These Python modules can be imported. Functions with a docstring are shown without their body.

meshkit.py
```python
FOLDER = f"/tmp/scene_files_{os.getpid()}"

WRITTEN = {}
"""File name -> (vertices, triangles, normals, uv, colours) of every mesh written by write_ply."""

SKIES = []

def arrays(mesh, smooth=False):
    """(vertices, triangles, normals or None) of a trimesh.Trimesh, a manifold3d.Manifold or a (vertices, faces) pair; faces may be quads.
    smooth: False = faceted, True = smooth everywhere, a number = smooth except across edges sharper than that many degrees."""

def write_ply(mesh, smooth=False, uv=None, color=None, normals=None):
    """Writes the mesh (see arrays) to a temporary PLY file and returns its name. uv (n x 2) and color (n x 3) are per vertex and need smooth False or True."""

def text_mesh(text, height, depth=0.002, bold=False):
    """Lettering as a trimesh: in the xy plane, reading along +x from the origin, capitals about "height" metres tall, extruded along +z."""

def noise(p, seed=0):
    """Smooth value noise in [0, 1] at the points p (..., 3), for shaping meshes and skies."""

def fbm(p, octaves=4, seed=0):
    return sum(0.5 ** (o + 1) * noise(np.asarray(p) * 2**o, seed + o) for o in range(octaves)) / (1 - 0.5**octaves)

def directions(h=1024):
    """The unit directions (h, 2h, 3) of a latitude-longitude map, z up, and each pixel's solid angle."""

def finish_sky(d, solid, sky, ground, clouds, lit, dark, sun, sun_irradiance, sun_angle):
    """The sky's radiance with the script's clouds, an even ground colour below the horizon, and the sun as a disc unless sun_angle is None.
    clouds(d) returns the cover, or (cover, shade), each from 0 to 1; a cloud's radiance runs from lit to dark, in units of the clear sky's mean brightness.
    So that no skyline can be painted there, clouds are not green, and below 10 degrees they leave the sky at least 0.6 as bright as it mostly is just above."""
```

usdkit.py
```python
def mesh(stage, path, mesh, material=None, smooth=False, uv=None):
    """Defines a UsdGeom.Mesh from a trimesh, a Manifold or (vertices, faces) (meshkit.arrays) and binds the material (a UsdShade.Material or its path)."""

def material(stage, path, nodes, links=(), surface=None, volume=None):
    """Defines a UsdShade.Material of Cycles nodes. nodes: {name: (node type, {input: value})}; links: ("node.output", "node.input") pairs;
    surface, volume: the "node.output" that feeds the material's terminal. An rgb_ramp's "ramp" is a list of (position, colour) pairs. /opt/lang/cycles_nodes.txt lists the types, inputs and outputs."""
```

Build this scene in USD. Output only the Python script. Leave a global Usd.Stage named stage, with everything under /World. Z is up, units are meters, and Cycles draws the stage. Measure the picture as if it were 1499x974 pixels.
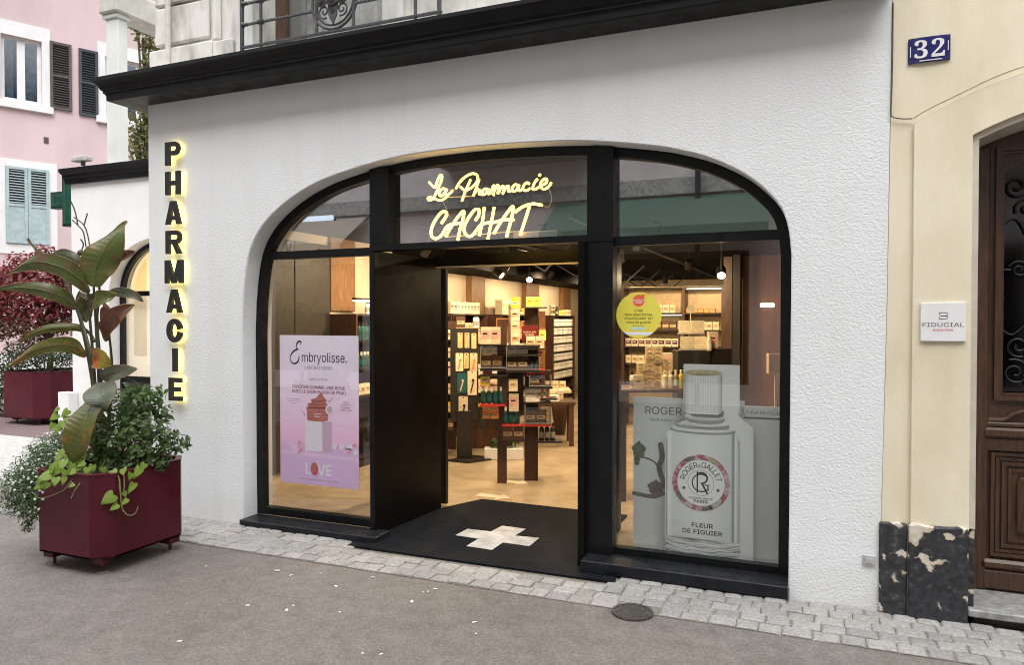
import math, random
import numpy as np, trimesh, shapely
import shapely.geometry as sg
from shapely import affinity
from shapely.ops import unary_union
import usdkit, meshkit
from pxr import Usd, UsdGeom, UsdLux, UsdShade, Gf, Sdf

# exposure and light levels
EXPO = 0.62
SKY = 0.15
SUNI = 0.38
NEON = 9.0
HALO = 3.4
LAMP = 950.0
BLIND = 0.6
GLASS_F0 = 0.06

random.seed(7)
R = np.random.default_rng(11)
stage = Usd.Stage.CreateInMemory()
UsdGeom.SetStageUpAxis(stage, UsdGeom.Tokens.z)
UsdGeom.SetStageMetersPerUnit(stage, 1.0)
UsdGeom.Xform.Define(stage, '/World')
stage.SetDefaultPrim(stage.GetPrimAtPath('/World'))
UsdGeom.Scope.Define(stage, '/World/Looks')

# ------------------------------------------------------------------ camera
YAW, PITCH, EYE, FPX = 0.39633, -0.01679, np.array([0.0, -4.4539, 1.6]), 1076.2
FWD = np.array([-math.sin(YAW) * math.cos(PITCH), math.cos(YAW) * math.cos(PITCH), math.sin(PITCH)])
RIGHT = np.array([math.cos(YAW), math.sin(YAW), 0.0])
UP = np.cross(RIGHT, FWD)
cam = UsdGeom.Camera.Define(stage, '/World/camera')
m4 = np.eye(4)
m4[0, :3], m4[1, :3], m4[2, :3], m4[3, :3] = RIGHT, UP, -FWD, EYE
cam.AddTransformOp().Set(Gf.Matrix4d(*m4.ravel().tolist()))
cam.CreateHorizontalApertureAttr(36.0)
cam.CreateVerticalApertureAttr(36.0 * 666 / 1024)
cam.CreateFocalLengthAttr(36.0 * FPX / 1499)
cam.CreateClippingRangeAttr(Gf.Vec2f(0.05, 500))
cam.CreateExposureAttr(EXPO)


def at(px, py, d):
    """The point d metres ahead of the viewpoint, seen at (px, py) of the photograph."""
    return EYE + d * (FWD + RIGHT * (px - 749.5) / FPX + UP * (487 - py) / FPX)


# ------------------------------------------------------------------ sky and overcast sun
SUN = np.array([0.30, -0.50, 0.81])
SUN /= np.linalg.norm(SUN)
dome = UsdLux.DomeLight.Define(stage, '/World/sky')
dome.CreateIntensityAttr(1.0)
skymat = usdkit.material(stage, '/World/Looks/sky', {
    'sky': ('sky_texture', {'sky_type': 'single_scattering', 'sun_disc': False, 'sun_elevation': float(math.asin(SUN[2])),
                            'sun_rotation': float(math.atan2(SUN[0], SUN[1])), 'altitude': 400.0}),
    'geo': ('texture_coordinate', {}),
    'n': ('noise_texture', {'scale': 2.2, 'detail': 5.0, 'roughness': 0.55}),
    'cover': ('rgb_ramp', {'ramp': [(0.25, (0.80,) * 3), (0.7, (0.97,) * 3)]}),
    'cloud': ('rgb_ramp', {'ramp': [(0.3, (10.5, 10.8, 11.4)), (0.75, (15.5, 15.6, 15.8))]}),
    'sep': ('separate_xyz', {}), 'zen': ('map_range', {'from_min': 0.5, 'from_max': 1.0, 'to_min': 0.55, 'to_max': 1.65}), 'zm': ('mix', {'mix_type': 'multiply', 'fac': 1.0}),
    'mx': ('mix', {'mix_type': 'mix'}),
    'bg': ('background_shader', {'strength': SKY}),
}, [('geo.generated', 'n.vector'), ('n.fac', 'cover.fac'), ('n.fac', 'cloud.fac'), ('cover.color', 'mx.fac'), ('sky.color', 'mx.color1'),
    ('geo.generated', 'sep.vector'), ('sep.z', 'zen.value'), ('cloud.color', 'zm.color1'), ('zen.result', 'zm.color2'), ('zm.color', 'mx.color2'), ('mx.color', 'bg.color')], surface='bg.background')
UsdShade.MaterialBindingAPI.Apply(dome.GetPrim()).Bind(skymat)
dome.GetPrim().SetCustomDataByKey('kind', 'structure')
sun = UsdLux.DistantLight.Define(stage, '/World/sun')
sun.CreateIntensityAttr(SUNI)
sun.CreateAngleAttr(35.0)
sun.CreateColorAttr(Gf.Vec3f(1.0, 0.97, 0.93))
sun.CreateNormalizeAttr(True)


def look_along(d):
    z = -np.asarray(d, float) / np.linalg.norm(d)
    x = np.cross([0, 0, 1.0], z)
    x = np.array([1.0, 0, 0]) if np.linalg.norm(x) < 1e-6 else x / np.linalg.norm(x)
    y = np.cross(z, x)
    return x, y, z


def aim(prim, pos, d):
    x, y, z = look_along(d)
    m = np.eye(4)
    m[0, :3], m[1, :3], m[2, :3], m[3, :3] = x, y, z, pos
    UsdGeom.Xformable(prim).AddTransformOp().Set(Gf.Matrix4d(*m.ravel().tolist()))


aim(sun, (0, 0, 30), -SUN)

# ------------------------------------------------------------------ materials
_mats = {}


def mat(name, col, rough=0.5, var=0.0, scale=6.0, bump=0.0, bscale=80.0, bdist=0.004, metallic=0.0, spec=0.5, col2=None, lo=0.35, hi=0.65, stretch=None, coat=0.0,
        island=0.0, objvar=0.0, emit=None, estr=0.0, transl=0.0, detail=5.0, rvar=0.0):
    """A principled material: base colour varied by noise between two tones, with an optional fine bump."""
    col = np.array(col, float)
    nodes = {'geo': ('geometry', {}), 'p': ('principled_bsdf', {'roughness': rough, 'metallic': metallic, 'specular_ior_level': spec, 'base_color': tuple(col), 'coat_weight': coat})}
    links = []
    src = 'geo.position'
    if stretch is not None:
        nodes['map'] = ('mapping', {'scale': stretch})
        links.append((src, 'map.vector'))
        src = 'map.vector'
    out = None
    if var or col2 is not None:
        a, b = (col * (1 - var), np.minimum(col * (1 + var), 1)) if col2 is None else (col, np.array(col2, float))
        nodes['n'] = ('noise_texture', {'scale': scale, 'detail': detail, 'roughness': 0.6})
        nodes['r'] = ('rgb_ramp', {'ramp': [(lo, tuple(a)), (hi, tuple(b))]})
        links += [(src, 'n.vector'), ('n.fac', 'r.fac')]
        out = 'r.color'
    if island or objvar:
        nodes['hsv'] = ('hsv', {'color': tuple(col)})
        k = island or objvar
        nodes['mr'] = ('map_range', {'from_min': 0.0, 'from_max': 1.0, 'to_min': 1 - k, 'to_max': 1 + k})
        if island:
            links.append(('geo.random_per_island', 'mr.value'))
        else:
            nodes['oi'] = ('object_info', {})
            links.append(('oi.random', 'mr.value'))
        links.append(('mr.result', 'hsv.value'))
        if out:
            links.append((out, 'hsv.color'))
        out = 'hsv.color'
    if out:
        links.append((out, 'p.base_color'))
    if rvar:
        nodes['rn'] = ('noise_texture', {'scale': scale * 1.7, 'detail': 4.0})
        nodes['rr'] = ('map_range', {'from_min': 0.3, 'from_max': 0.7, 'to_min': max(rough - rvar, 0.03), 'to_max': min(rough + rvar, 1)})
        links += [(src, 'rn.vector'), ('rn.fac', 'rr.value'), ('rr.result', 'p.roughness')]
    if bump:
        nodes['bn'] = ('noise_texture', {'scale': bscale, 'detail': 4.0, 'roughness': 0.6})
        nodes['b'] = ('bump', {'strength': bump, 'distance': bdist})
        links += [(src, 'bn.vector'), ('bn.fac', 'b.height'), ('b.normal', 'p.normal')]
    if emit is not None:
        nodes['p'][1]['emission_color'] = emit
        nodes['p'][1]['emission_strength'] = estr
    surf = 'p.BSDF'
    if transl:
        nodes['t'] = ('translucent_bsdf', {'color': tuple(np.minimum(col * 1.5, 1))})
        nodes['mc'] = ('mix_closure', {'fac': transl})
        if out:
            links.append((out, 't.color'))
        links += [('p.BSDF', 'mc.closure1'), ('t.BSDF', 'mc.closure2')]
        surf = 'mc.closure'
    _mats[name] = usdkit.material(stage, '/World/Looks/' + name, nodes, links, surface=surf)
    return _mats[name]


def leafmat(name, stops, rough=0.45, transl=0.3, scale=14.0):
    """Foliage: every leaf takes its own tone from a ramp, with blotches inside the leaf."""
    nodes = {'geo': ('geometry', {}), 'n': ('noise_texture', {'scale': scale, 'detail': 3.0}), 'a': ('math', {'math_type': 'multiply_add', 'value2': 0.5, 'value3': 0.0}),
             'm': ('math', {'math_type': 'multiply_add', 'value2': 0.7}), 'r': ('rgb_ramp', {'ramp': stops}),
             'p': ('principled_bsdf', {'roughness': rough}), 't': ('translucent_bsdf', {}), 'mc': ('mix_closure', {'fac': transl})}
    links = [('geo.random_per_island', 'm.value1'), ('geo.position', 'n.vector'), ('n.fac', 'a.value1'), ('a.value', 'm.value3'), ('m.value', 'r.fac'),
             ('r.color', 'p.base_color'), ('r.color', 't.color'), ('p.BSDF', 'mc.closure1'), ('t.BSDF', 'mc.closure2')]
    _mats[name] = usdkit.material(stage, '/World/Looks/' + name, nodes, links, surface='mc.closure')
    return _mats[name]


def emitmat(name, col, strength):
    _mats[name] = usdkit.material(stage, '/World/Looks/' + name, {'e': ('emission', {'color': col, 'strength': strength})}, surface='e.emission')
    return _mats[name]


M = _mats
# rough-cast white wall: coarse trowelled dabs, smoother towards the upper left where the render was floated
usdkit.material(stage, '/World/Looks/stucco', {
    'geo': ('geometry', {}), 'map': ('mapping', {'scale': (1.0, 1.0, 1.45), 'rotation': (0.0, 0.5, 0.0)}),
    'n': ('noise_texture', {'scale': 54.0, 'detail': 3.0, 'roughness': 0.5, 'distortion': 0.6}),
    'big': ('noise_texture', {'scale': 0.9, 'detail': 4.0}), 'sep': ('separate_xyz', {}),
    'mx': ('map_range', {'from_min': -5.0, 'from_max': -2.6, 'to_min': 0.0, 'to_max': 0.6, 'clamp': True}),
    'mz': ('map_range', {'from_min': 3.3, 'from_max': 2.2, 'to_min': 0.0, 'to_max': 0.6, 'clamp': True}),
    'add': ('math', {'math_type': 'add'}), 'add2': ('math', {'math_type': 'multiply_add', 'value2': 0.9, 'value3': -0.42}),
    'st': ('math', {'math_type': 'multiply', 'value2': 0.85, 'use_clamp': True}), 'tot': ('math', {'math_type': 'add', 'use_clamp': True}),
    'cr': ('rgb_ramp', {'ramp': [(0.3, (0.765, 0.785, 0.79)), (0.7, (0.82, 0.84, 0.85))]}),
    'fine': ('noise_texture', {'scale': 260.0, 'detail': 2.0}), 'b2': ('bump', {'strength': 0.12, 'distance': 0.002}),
    'b': ('bump', {'distance': 0.0055}), 'p': ('principled_bsdf', {'roughness': 0.75, 'specular_ior_level': 0.25}),
    'smap': ('mapping', {'scale': (3.2, 3.2, 0.28)}), 'sn': ('noise_texture', {'scale': 1.6, 'detail': 5.0, 'roughness': 0.6}), 'sr': ('rgb_ramp', {'ramp': [(0.50, (1, 1, 1)), (0.78, (0.95, 0.945, 0.93))]}),
    'dz': ('map_range', {'from_min': 0.0, 'from_max': 0.30, 'to_min': 0.62, 'to_max': 0.0, 'clamp': True}), 'dn': ('noise_texture', {'scale': 6.0, 'detail': 5.0, 'roughness': 0.65}), 'dm': ('math', {'math_type': 'multiply', 'use_clamp': True}),
    'm1': ('mix', {'mix_type': 'multiply', 'fac': 1.0}), 'm2': ('mix', {'color2': (0.50, 0.48, 0.44)}),
}, [('geo.position', 'map.vector'), ('map.vector', 'n.vector'), ('geo.position', 'big.vector'), ('geo.position', 'sep.vector'), ('sep.x', 'mx.value'), ('sep.z', 'mz.value'),
    ('mx.result', 'add.value1'), ('mz.result', 'add.value2'), ('big.fac', 'add2.value1'), ('add.value', 'tot.value1'), ('add2.value', 'tot.value2'), ('tot.value', 'st.value1'),
    ('st.value', 'b.strength'), ('n.fac', 'b.height'), ('big.fac', 'cr.fac'), ('geo.position', 'smap.vector'), ('smap.vector', 'sn.vector'), ('sn.fac', 'sr.fac'), ('cr.color', 'm1.color1'), ('sr.color', 'm1.color2'), ('sep.z', 'dz.value'), ('geo.position', 'dn.vector'), ('dz.result', 'dm.value1'), ('dn.fac', 'dm.value2'), ('dm.value', 'm2.fac'), ('m1.color', 'm2.color1'), ('m2.color', 'p.base_color'), ('geo.position', 'fine.vector'), ('fine.fac', 'b2.height'), ('b2.normal', 'b.normal'), ('b.normal', 'p.normal')],
    surface='p.BSDF')
M['stucco'] = UsdShade.Material.Get(stage, '/World/Looks/stucco')
mat('wing_render', (0.80, 0.80, 0.79), 0.7, var=0.04, scale=2, bump=0.25, bscale=60)
mat('black_paint', (0.0085, 0.009, 0.0105), 0.45, spec=0.25, var=0.25, scale=5, bump=0.1, bscale=50, rvar=0.1)
mat('black_frame', (0.005, 0.0055, 0.006), 0.36, spec=0.25, var=0.2, scale=7, rvar=0.07)
mat('fin_black', (0.0045, 0.004, 0.0036), 0.34, spec=0.13, var=0.2, scale=3, rvar=0.06)
mat('slate', (0.009, 0.010, 0.0125), 0.40, spec=0.25, var=0.45, scale=14, bump=0.25, bscale=45, bdist=0.003, rvar=0.15)
mat('mat_rubber', (0.0050, 0.0068, 0.0100), 0.75, spec=0.15, var=0.35, scale=9, bump=0.5, bscale=500, bdist=0.002)
mat('mat_white', (0.46, 0.46, 0.45), 0.65, var=0.25, scale=9, bump=0.4, bscale=500, bdist=0.002)
mat('old_stone', (0.40, 0.385, 0.345), 0.8, col2=(0.70, 0.69, 0.645), scale=5.5, lo=0.34, hi=0.58, bump=0.6, bscale=22, bdist=0.01, stretch=(1.0, 1.0, 0.35))
mat('stone_ledge', (0.46, 0.45, 0.42), 0.8, var=0.25, scale=14, bump=0.3, bscale=40)
mat('granite', (0.295, 0.285, 0.27), 0.7, var=0.22, scale=55, bump=0.5, bscale=60, bdist=0.004, objvar=0.16)
mat('joint', (0.18, 0.165, 0.14), 0.9, var=0.3, scale=40, bump=0.5, bscale=120)
mat('grey_step', (0.27, 0.27, 0.265), 0.55, var=0.3, scale=22, bump=0.4, bscale=70)
mat('plaster_yellow', (0.68, 0.605, 0.435), 0.75, col2=(0.80, 0.735, 0.56), scale=2.6, lo=0.30, hi=0.60, stretch=(1.0, 1.0, 0.45), bump=0.25, bscale=26, bdist=0.006)
mat('plaster_trim', (0.56, 0.52, 0.44), 0.7, var=0.1, scale=6)
mat('wood_door', (0.036, 0.0165, 0.0085), 0.40, col2=(0.088, 0.041, 0.020), scale=9, stretch=(9.0, 9.0, 0.7), bump=0.12, bscale=60, coat=0.05)
mat('wood_frame', (0.055, 0.03, 0.018), 0.5, col2=(0.12, 0.07, 0.045), scale=8, stretch=(8, 8, 0.8))
mat('iron', (0.02, 0.02, 0.022), 0.45, metallic=0.6, var=0.3, scale=30)
mat('iron_grey', (0.055, 0.058, 0.065), 0.5, var=0.35, scale=40, bump=0.3, bscale=200)
mat('cast_iron', (0.10, 0.092, 0.082), 0.6, metallic=0.5, var=0.35, scale=60)
mat('steel', (0.55, 0.54, 0.52), 0.35, metallic=0.9, var=0.2, scale=60)
mat('burgundy', (0.072, 0.0075, 0.0150), 0.36, spec=0.3, var=0.16, scale=3, bump=0.05, bscale=30, rvar=0.08)
mat('foot_plate', (0.16, 0.13, 0.12), 0.6, var=0.4, scale=60)
mat('soil', (0.035, 0.024, 0.016), 0.95, var=0.5, scale=60, bump=0.8, bscale=90, bdist=0.02)
mat('pink_render', (0.60, 0.462, 0.465), 0.85, var=0.09, scale=0.8, stretch=(1.0, 1.0, 0.4), bump=0.15, bscale=40)
mat('white_paint', (0.76, 0.76, 0.75), 0.55, var=0.05, scale=4)
mat('shutter_dark', (0.045, 0.055, 0.065), 0.55, var=0.2, scale=9)
mat('shutter_brown', (0.085, 0.07, 0.068), 0.55, var=0.2, scale=9)
mat('shutter_pale', (0.37, 0.46, 0.47), 0.65, var=0.12, scale=9)
mat('wall_cream', (0.66, 0.56, 0.42), 0.7, var=0.04, scale=3)
mat('shop_floor', (0.49, 0.385, 0.26), 0.24, var=0.12, scale=2.2, rvar=0.08)
mat('ceiling_black', (0.005, 0.0045, 0.004), 0.85, spec=0.1, var=0.3, scale=3)
mat('oak', (0.17, 0.085, 0.036), 0.5, col2=(0.31, 0.165, 0.072), scale=7, stretch=(7, 7, 0.8), bump=0.1, bscale=50)
mat('walnut', (0.050, 0.022, 0.012), 0.42, col2=(0.105, 0.048, 0.024), scale=7, stretch=(7, 7, 0.8), bump=0.1, bscale=50)
mat('teak', (0.10, 0.032, 0.008), 0.5, col2=(0.16, 0.055, 0.015), scale=5, stretch=(4, 4, 0.5))
mat('cork_box', (0.52, 0.22, 0.09), 0.6, var=0.15, scale=12)
mat('dark_unit', (0.022, 0.018, 0.016), 0.45, var=0.2, scale=6)
mat('shelf_dark', (0.030, 0.022, 0.018), 0.5, var=0.2, scale=6)
mat('enamel_blue', (0.018, 0.019, 0.13), 0.18, var=0.15, scale=14, coat=0.4)
mat('rust', (0.07, 0.035, 0.02), 0.8, var=0.4, scale=80)
mat('letter_black', (0.013, 0.013, 0.013), 0.4)
mat('sign_white', (0.80, 0.80, 0.80), 0.28, var=0.03, scale=6, coat=0.2)
mat('ink_grey', (0.08, 0.085, 0.10), 0.5)
mat('ink_black', (0.012, 0.012, 0.014), 0.5)
mat('ink_red', (0.62, 0.11, 0.10), 0.5)
mat('cable_beige', (0.40, 0.33, 0.22), 0.6, var=0.2, scale=30)
mat('cable_dark', (0.11, 0.085, 0.06), 0.7, var=0.3, scale=30)
mat('petal', (0.72, 0.68, 0.60), 0.7, objvar=0.25)
mat('dry_leaf', (0.16, 0.11, 0.07), 0.8, objvar=0.4)
emitmat('neon', (1.0, 0.56, 0.078), NEON)
emitmat('halo', (1.0, 0.80, 0.18), HALO)
emitmat('lamp_warm', (1.0, 0.82, 0.58), 14.0)
emitmat('lamp_bar', (1.0, 0.86, 0.62), 4.0)
emitmat('lamp_cool', (0.75, 0.85, 1.0), 2.2)

# asphalt: grey-brown binder with pale stone chips and broad patches
usdkit.material(stage, '/World/Looks/asphalt', {
    'geo': ('geometry', {}), 'v': ('voronoi_texture', {'scale': 105.0}), 'n': ('noise_texture', {'scale': 260.0, 'detail': 3.0}), 'big': ('noise_texture', {'scale': 0.8, 'detail': 6.0, 'roughness': 0.62}),
    'mid': ('noise_texture', {'scale': 9.0, 'detail': 5.0}),
    'chip': ('rgb_ramp', {'ramp': [(0.0, (0.122, 0.109, 0.096)), (0.5, (0.174, 0.157, 0.140)), (0.80, (0.228, 0.208, 0.187)), (1.0, (0.34, 0.325, 0.305))]}),
    'patch': ('rgb_ramp', {'ramp': [(0.28, (0.80, 0.79, 0.775)), (0.5, (0.97, 0.965, 0.96)), (0.72, (1.08, 1.075, 1.06))]}),
    'midr': ('rgb_ramp', {'ramp': [(0.3, (0.86, 0.86, 0.86)), (0.7, (1.1, 1.1, 1.1))]}),
    'sepc': ('separate_color', {}), 'avg': ('math', {'math_type': 'multiply_add', 'value2': 0.55}), 'nn': ('math', {'math_type': 'multiply', 'value2': 0.45}),
    'm1': ('mix', {'mix_type': 'multiply', 'fac': 1.0}), 'm2': ('mix', {'mix_type': 'multiply', 'fac': 1.0}),
    'b': ('bump', {'strength': 0.55, 'distance': 0.004}), 'p': ('principled_bsdf', {'roughness': 0.82, 'specular_ior_level': 0.35}),
}, [('geo.position', 'v.vector'), ('geo.position', 'n.vector'), ('geo.position', 'big.vector'), ('geo.position', 'mid.vector'), ('v.color', 'sepc.color'), ('sepc.r', 'avg.value1'), ('n.fac', 'nn.value1'),
    ('nn.value', 'avg.value3'), ('avg.value', 'chip.fac'), ('big.fac', 'patch.fac'), ('mid.fac', 'midr.fac'), ('chip.color', 'm1.color1'), ('patch.color', 'm1.color2'), ('m1.color', 'm2.color1'), ('midr.color', 'm2.color2'),
    ('m2.color', 'p.base_color'), ('v.distance', 'b.height'), ('b.normal', 'p.normal')], surface='p.BSDF')
M['asphalt'] = UsdShade.Material.Get(stage, '/World/Looks/asphalt')

# black plinth paint flaking off a sandy undercoat
usdkit.material(stage, '/World/Looks/plinth', {
    'geo': ('geometry', {}), 'n': ('noise_texture', {'scale': 11.0, 'detail': 4.0, 'roughness': 0.45, 'distortion': 0.4}), 'sep': ('separate_xyz', {}),
    'zz': ('map_range', {'from_min': 0.0, 'from_max': 0.5, 'to_min': -0.045, 'to_max': 0.05}), 'sum': ('math', {'math_type': 'add'}),
    'mask': ('rgb_ramp', {'ramp': [(0.0, (0, 0, 0)), (0.588, (0, 0, 0)), (0.622, (0.16, 0.16, 0.16)), (0.630, (0.85, 0.85, 0.85)), (0.655, (1, 1, 1)), (1.0, (1, 1, 1))]}),
    'n2': ('noise_texture', {'scale': 30.0, 'detail': 5.0}), 'blk': ('rgb_ramp', {'ramp': [(0.3, (0.010, 0.0105, 0.0125)), (0.6, (0.034, 0.034, 0.038)), (0.78, (0.12, 0.115, 0.11))]}),
    'tan': ('rgb_ramp', {'ramp': [(0.3, (0.50, 0.44, 0.31)), (0.6, (0.62, 0.56, 0.48))]}),
    'mx': ('mix', {}), 'b': ('bump', {'strength': 0.5, 'distance': 0.006}), 'b0': ('bump', {'strength': 0.6, 'distance': 0.006, 'invert': True}), 'p': ('principled_bsdf', {'roughness': 0.62}),
}, [('geo.position', 'n.vector'), ('geo.position', 'n2.vector'), ('geo.position', 'sep.vector'), ('sep.z', 'zz.value'), ('n.fac', 'sum.value1'), ('zz.result', 'sum.value2'), ('sum.value', 'mask.fac'),
    ('n2.fac', 'blk.fac'), ('n2.fac', 'tan.fac'), ('mask.color', 'mx.fac'), ('blk.color', 'mx.color1'), ('tan.color', 'mx.color2'), ('mx.color', 'p.base_color'),
    ('n2.fac', 'b0.height'), ('mask.color', 'b.height'), ('b0.normal', 'b.normal'), ('b.normal', 'p.normal')], surface='p.BSDF')
M['plinth'] = UsdShade.Material.Get(stage, '/World/Looks/plinth')

# window glass
def glassmat(name, tint, f0=0.04, rough=0.0):
    """A pane: clear, with a mirror share that rises towards grazing views (the same from both sides)."""
    M[name] = usdkit.material(stage, '/World/Looks/' + name, {'t': ('transparent_bsdf', {'color': tint}), 'g': ('glossy_bsdf', {'color': (1, 1, 1), 'roughness': rough}), 'lw': ('layer_weight', {'blend': 0.5}),
                               'pw': ('math', {'math_type': 'power', 'value2': 5.0}), 'ma': ('math', {'math_type': 'multiply_add', 'value2': 1 - f0, 'value3': f0}), 'mc': ('mix_closure', {})},
                              [('lw.facing', 'pw.value1'), ('pw.value', 'ma.value1'), ('ma.value', 'mc.fac'), ('t.BSDF', 'mc.closure1'), ('g.BSDF', 'mc.closure2')], surface='mc.closure')


glassmat('glass', (0.985, 0.99, 0.988), GLASS_F0)
glassmat('glass_coated', (0.88, 0.90, 0.92), 0.17)
glassmat('glass_dark', (0.30, 0.32, 0.34), 0.04, 0.08)
glassmat('pack_clear', (0.85, 0.85, 0.83), 0.05)

# ------------------------------------------------------------------ object helpers
_used = {}


def numbered(path):
    n = _used.get(path, 0)
    _used[path] = n + 1
    return path if n == 0 else '%s_%03d' % (path, n)


def tag(prim, label=None, cat=None, group=None, kind=None):
    p = prim if isinstance(prim, Usd.Prim) else prim.GetPrim()
    for k, v in (('label', label), ('category', cat), ('group', group), ('kind', kind)):
        if v:
            p.SetCustomDataByKey(k, v)
    return p


def thing(name, label=None, cat=None, loc=(0, 0, 0), rotz=0.0, group=None, kind=None):
    x = UsdGeom.Xform.Define(stage, numbered('/World/' + name))
    x.AddTranslateOp().Set(Gf.Vec3d(*map(float, loc)))
    x.AddRotateZOp().Set(math.degrees(rotz))
    return tag(x, label, cat, group, kind)


def obj(name, mesh, m, parent=None, smooth=30, label=None):
    """One Mesh prim under parent, or under /World."""
    base = str(parent.GetPath()) if parent is not None else '/World'
    if isinstance(mesh, (list,)):
        mesh = trimesh.util.concatenate(mesh)
    g = usdkit.mesh(stage, numbered(base + '/' + name), mesh, M[m] if isinstance(m, str) else m, smooth=smooth)
    p = g.GetPrim()
    if label:
        p.SetCustomDataByKey('label', label)
    return p


def dup(src, loc, rotz=0.0, label=None, group=None, scale=None):
    was = src.GetCustomData()
    x = UsdGeom.Xform.Define(stage, numbered('/World/' + src.GetName().rstrip('0123456789').rstrip('_')))
    p = x.GetPrim()
    p.GetReferences().AddInternalReference(src.GetPath())
    x.ClearXformOpOrder()
    UsdGeom.XformCommonAPI(p)
    x.GetPrim().CreateAttribute('xformOp:translate', Sdf.ValueTypeNames.Double3).Set(Gf.Vec3d(*map(float, loc)))
    x.GetPrim().CreateAttribute('xformOp:rotateZ', Sdf.ValueTypeNames.Float if False else Sdf.ValueTypeNames.Float).Set(math.degrees(rotz))
    ops = ['xformOp:translate', 'xformOp:rotateZ']
    if scale is not None:
        x.GetPrim().CreateAttribute('xformOp:scale', Sdf.ValueTypeNames.Float3).Set(Gf.Vec3f(*scale))
        ops.append('xformOp:scale')
    x.GetXformOpOrderAttr().Set(ops)
    p.SetInstanceable(True)
    return tag(p, label or was.get('label'), was.get('category'), group or was.get('group'))


# ------------------------------------------------------------------ mesh helpers
def bx(x0, x1, y0, y1, z0, z1):
    return trimesh.creation.box(bounds=[[min(x0, x1), min(y0, y1), min(z0, z1)], [max(x0, x1), max(y0, y1), max(z0, z1)]])


def bevbox(x0, x1, y0, y1, z0, z1, b=0.004):
    """A box with small bevels on all its edges."""
    pts = []
    for sx in (0, 1):
        for sy in (0, 1):
            for sz in (0, 1):
                c = np.array([(x0, x1)[sx], (y0, y1)[sy], (z0, z1)[sz]], float)
                d = np.array([1 - 2 * sx, 1 - 2 * sy, 1 - 2 * sz]) * b
                for k in range(3):
                    q = c + d
                    q[k] = c[k]
                    pts.append(q)
    return trimesh.convex.convex_hull(np.array(pts))


def tube(pts, r, sides=8, cap=True):
    pts = np.asarray(pts, float)
    n = len(pts)
    r = np.broadcast_to(np.asarray(r, float), (n,))
    t = np.gradient(pts, axis=0)
    t /= np.maximum(np.linalg.norm(t, axis=1, keepdims=True), 1e-9)
    ref = np.array([0, 0, 1.0]) if abs(t[0, 2]) < 0.9 else np.array([0, 1.0, 0])
    u = np.cross(t[0], ref)
    u /= np.linalg.norm(u)
    V, ang = [], np.linspace(0, 2 * np.pi, sides, endpoint=False)
    for i in range(n):
        u = u - t[i] * (u @ t[i])
        u /= max(np.linalg.norm(u), 1e-9)
        w = np.cross(t[i], u)
        V.append(pts[i] + r[i] * (np.cos(ang)[:, None] * u + np.sin(ang)[:, None] * w))
    V = np.vstack(V)
    F = []
    for i in range(n - 1):
        for k in range(sides):
            a, b = i * sides + k, i * sides + (k + 1) % sides
            F += [[a, b, b + sides], [a, b + sides, a + sides]]
    if cap:
        V = np.vstack([V, pts[0], pts[-1]])
        c0, c1 = len(V) - 2, len(V) - 1
        for k in range(sides):
            F.append([c0, (k + 1) % sides, k])
            F.append([c1, (n - 1) * sides + k, (n - 1) * sides + (k + 1) % sides])
    return trimesh.Trimesh(V, F, process=False)


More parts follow.
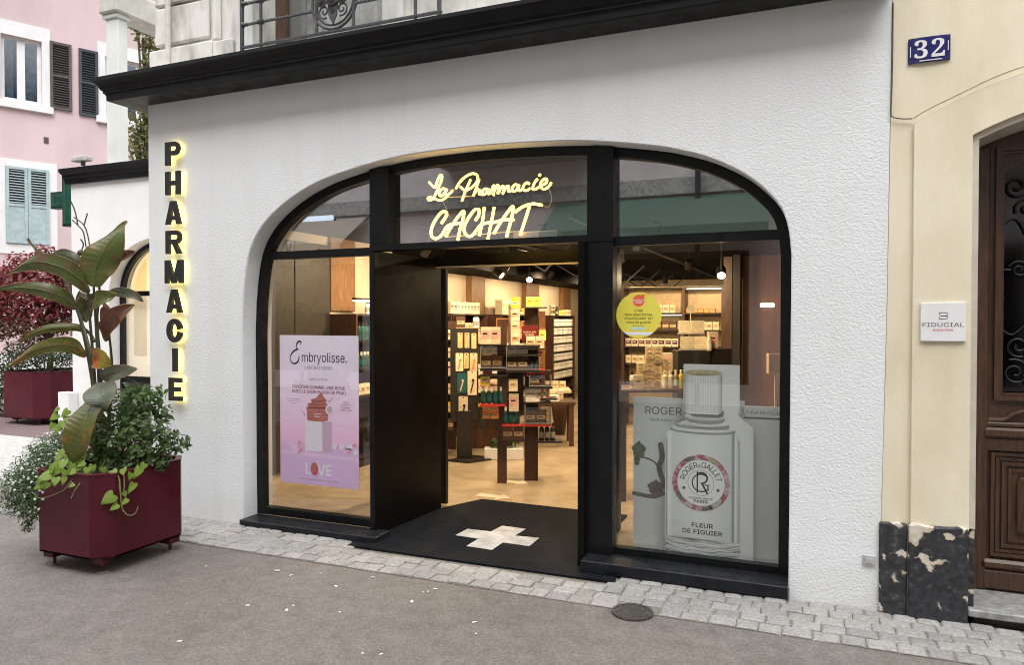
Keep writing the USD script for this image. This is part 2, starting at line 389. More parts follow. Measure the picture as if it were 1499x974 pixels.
def spline(pts, n=40, closed=False):
    """Catmull-Rom through the points."""
    p = np.asarray(pts, float)
    q = np.vstack([p[-1], p, p[0], p[1]]) if closed else np.vstack([2 * p[0] - p[1], p, 2 * p[-1] - p[-2]])
    m = len(q) - 3
    out = []
    for t in np.linspace(0, m, n, endpoint=not closed):
        i = min(int(t), m - 1)
        f = t - i
        a, b, c, d = q[i:i + 4]
        out.append(0.5 * ((2 * b) + (-a + c) * f + (2 * a - 5 * b + 4 * c - d) * f * f + (-a + 3 * b - 3 * c + d) * f ** 3))
    return np.array(out)


def polys(g):
    return [q for q in getattr(g, 'geoms', [g]) if isinstance(q, sg.Polygon) and q.area > 1e-9]


def flat(poly, h):
    return trimesh.util.concatenate([trimesh.creation.extrude_polygon(q, h, engine='earcut') for q in polys(poly)])


XZ = np.array([[1, 0, 0, 0], [0, 0, -1, 0], [0, 1, 0, 0], [0, 0, 0, 1.0]])


def extr(poly, y0, y1):
    """A polygon of the (x, z) plane made solid from y0 to y1."""
    m = flat(poly, y1 - y0)
    m.apply_transform(XZ)
    m.apply_translation([0, y1, 0])
    return m


def rect(x0, x1, z0, z1):
    return sg.box(min(x0, x1), min(z0, z1), max(x0, x1), max(z0, z1))


def prof_x(prof, x0, x1):
    """A (y, z) profile swept along x."""
    m = flat(sg.Polygon(prof).buffer(0), x1 - x0)       # local x=y, y=z, z=along
    T = np.array([[0, 0, 1, 0], [1, 0, 0, 0], [0, 1, 0, 0], [0, 0, 0, 1.0]])
    m.apply_transform(T)
    m.apply_translation([x0, 0, 0])
    return m


def text(s, h, depth=0.002, bold=False, sx=1.0, center=True):
    """Lettering standing in the (x, z) plane that reads from -y; capitals h tall, its back on y=0."""
    m = meshkit.text_mesh(s, h, depth, bold).copy()
    m.apply_scale([sx, 1, 1])
    if center:
        m.apply_translation([-(m.bounds[0, 0] + m.bounds[1, 0]) / 2, 0, 0])
    m.apply_transform(XZ)
    return m


def moved(m, x=0, y=0, z=0):
    m = m.copy()
    m.apply_translation([x, y, z])
    return m


def lathe(prof, seg=20):
    """(radius, z) pairs turned about z."""
    return trimesh.creation.revolve(np.array(prof, float), sections=seg)


def rotated(m, ang, axis=(0, 0, 1), about=(0, 0, 0)):
    m = m.copy()
    m.apply_transform(trimesh.transformations.rotation_matrix(ang, axis, about))
    return m

# ================================================================== THE SETTING
tag(obj('street', bx(-45, 30, -14, 40, -0.3, 0.0), 'asphalt'), 'grey brown asphalt street in front of the shop', kind='structure')

# granite setts along the foot of the wall
pav = thing('pavement', 'strip of grey granite setts along the shop wall', None, kind='structure')
obj('joint_bed', bx(-6.65, 2.3, -0.515, -0.001, -0.02, 0.005), 'joint', pav)
rows = [(-0.51, -0.408), (-0.402, -0.307), (-0.301, -0.203), (-0.197, -0.103), (-0.097, -0.004)]
for ri, (ya, yb) in enumerate(rows):
    x = (-6.6 if ri == 0 else -4.95) + R.uniform(0, 0.1)
    while x < 1.35:
        w = R.uniform(0.10, 0.15)
        if ri >= 3 and -3.05 < x + w / 2 < -1.14 and (ri == 4 or x > -3.0):          # the entrance mat lies here
            x += w
            continue
        x1, jy = x + w - 0.007, R.uniform(-0.004, 0.004, 2)
        if ri == 0 and -1.06 < x + w / 2 < -0.80:
            x += w
            continue
        top = 0.014 + R.uniform(-0.004, 0.004)
        c = R.uniform(-0.005, 0.005, (4, 2))
        q = np.array([[x, ya + jy[0]], [x1, ya + jy[0]], [x1, yb + jy[1]], [x, yb + jy[1]]]) + c
        mid = q.mean(0)
        inner = mid + (q - mid) * np.array([1 - 0.018 / w, 1 - 0.018 / (yb - ya)])
        V = np.vstack([np.c_[q, np.full(4, 0.0)], np.c_[q, np.full(4, top - 0.006)], np.c_[inner, np.full(4, top) + R.uniform(-0.002, 0.002, 4)], [[*mid, top + 0.002]]])
        F = []
        for k in range(4):
            n_ = (k + 1) % 4
            for o in (0, 4):
                F += [[o + k, o + n_, o + 4 + n_], [o + k, o + 4 + n_, o + 4 + k]]
            F.append([8 + k, 8 + n_, 12])
        obj('sett', trimesh.Trimesh(V, F, process=False), 'granite', pav, smooth=False)
        x += w

# paler cobbled band crossing further down the street
band = sg.Polygon([(-14, 0.9), (-7.6, 0.25), (-7.3, 1.05), (-9.3, 2.2), (-14, 2.3)])
tag(obj('crossing_band', moved(flat(band, 0.004), z=0.0005), mat('pale_cobble', (0.36, 0.35, 0.33), 0.8, col2=(0.52, 0.51, 0.48), scale=16, bump=0.5, bscale=25, bdist=0.01)), 'pale cobbled band across the street behind the planters', kind='structure')
tag(obj('side_street', moved(flat(sg.Polygon([(-14, 2.305), (-9.3, 2.205), (-7.2, 1.2), (-7.2, 7), (-15, 10)]), 0.004), z=0.0005), mat('red_asphalt', (0.16, 0.115, 0.11), 0.85, var=0.25, scale=30, bump=0.3, bscale=200)), 'reddish asphalt of the side street below the pink house', kind='structure')

# ================================================================== THE PHARMACY
ph = thing('pharmacy_building', 'white roughcast shop building with black cornice and wide arched glazed front', 'building')
ARCH = [(-4.13, 0), (-4.133, 0.8), (-4.135, 1.5), (-4.118, 1.80), (-4.065, 2.105), (-3.955, 2.295), (-3.80, 2.43), (-3.61, 2.54), (-3.40, 2.622), (-3.18, 2.675), (-2.947, 2.717), (-2.72, 2.745), (-2.49, 2.759),
        (-2.14, 2.765), (-1.81, 2.757), (-1.454, 2.737), (-1.214, 2.707), (-0.921, 2.655), (-0.758, 2.612), (-0.595, 2.553), (-0.436, 2.467), (-0.319, 2.376), (-0.215, 2.255), (-0.168, 2.125), (-0.150, 1.97), (-0.152, 1.2), (-0.155, 0)]
arc_pts = spline(ARCH[2:-2], 110)
arch = sg.Polygon([ARCH[0], *map(tuple, arc_pts), ARCH[-1]]).buffer(0)
arch_cut = arch.union(rect(-4.13, -0.155, -0.5, 0.3))
wall_poly = sg.Polygon([(-5.11, -0.02), (0.306, -0.02), (0.3345, 1.7), (0.348, 3.40), (-5.11, 3.40)])


def chamfered(poly_out, hole, y0, y1, c):
    """The wall with a small rounding where it turns into the arch."""
    a = extr(poly_out.difference(hole), y0 + c, y1)
    b = extr(poly_out.difference(hole.buffer(c)), y0, y0 + c)
    return [a, b]


obj('wall', chamfered(wall_poly, arch_cut, 0.0, 0.33, 0.006), 'stucco', ph, smooth=40)
obj('side_wall', bx(-5.112, -4.92, 0.331, 12.2, -0.02, 3.40), 'stucco', ph)

# black cornice: fillet, cove, two grooves, plain fascia and soffit, returned round the left corner
CP = [(0.0, 3.368), (-0.205, 3.368), (-0.215, 3.375), (-0.215, 3.412), (-0.222, 3.418), (-0.222, 3.424), (-0.232, 3.426), (-0.232, 3.444), (-0.240, 3.447), (-0.240, 3.452), (-0.248, 3.455), (-0.25, 3.466),
      (-0.256, 3.480), (-0.266, 3.494), (-0.280, 3.506), (-0.288, 3.512), (-0.296, 3.516), (-0.296, 3.541), (-0.282, 3.547), (0.0, 3.547)]
n = len(CP)
Vc, Fc = [], []
for k, (dy, z) in enumerate(CP):
    o = -dy
    Vc += [(-5.11 - o, 4.0, z), (-5.11 - o, -o, z), (0.347, -o, z)]
for k in range(n):
    a, b = 3 * k, 3 * ((k + 1) % n)
    for s in (0, 1):
        Fc += [[a + s, b + s, b + s + 1], [a + s, b + s + 1, a + s + 1]]
cap_ = trimesh.creation.extrude_polygon(sg.Polygon(CP), 0.002, engine='earcut')
cap_.apply_transform(np.array([[0, 0, 1, 0.3455], [1, 0, 0, 0], [0, 1, 0, 0], [0, 0, 0, 1.0]]))
cor = trimesh.util.concatenate([trimesh.Trimesh(np.array(Vc), Fc, process=False), cap_])
obj('cornice', cor, 'black_paint', ph, smooth=25)
obj('ledge', [bevbox(-5.33, 0.347, -0.225, 0.02, 3.549, 3.572, 0.006), bx(-5.33, -5.0, 0.021, 4.0, 3.549, 3.572)], 'stone_ledge', ph)

# old stone storey above
WINX0, WINX1 = -4.05, -2.88
up_wall = rect(-5.06, 0.345, 3.56, 8.6).difference(rect(WINX0, WINX1, 3.575, 5.8)).difference(rect(-1.45, -0.2, 3.575, 5.8))
obj('upper_wall', extr(up_wall, 0.075, 0.40), 'old_stone', ph)
obj('upper_side_wall', bx(-5.06, -4.8, 0.401, 12.2, 3.56, 8.6), 'old_stone', ph)
obj('roof', [bx(-5.4, 6.0, -0.25, 12.5, 8.62, 8.8)], 'dark_unit', ph)
obj('upper_floor', bx(-5.05, 0.345, 0.405, 12.2, 3.41, 3.545), 'ceiling_black', ph)
# quoin blocks on the corner with recessed joints, and the projecting plinth course
for (x0, x1, z0, z1, y0) in [(-5.075, -4.50, 3.853, 4.158, 0.035), (-5.075, -4.50, 4.178, 4.60, 0.035), (-5.075, -4.50, 4.62, 5.02, 0.035), (-5.118, -4.44, 3.573, 3.815, 0.012),
                             (-4.433, -4.23, 3.573, 3.80, 0.012)]:
    b_ = bevbox(x0, x1, y0, 0.074, z0, z1, 0.012).subdivide().subdivide().subdivide()
    b_.vertices[:, 1] += (meshkit.fbm(b_.vertices * 9, 3, 5) - 0.5) * 0.012 * (b_.vertices[:, 1] < 0.06)
    obj('stone_block', b_, 'old_stone', ph)
obj('pilaster', bevbox(-4.46, -4.38, 0.03, 0.074, 3.81, 8.5, 0.02), 'old_stone', ph)
obj('window_surround', [extr(rect(WINX0 - 0.17, WINX1 + 0.17, 3.573, 5.97).difference(rect(WINX0, WINX1, 3.5, 5.8)), 0.04, 0.074)], mat('surround_white', (0.63, 0.625, 0.60), 0.7, var=0.15, scale=7, stretch=(1, 1, 0.3)), ph)
# french window behind the balcony
for (w0, w1) in ((WINX0, WINX1), (-1.45, -0.2)):
    obj('sill_threshold', bx(w0, w1, 0.1, 0.30, 3.565, 3.60), 'stone_ledge', ph)
    wf = obj('french_window', [bx(w0, w0 + 0.10, 0.30, 0.36, 3.60, 5.8), bx(w1 - 0.10, w1, 0.30, 0.36, 3.60, 5.8), bx(w0, w1, 0.301, 0.36, 3.60, 3.68)], 'wood_frame', ph)
    obj('pane', bx(w0 + 0.1, w1 - 0.1, 0.33, 0.336, 3.68, 5.78), 'glass', wf)
    obj('inner_shutter', bx(w0 + 0.101, w0 + 0.26, 0.345, 0.365, 3.681, 5.78), mat('shutter_grey' + ('' if w0 < -2 else '_b'), (0.14, 0.145, 0.14), 0.6), wf)
    nx = 60
    xs = np.linspace(w0 + 0.08, w1 - 0.08, nx)
    fold = 0.03 * np.sin(xs * 55) + 0.02 * np.sin(xs * 23)
    V = np.vstack([np.c_[xs, 0.5 + fold, np.full(nx, 3.6)], np.c_[xs, 0.5 + fold, np.full(nx, 5.8)]])
    F = [[i, i + 1, nx + i + 1] for i in range(nx - 1)] + [[i, nx + i + 1, nx + i] for i in range(nx - 1)]
    obj('net_curtain', trimesh.Trimesh(V, F, process=False), mat('net' + ('' if w0 < -2 else '_b'), (0.70, 0.71, 0.68), 0.9, var=0.2, scale=8, transl=0.4), wf)
obj('downpipe', tube([(-4.885, 0.0, 3.575), (-4.885, 0.0, 8.5)], 0.022, 10), mat('pipe_white', (0.62, 0.61, 0.57), 0.5, var=0.2, scale=8), ph)

# glazed arch front --------------------------------------------------------------------------------------------
front = arch.intersection(rect(-5, 1, 0.055, 3))
frame = front.difference(front.buffer(-0.062, join_style=1)).difference(rect(-3.02, -1.40, 0, 2.115))
frame = frame.difference(rect(-4.2, -3.02, 0, 0.06)).difference(rect(-1.4, 0, 0, 0.09))
obj('window_frame', extr(frame, 0.150, 0.215), 'black_frame', ph, smooth=40)
wood = 'black_frame'
obj('bottom_rail', bx(-4.075, -3.037, 0.152, 0.213, 0.0585, 0.105), 'black_frame', ph)
obj('bottom_rail', bx(-1.215, -0.215, 0.152, 0.213, 0.0925, 0.135), 'black_frame', ph)
top_at = lambda x: float(np.interp(x, arc_pts[:, 0], arc_pts[:, 1]))
obj('mullion', bx(-3.035, -2.875, 0.105, 0.214, 2.151, min(top_at(-3.035), top_at(-2.875)) - 0.004), 'black_frame', ph)
obj('mullion', bx(-1.385, -1.213, 0.105, 0.214, 2.151, min(top_at(-1.385), top_at(-1.213)) - 0.004), 'black_frame', ph)
obj('transom', bx(-4.06, -3.036, 0.153, 0.212, 2.078, 2.137), 'black_frame', ph)
obj('transom', bx(-1.212, -0.222, 0.153, 0.212, 2.075, 2.135), 'black_frame', ph)
obj('portal_lintel', bx(-3.034, -1.213, 0.10, 0.214, 2.106, 2.149), 'black_frame', ph)
obj('portal_post', bx(-3.036, -2.991, 0.103, 0.213, 0.012, 2.105), 'black_frame', ph)
obj('portal_post', bx(-1.382, -1.214, 0.107, 0.213, 0.0925, 2.105), 'black_frame', ph)
lf = trimesh.Trimesh([(-2.990, 0.102, 0.012), (-2.928, 1.0, 0.012), (-2.965, 1.0, 0.012), (-2.9985, 0.102, 0.012), (-2.990, 0.102, 2.104), (-2.928, 1.0, 2.104), (-2.965, 1.0, 2.104), (-2.9985, 0.102, 2.104)],
                     [[0, 1, 5], [0, 5, 4], [1, 2, 6], [1, 6, 5], [2, 3, 7], [2, 7, 6], [3, 0, 4], [3, 4, 7], [4, 5, 6], [4, 6, 7], [0, 3, 2], [0, 2, 1]], process=False)
obj('portal_panel', lf, 'fin_black', ph, smooth=False, label='black metal panel on the left of the doorway')
obj('portal_panel', bx(-1.425, -1.384, 0.045, 1.0, 0.012, 2.104), 'fin_black', ph, label='black metal panel on the right of the doorway')
obj('door_operator', bx(-2.95, -1.385, 0.93, 1.08, 2.045, 2.14), 'fin_black', ph)
obj('operator_trim', bx(-2.955, -1.387, 0.918, 0.929, 2.030, 2.043), mat('alu', (0.55, 0.50, 0.42), 0.35, metallic=0.7), ph)
# glass panes, one per light
pane = lambda poly: extr(poly.buffer(-0.003), 0.186, 0.192)
inner = front.buffer(-0.058)
obj('pane', pane(inner.intersection(rect(-4.2, -3.034, 2.135, 3))), 'glass_coated', ph, label='upper left pane of the arch')
obj('pane', pane(inner.intersection(rect(-2.878, -1.383, 2.146, 3))), 'glass_coated', ph, label='pane over the doorway')
obj('pane', pane(inner.intersection(rect(-1.216, 0, 2.130, 3))), 'glass_coated', ph, label='upper right pane of the arch')
obj('pane', pane(inner.intersection(rect(-4.2, -3.03, 0.10, 2.08))), 'glass', ph, label='left shop window pane')
obj('pane', pane(inner.intersection(rect(-1.216, 0, 0.13, 2.078))), 'glass', ph, label='right shop window pane')
obj('window_sill', bevbox(-4.125, -2.895, -0.055, 0.151, 0.006, 0.0575, 0.004), 'slate', ph, label='low black sill under the left window')
obj('window_sill', bevbox(-1.378, -0.157, -0.055, 0.151, 0.02, 0.0915, 0.004), 'slate', ph, label='low black sill under the right window')
obj('sill_base', bx(-1.375, -0.157, -0.03, 0.15, 0.0, 0.019), 'dark_unit', ph)
# open leaf of the sliding door, parked behind the left window
sl = obj('sliding_door', [bx(-3.60, -3.53, 1.09, 1.13, 0.03, 2.04), bx(-2.99, -2.93, 1.09, 1.13, 0.03, 2.04), bx(-3.529, -2.991, 1.09, 1.13, 0.03, 0.12), bx(-3.529, -2.991, 1.09, 1.13, 1.96, 2.04)], 'black_frame', ph)
obj('glass_leaf', bx(-3.529, -2.991, 1.107, 1.113, 0.121, 1.959), 'glass', sl)
# small junction box on the wall
obj('wall_box', [bevbox(0.225, 0.288, -0.012, 0.001, 0.255, 0.312, 0.003), bevbox(0.240, 0.272, -0.016, -0.0125, 0.268, 0.298, 0.002)], mat('box_grey', (0.42, 0.42, 0.42), 0.5, var=0.2, scale=40), ph)

# ------------------------------------------------------------------ room behind the glass (setting)
struct = lambda name, mesh, m, label: tag(obj(name, mesh, m), label, kind='structure')
struct('shop_floor', bx(-4.92, 0.30, 0.332, 12.0, -0.05, 0.006), 'shop_floor', 'pale beige floor inside the shop')
struct('shop_threshold', bx(-4.1, -0.16, 0.05, 0.331, -0.05, 0.005), 'shop_floor', 'pale beige floor at the foot of the shop glass')
struct('shop_ceiling', [bx(-4.92, 0.30, 1.20, 12.0, 2.50, 2.60), bx(-4.92, 0.30, 1.10, 1.20, 2.50, 2.95), bx(-4.92, 0.30, 0.332, 1.20, 2.86, 2.96)], 'ceiling_black', 'black ceiling of the shop')
struct('shop_side_wall', bx(-4.919, -4.90, 0.332, 12.0, 0.0, 2.499), 'wall_cream', 'cream left wall inside the shop')
struct('shop_back_wall', bx(-4.92, 0.30, 12.0, 12.1, 0.0, 2.499), 'wall_cream', 'cream back wall of the shop')
struct('shop_partition', bx(0.20, 0.30, 0.332, 12.0, 0.0, 2.87), 'teak', 'brown right wall inside the shop')

# entrance mat, partly on the setts, with a white cross
mt = thing('entrance_mat', 'dark blue black entrance mat running from the setts into the shop', 'mat')
mp = sg.Polygon([(-3.05, -0.165), (-1.125, -0.15), (-1.145, -0.06), (-1.383, -0.058), (-1.385, 0.04), (-1.43, 0.045), (-1.43, 1.38), (-2.74, 1.41), (-2.927, 1.0), (-3.02, 0.045), (-2.935, 0.03), (-2.935, -0.062), (-3.055, -0.07)]).buffer(0)
obj('mat_surface', moved(flat(mp, 0.018), z=0.002), 'mat_rubber', mt)
cx = np.array([(-2.453, .335), (-2.443, .516), (-2.252, .519), (-2.234, .694), (-2.039, .685), (-2.045, .49), (-1.863, .509), (-1.86, .303), (-2.062, .308), (-2.066, .126), (-2.264, .134), (-2.26, .322)])
obj('white_cross', moved(flat(sg.Polygon(cx), 0.003), z=0.0195), 'mat_white', mt)

# manhole / valve cover at the edge of the setts
mh = thing('manhole_cover', 'small round cast iron cover between setts and asphalt', 'manhole cover', (-0.93, -0.53, 0.0))
obj('rim', lathe([(0.0, 0.001), (0.112, 0.001), (0.112, 0.014), (0.098, 0.014), (0.098, 0.009), (0.0, 0.009)], 40), 'cast_iron', mh)
studs = []
for i in range(-8, 9):
    for j in range(-8, 9):
        if math.hypot(i * 0.0115, j * 0.0115) < 0.09:
            studs.append(moved(bevbox(-0.0042, 0.0042, -0.0042, 0.0042, 0.0085, 0.0125, 0.001), i * 0.0115, j * 0.0115))
obj('raised_pattern', studs, 'cast_iron', mh, smooth=False)

# ------------------------------------------------------------------ backlit vertical sign
sg_ = thing('vertical_shop_sign', 'vertical backlit sign of nine black letters reading PHARMACIE', 'sign')


def block_letter(ch, w, h, t):
    """A heavy grotesque capital as a polygon, w wide and h tall, stroke t."""
    R_ = lambda x0, x1, z0, z1: rect(x0, x1, z0, z1)
    bowl = lambda z0, z1, x1: unary_union([R_(0, x1 - (z1 - z0) / 2, z0, z1), affinity.scale(sg.Point(x1 - (z1 - z0) / 2, (z0 + z1) / 2).buffer((z1 - z0) / 2, 24), 1, 1)])
    if ch in 'PR':
        z0 = h * 0.42
        o = bowl(z0, h, w)
        hole = unary_union([R_(t, w - (h - z0) / 2, z0 + t * 0.78, h - t * 0.78), sg.Point(w - (h - z0) / 2, (z0 + h) / 2).buffer((h - z0) / 2 - t * 0.78, 20)])
        g = unary_union([R_(0, t, 0, h), o]).difference(hole)
        if ch == 'R':
            g = g.union(sg.Polygon([(w * 0.36, z0 + t * 0.5), (w * 0.36 + t * 1.05, z0 + t * 0.5), (w * 1.02, 0), (w * 1.02 - t * 1.12, 0)]))
        return g
    if ch == 'H':
        return unary_union([R_(0, t, 0, h), R_(w - t, w, 0, h), R_(t, w - t, h / 2 - t * 0.4, h / 2 + t * 0.4)])
    if ch == 'A':
        o = sg.Polygon([(0, 0), (w / 2 - t * 0.62, h), (w / 2 + t * 0.62, h), (w, 0), (w - t * 1.05, 0), (w / 2, h * 0.80), (t * 1.05, 0)])
        return o.union(R_(w * 0.24, w * 0.76, h * 0.18, h * 0.18 + t * 0.74))
    if ch == 'M':
        return unary_union([R_(0, t * 0.95, 0, h), R_(w - t * 0.95, w, 0, h), sg.Polygon([(0, h), (t * 1.1, h), (w / 2 + t * 0.45, 0), (w / 2 - t * 0.45, 0)]), sg.Polygon([(w, h), (w - t * 1.1, h), (w / 2 - t * 0.45, 0), (w / 2 + t * 0.45, 0)])])
    if ch == 'C':
        o = affinity.scale(sg.Point(w / 2, h / 2).buffer(h / 2, 32), w / h * 1.04, 1.03)
        i_ = affinity.scale(sg.Point(w / 2, h / 2).buffer(h / 2, 32), (w - 2.05 * t) / h, (h - 1.7 * t) / h)
        return o.difference(i_).difference(sg.Polygon([(w / 2, h / 2), (w * 1.3, h * 0.66), (w * 1.3, h * 0.34)]))
    if ch == 'E':
        return unary_union([R_(0, t, 0, h), R_(0, w, 0, t * 0.8), R_(0, w, h - t * 0.8, h), R_(0, w * 0.9, h / 2 - t * 0.38, h / 2 + t * 0.38)])
    return R_(w / 2 - t / 2, w / 2 + t / 2, 0, h)


for i, ch in enumerate('PHARMACIE'):
    zt = 3.030 - i * 0.2368
    w = {'I': 0.058, 'M': 0.190, 'E': 0.135, 'P': 0.152, 'H': 0.155, 'C': 0.160}.get(ch, 0.165)
    pl_ = block_letter(ch, w, 0.186, 0.045)
    xc = -4.792 + i * 0.0012 - w / 2
    L = obj('letter', moved(extr(pl_, -0.056, -0.034), xc, 0, zt - 0.186), 'letter_black', sg_, smooth=30, label='letter ' + ch)
    obj('light_edge', moved(extr(pl_.buffer(-0.005), -0.030, -0.026), xc, 0, zt - 0.186), 'halo', L, smooth=False)

# ================================================================== NEIGHBOUR No 32
nb = thing('neighbour_building', 'pale yellow plastered house with flaking black plinth and arched brown door', 'building')
DX0, DX1 = 0.727, 2.03


def soff(x, z0=2.557, rise=0.165, c=1.378, hw=0.655):
    return z0 + rise * (1 - ((x - c) / hw) ** 2)


dxs = np.linspace(DX0, DX1, 30)
opening = sg.Polygon([(DX0, -0.1), *[(x, soff(x)) for x in dxs], (DX1, -0.1)])
left_edge = [(0.308, -0.02), (0.337, 1.7), (0.352, 3.5), (0.36, 8.6)]
nwall = sg.Polygon([*left_edge, (6.0, 8.6), (6.0, -0.02)])
obj('wall', extr(nwall.difference(opening), 0.004, 0.40), 'plaster_yellow', nb)
obj('back_volume', bx(0.36, 6.0, 0.60, 12.0, 0.0, 8.6), 'dark_unit', nb)
# raised band round the door: pilaster and arch
ext = [(x, 2.648 + 0.262 * (1 - ((x - 1.378) / 0.918) ** 2)) for x in np.linspace(0.462, 2.29, 30)]
band = sg.Polygon([(0.462, 0.50), *ext, (2.29, 0.50)]).difference(opening.buffer(0.002))
obj('door_surround', extr(band, -0.012, 0.0035), 'plaster_yellow', nb, smooth=25)
obj('band_edge', tube([(0.460, -0.011, 0.50)] + [(0.460, -0.011, 2.64)], 0.0055, 6), 'plaster_yellow', nb)
obj('band_edge', tube([(x, -0.009, z + 0.001) for x, z in ext], 0.004, 6), 'plaster_yellow', nb)
arch_line = [(DX0, 0.505)] + [(x, soff(x)) for x in dxs] + [(DX1, 0.505)]
arc = opening.buffer(0.001)
mould = opening.intersection(rect(0, 3, 0.50, 4)).difference(opening.buffer(-0.030, join_style=2)).intersection(rect(0, 3, 0.505, 4))
obj('door_moulding', extr(mould, 0.012, 0.399), 'plaster_trim', nb, smooth=30)
for q_ in polys(opening.buffer(0.001).difference(opening.buffer(-0.028)).intersection(rect(0, 3, 0.02, 0.5))):
    obj('reveal', extr(q_, 0.02, 0.399), 'plinth', nb)
# plinth stones
for (x0, x1, y0, z1) in [(0.306, 0.4415, -0.022, 0.508), (0.4465, 0.722, -0.036, 0.512)]:
    s = bevbox(x0, x1, y0, 0.003, -0.01, z1, 0.009).subdivide().subdivide().subdivide().subdivide()
    s.vertices[:, 1] += (meshkit.fbm(s.vertices * 14, 3, 3) - 0.5) * 0.010 * (s.vertices[:, 1] < -0.005)
    s.vertices[:, 2] += (meshkit.fbm(s.vertices * np.array([22, 1, 1]), 3, 9) - 0.5) * 0.02 * (s.vertices[:, 2] > 0.49)
    obj('plinth_stone', s, 'plinth', nb, smooth=40)
obj('plinth_stone', bevbox(2.04, 5.9, -0.03, 0.003, -0.01, 0.51, 0.01), 'plinth', nb)
st = bevbox(0.7235, 2.035, -0.025, 0.40, 0.052, 0.092, 0.006)
obj('door_step', st, 'grey_step', nb)
obj('step_base', bx(0.7235, 2.035, 0.02, 0.40, -0.01, 0.0515), 'dark_unit', nb)

# the door leaf: stiles, glazed upper light with ironwork, moulded rail and fielded lower panel
dr = obj('door', extr(opening.buffer(-0.031).intersection(rect(0.75, 1.99, 0.093, 3)).difference(rect(0.93, 1.30, 1.19, 2.42).union(sg.Polygon([(0.93, 2.41), (1.03, 2.47), (1.15, 2.505), (1.30, 2.52), (1.30, 2.41)]))).difference(
    rect(1.46, 1.83, 1.19, 2.45)), 0.36, 0.42), 'wood_door', nb)


def frame_mould(x0, x1, z0, z1, w, y0, y1):
    return extr(rect(x0, x1, z0, z1).difference(rect(x0 + w, x1 - w, z0 + w, z1 - w)), y0, y1)


obj('outer_stile', bevbox(0.760, 0.868, 0.325, 0.359, 0.094, 2.56, 0.008), 'wood_door', dr)
for x0 in (0.895, 1.425):
    obj('glazing_bead', [frame_mould(x0, x0 + 0.44, 1.155, 2.56, 0.028, 0.338, 0.3595), frame_mould(x0 + 0.028, x0 + 0.412, 1.185, 2.53, 0.014, 0.346, 0.3595)], 'wood_door', dr)
    obj('door_rail', [bevbox(x0 - 0.055, x0 + 0.49, 0.318, 0.3595, 0.945, 1.005, 0.014), bevbox(x0 - 0.04, x0 + 0.475, 0.328, 0.3595, 1.0055, 1.035, 0.008), bevbox(x0 - 0.045, x0 + 0.48, 0.330, 0.3595, 0.875, 0.944, 0.004)], 'wood_door', dr)
    # raised scroll on the rail
    bow = spline([(x0 - 0.04, 0, 1.045), (x0 + 0.05, 0, 1.05), (x0 + 0.10, 0, 1.085), (x0 + 0.22, 0, 1.115), (x0 + 0.34, 0, 1.085), (x0 + 0.39, 0, 1.05), (x0 + 0.475, 0, 1.045)], 30)
    bow[:, 1] = 0.345
    obj('rail_moulding', tube(bow, 0.014, 8), 'wood_door', dr)
    for k, (ins, yy) in enumerate([(0.0, 0.340), (0.024, 0.348), (0.052, 0.343), (0.085, 0.350)]):
        obj('panel_moulding', frame_mould(x0 - 0.01 + ins, x0 + 0.45 - ins, 0.285 + ins, 0.865 - ins, 0.018, yy, 0.3598), 'wood_door', dr)
    obj('raised_panel', bevbox(x0 + 0.115, x0 + 0.325, 0.332, 0.3596, 0.425, 0.735, 0.018), 'wood_door', dr)
    obj('kick_rail', [bevbox(x0 - 0.055, x0 + 0.49, 0.312, 0.3595, 0.215, 0.270, 0.015), bevbox(x0 - 0.055, x0 + 0.49, 0.322, 0.3595, 0.10, 0.2145, 0.012)], 'wood_door', dr)
    obj('door_glass', bx(x0 + 0.02, x0 + 0.43, 0.395, 0.400, 1.17, 2.54), 'glass_dark', dr)
    iron = []
    yi = 0.375

    def scroll(cx_, cz, r0, turns, a0, sgn=1, k=26):
        t = np.linspace(0, 1, k)
        rr = r0 * (1 - 0.82 * t)
        a = a0 + sgn * turns * 2 * np.pi * t
        return np.c_[cx_ + rr * np.cos(a), np.full(k, yi), cz + rr * np.sin(a)]
    xc = x0 + 0.22
    for sgn in (1, -1):
        for (dx, cz, r0, tn, a0) in [(0.115, 1.31, 0.075, 1.6, 1.2), (0.10, 1.455, 0.06, 1.4, -1.9), (0.10, 1.88, 0.05, 1.5, 0.4), (0.115, 2.34, 0.07, 1.6, 2.2), (0.07, 2.22, 0.055, 1.3, -0.5), (0.05, 1.25, 0.04, 1.3, 0.0)]:
            iron.append(tube(scroll(xc + sgn * dx, cz, r0, tn, a0 if sgn > 0 else np.pi - a0, sgn), 0.0055, 6))
        iron.append(tube(spline([(xc + sgn * 0.19, yi, 1.56), (xc + sgn * 0.13, yi, 1.52), (xc + sgn * 0.05, yi, 1.60), (xc, yi, 1.66)], 16), 0.005, 6))
        iron.append(tube(spline([(xc + sgn * 0.19, yi, 2.12), (xc + sgn * 0.12, yi, 2.16), (xc + sgn * 0.06, yi, 2.06), (xc, yi, 2.0)], 16), 0.005, 6))
        iron.append(tube([(xc + sgn * 0.19, yi, 1.88), (xc + sgn * 0.14, yi, 1.88)], 0.006, 6))
    iron += [tube([(xc, yi, 1.19), (xc, yi, 2.5)], 0.007, 6), tube([(xc - 0.19, yi, 1.19), (xc + 0.19, yi, 1.19)], 0.006, 6)]
    iron.append(moved(trimesh.creation.icosphere(2, 0.03), xc, yi, 1.66))
    obj('ironwork', iron, 'iron', dr)
kn = rotated(lathe([(0, 0), (0.012, 0), (0.012, 0.03), (0.03, 0.04), (0.036, 0.055), (0.03, 0.07), (0, 0.075)], 18), math.pi / 2, (1, 0, 0))
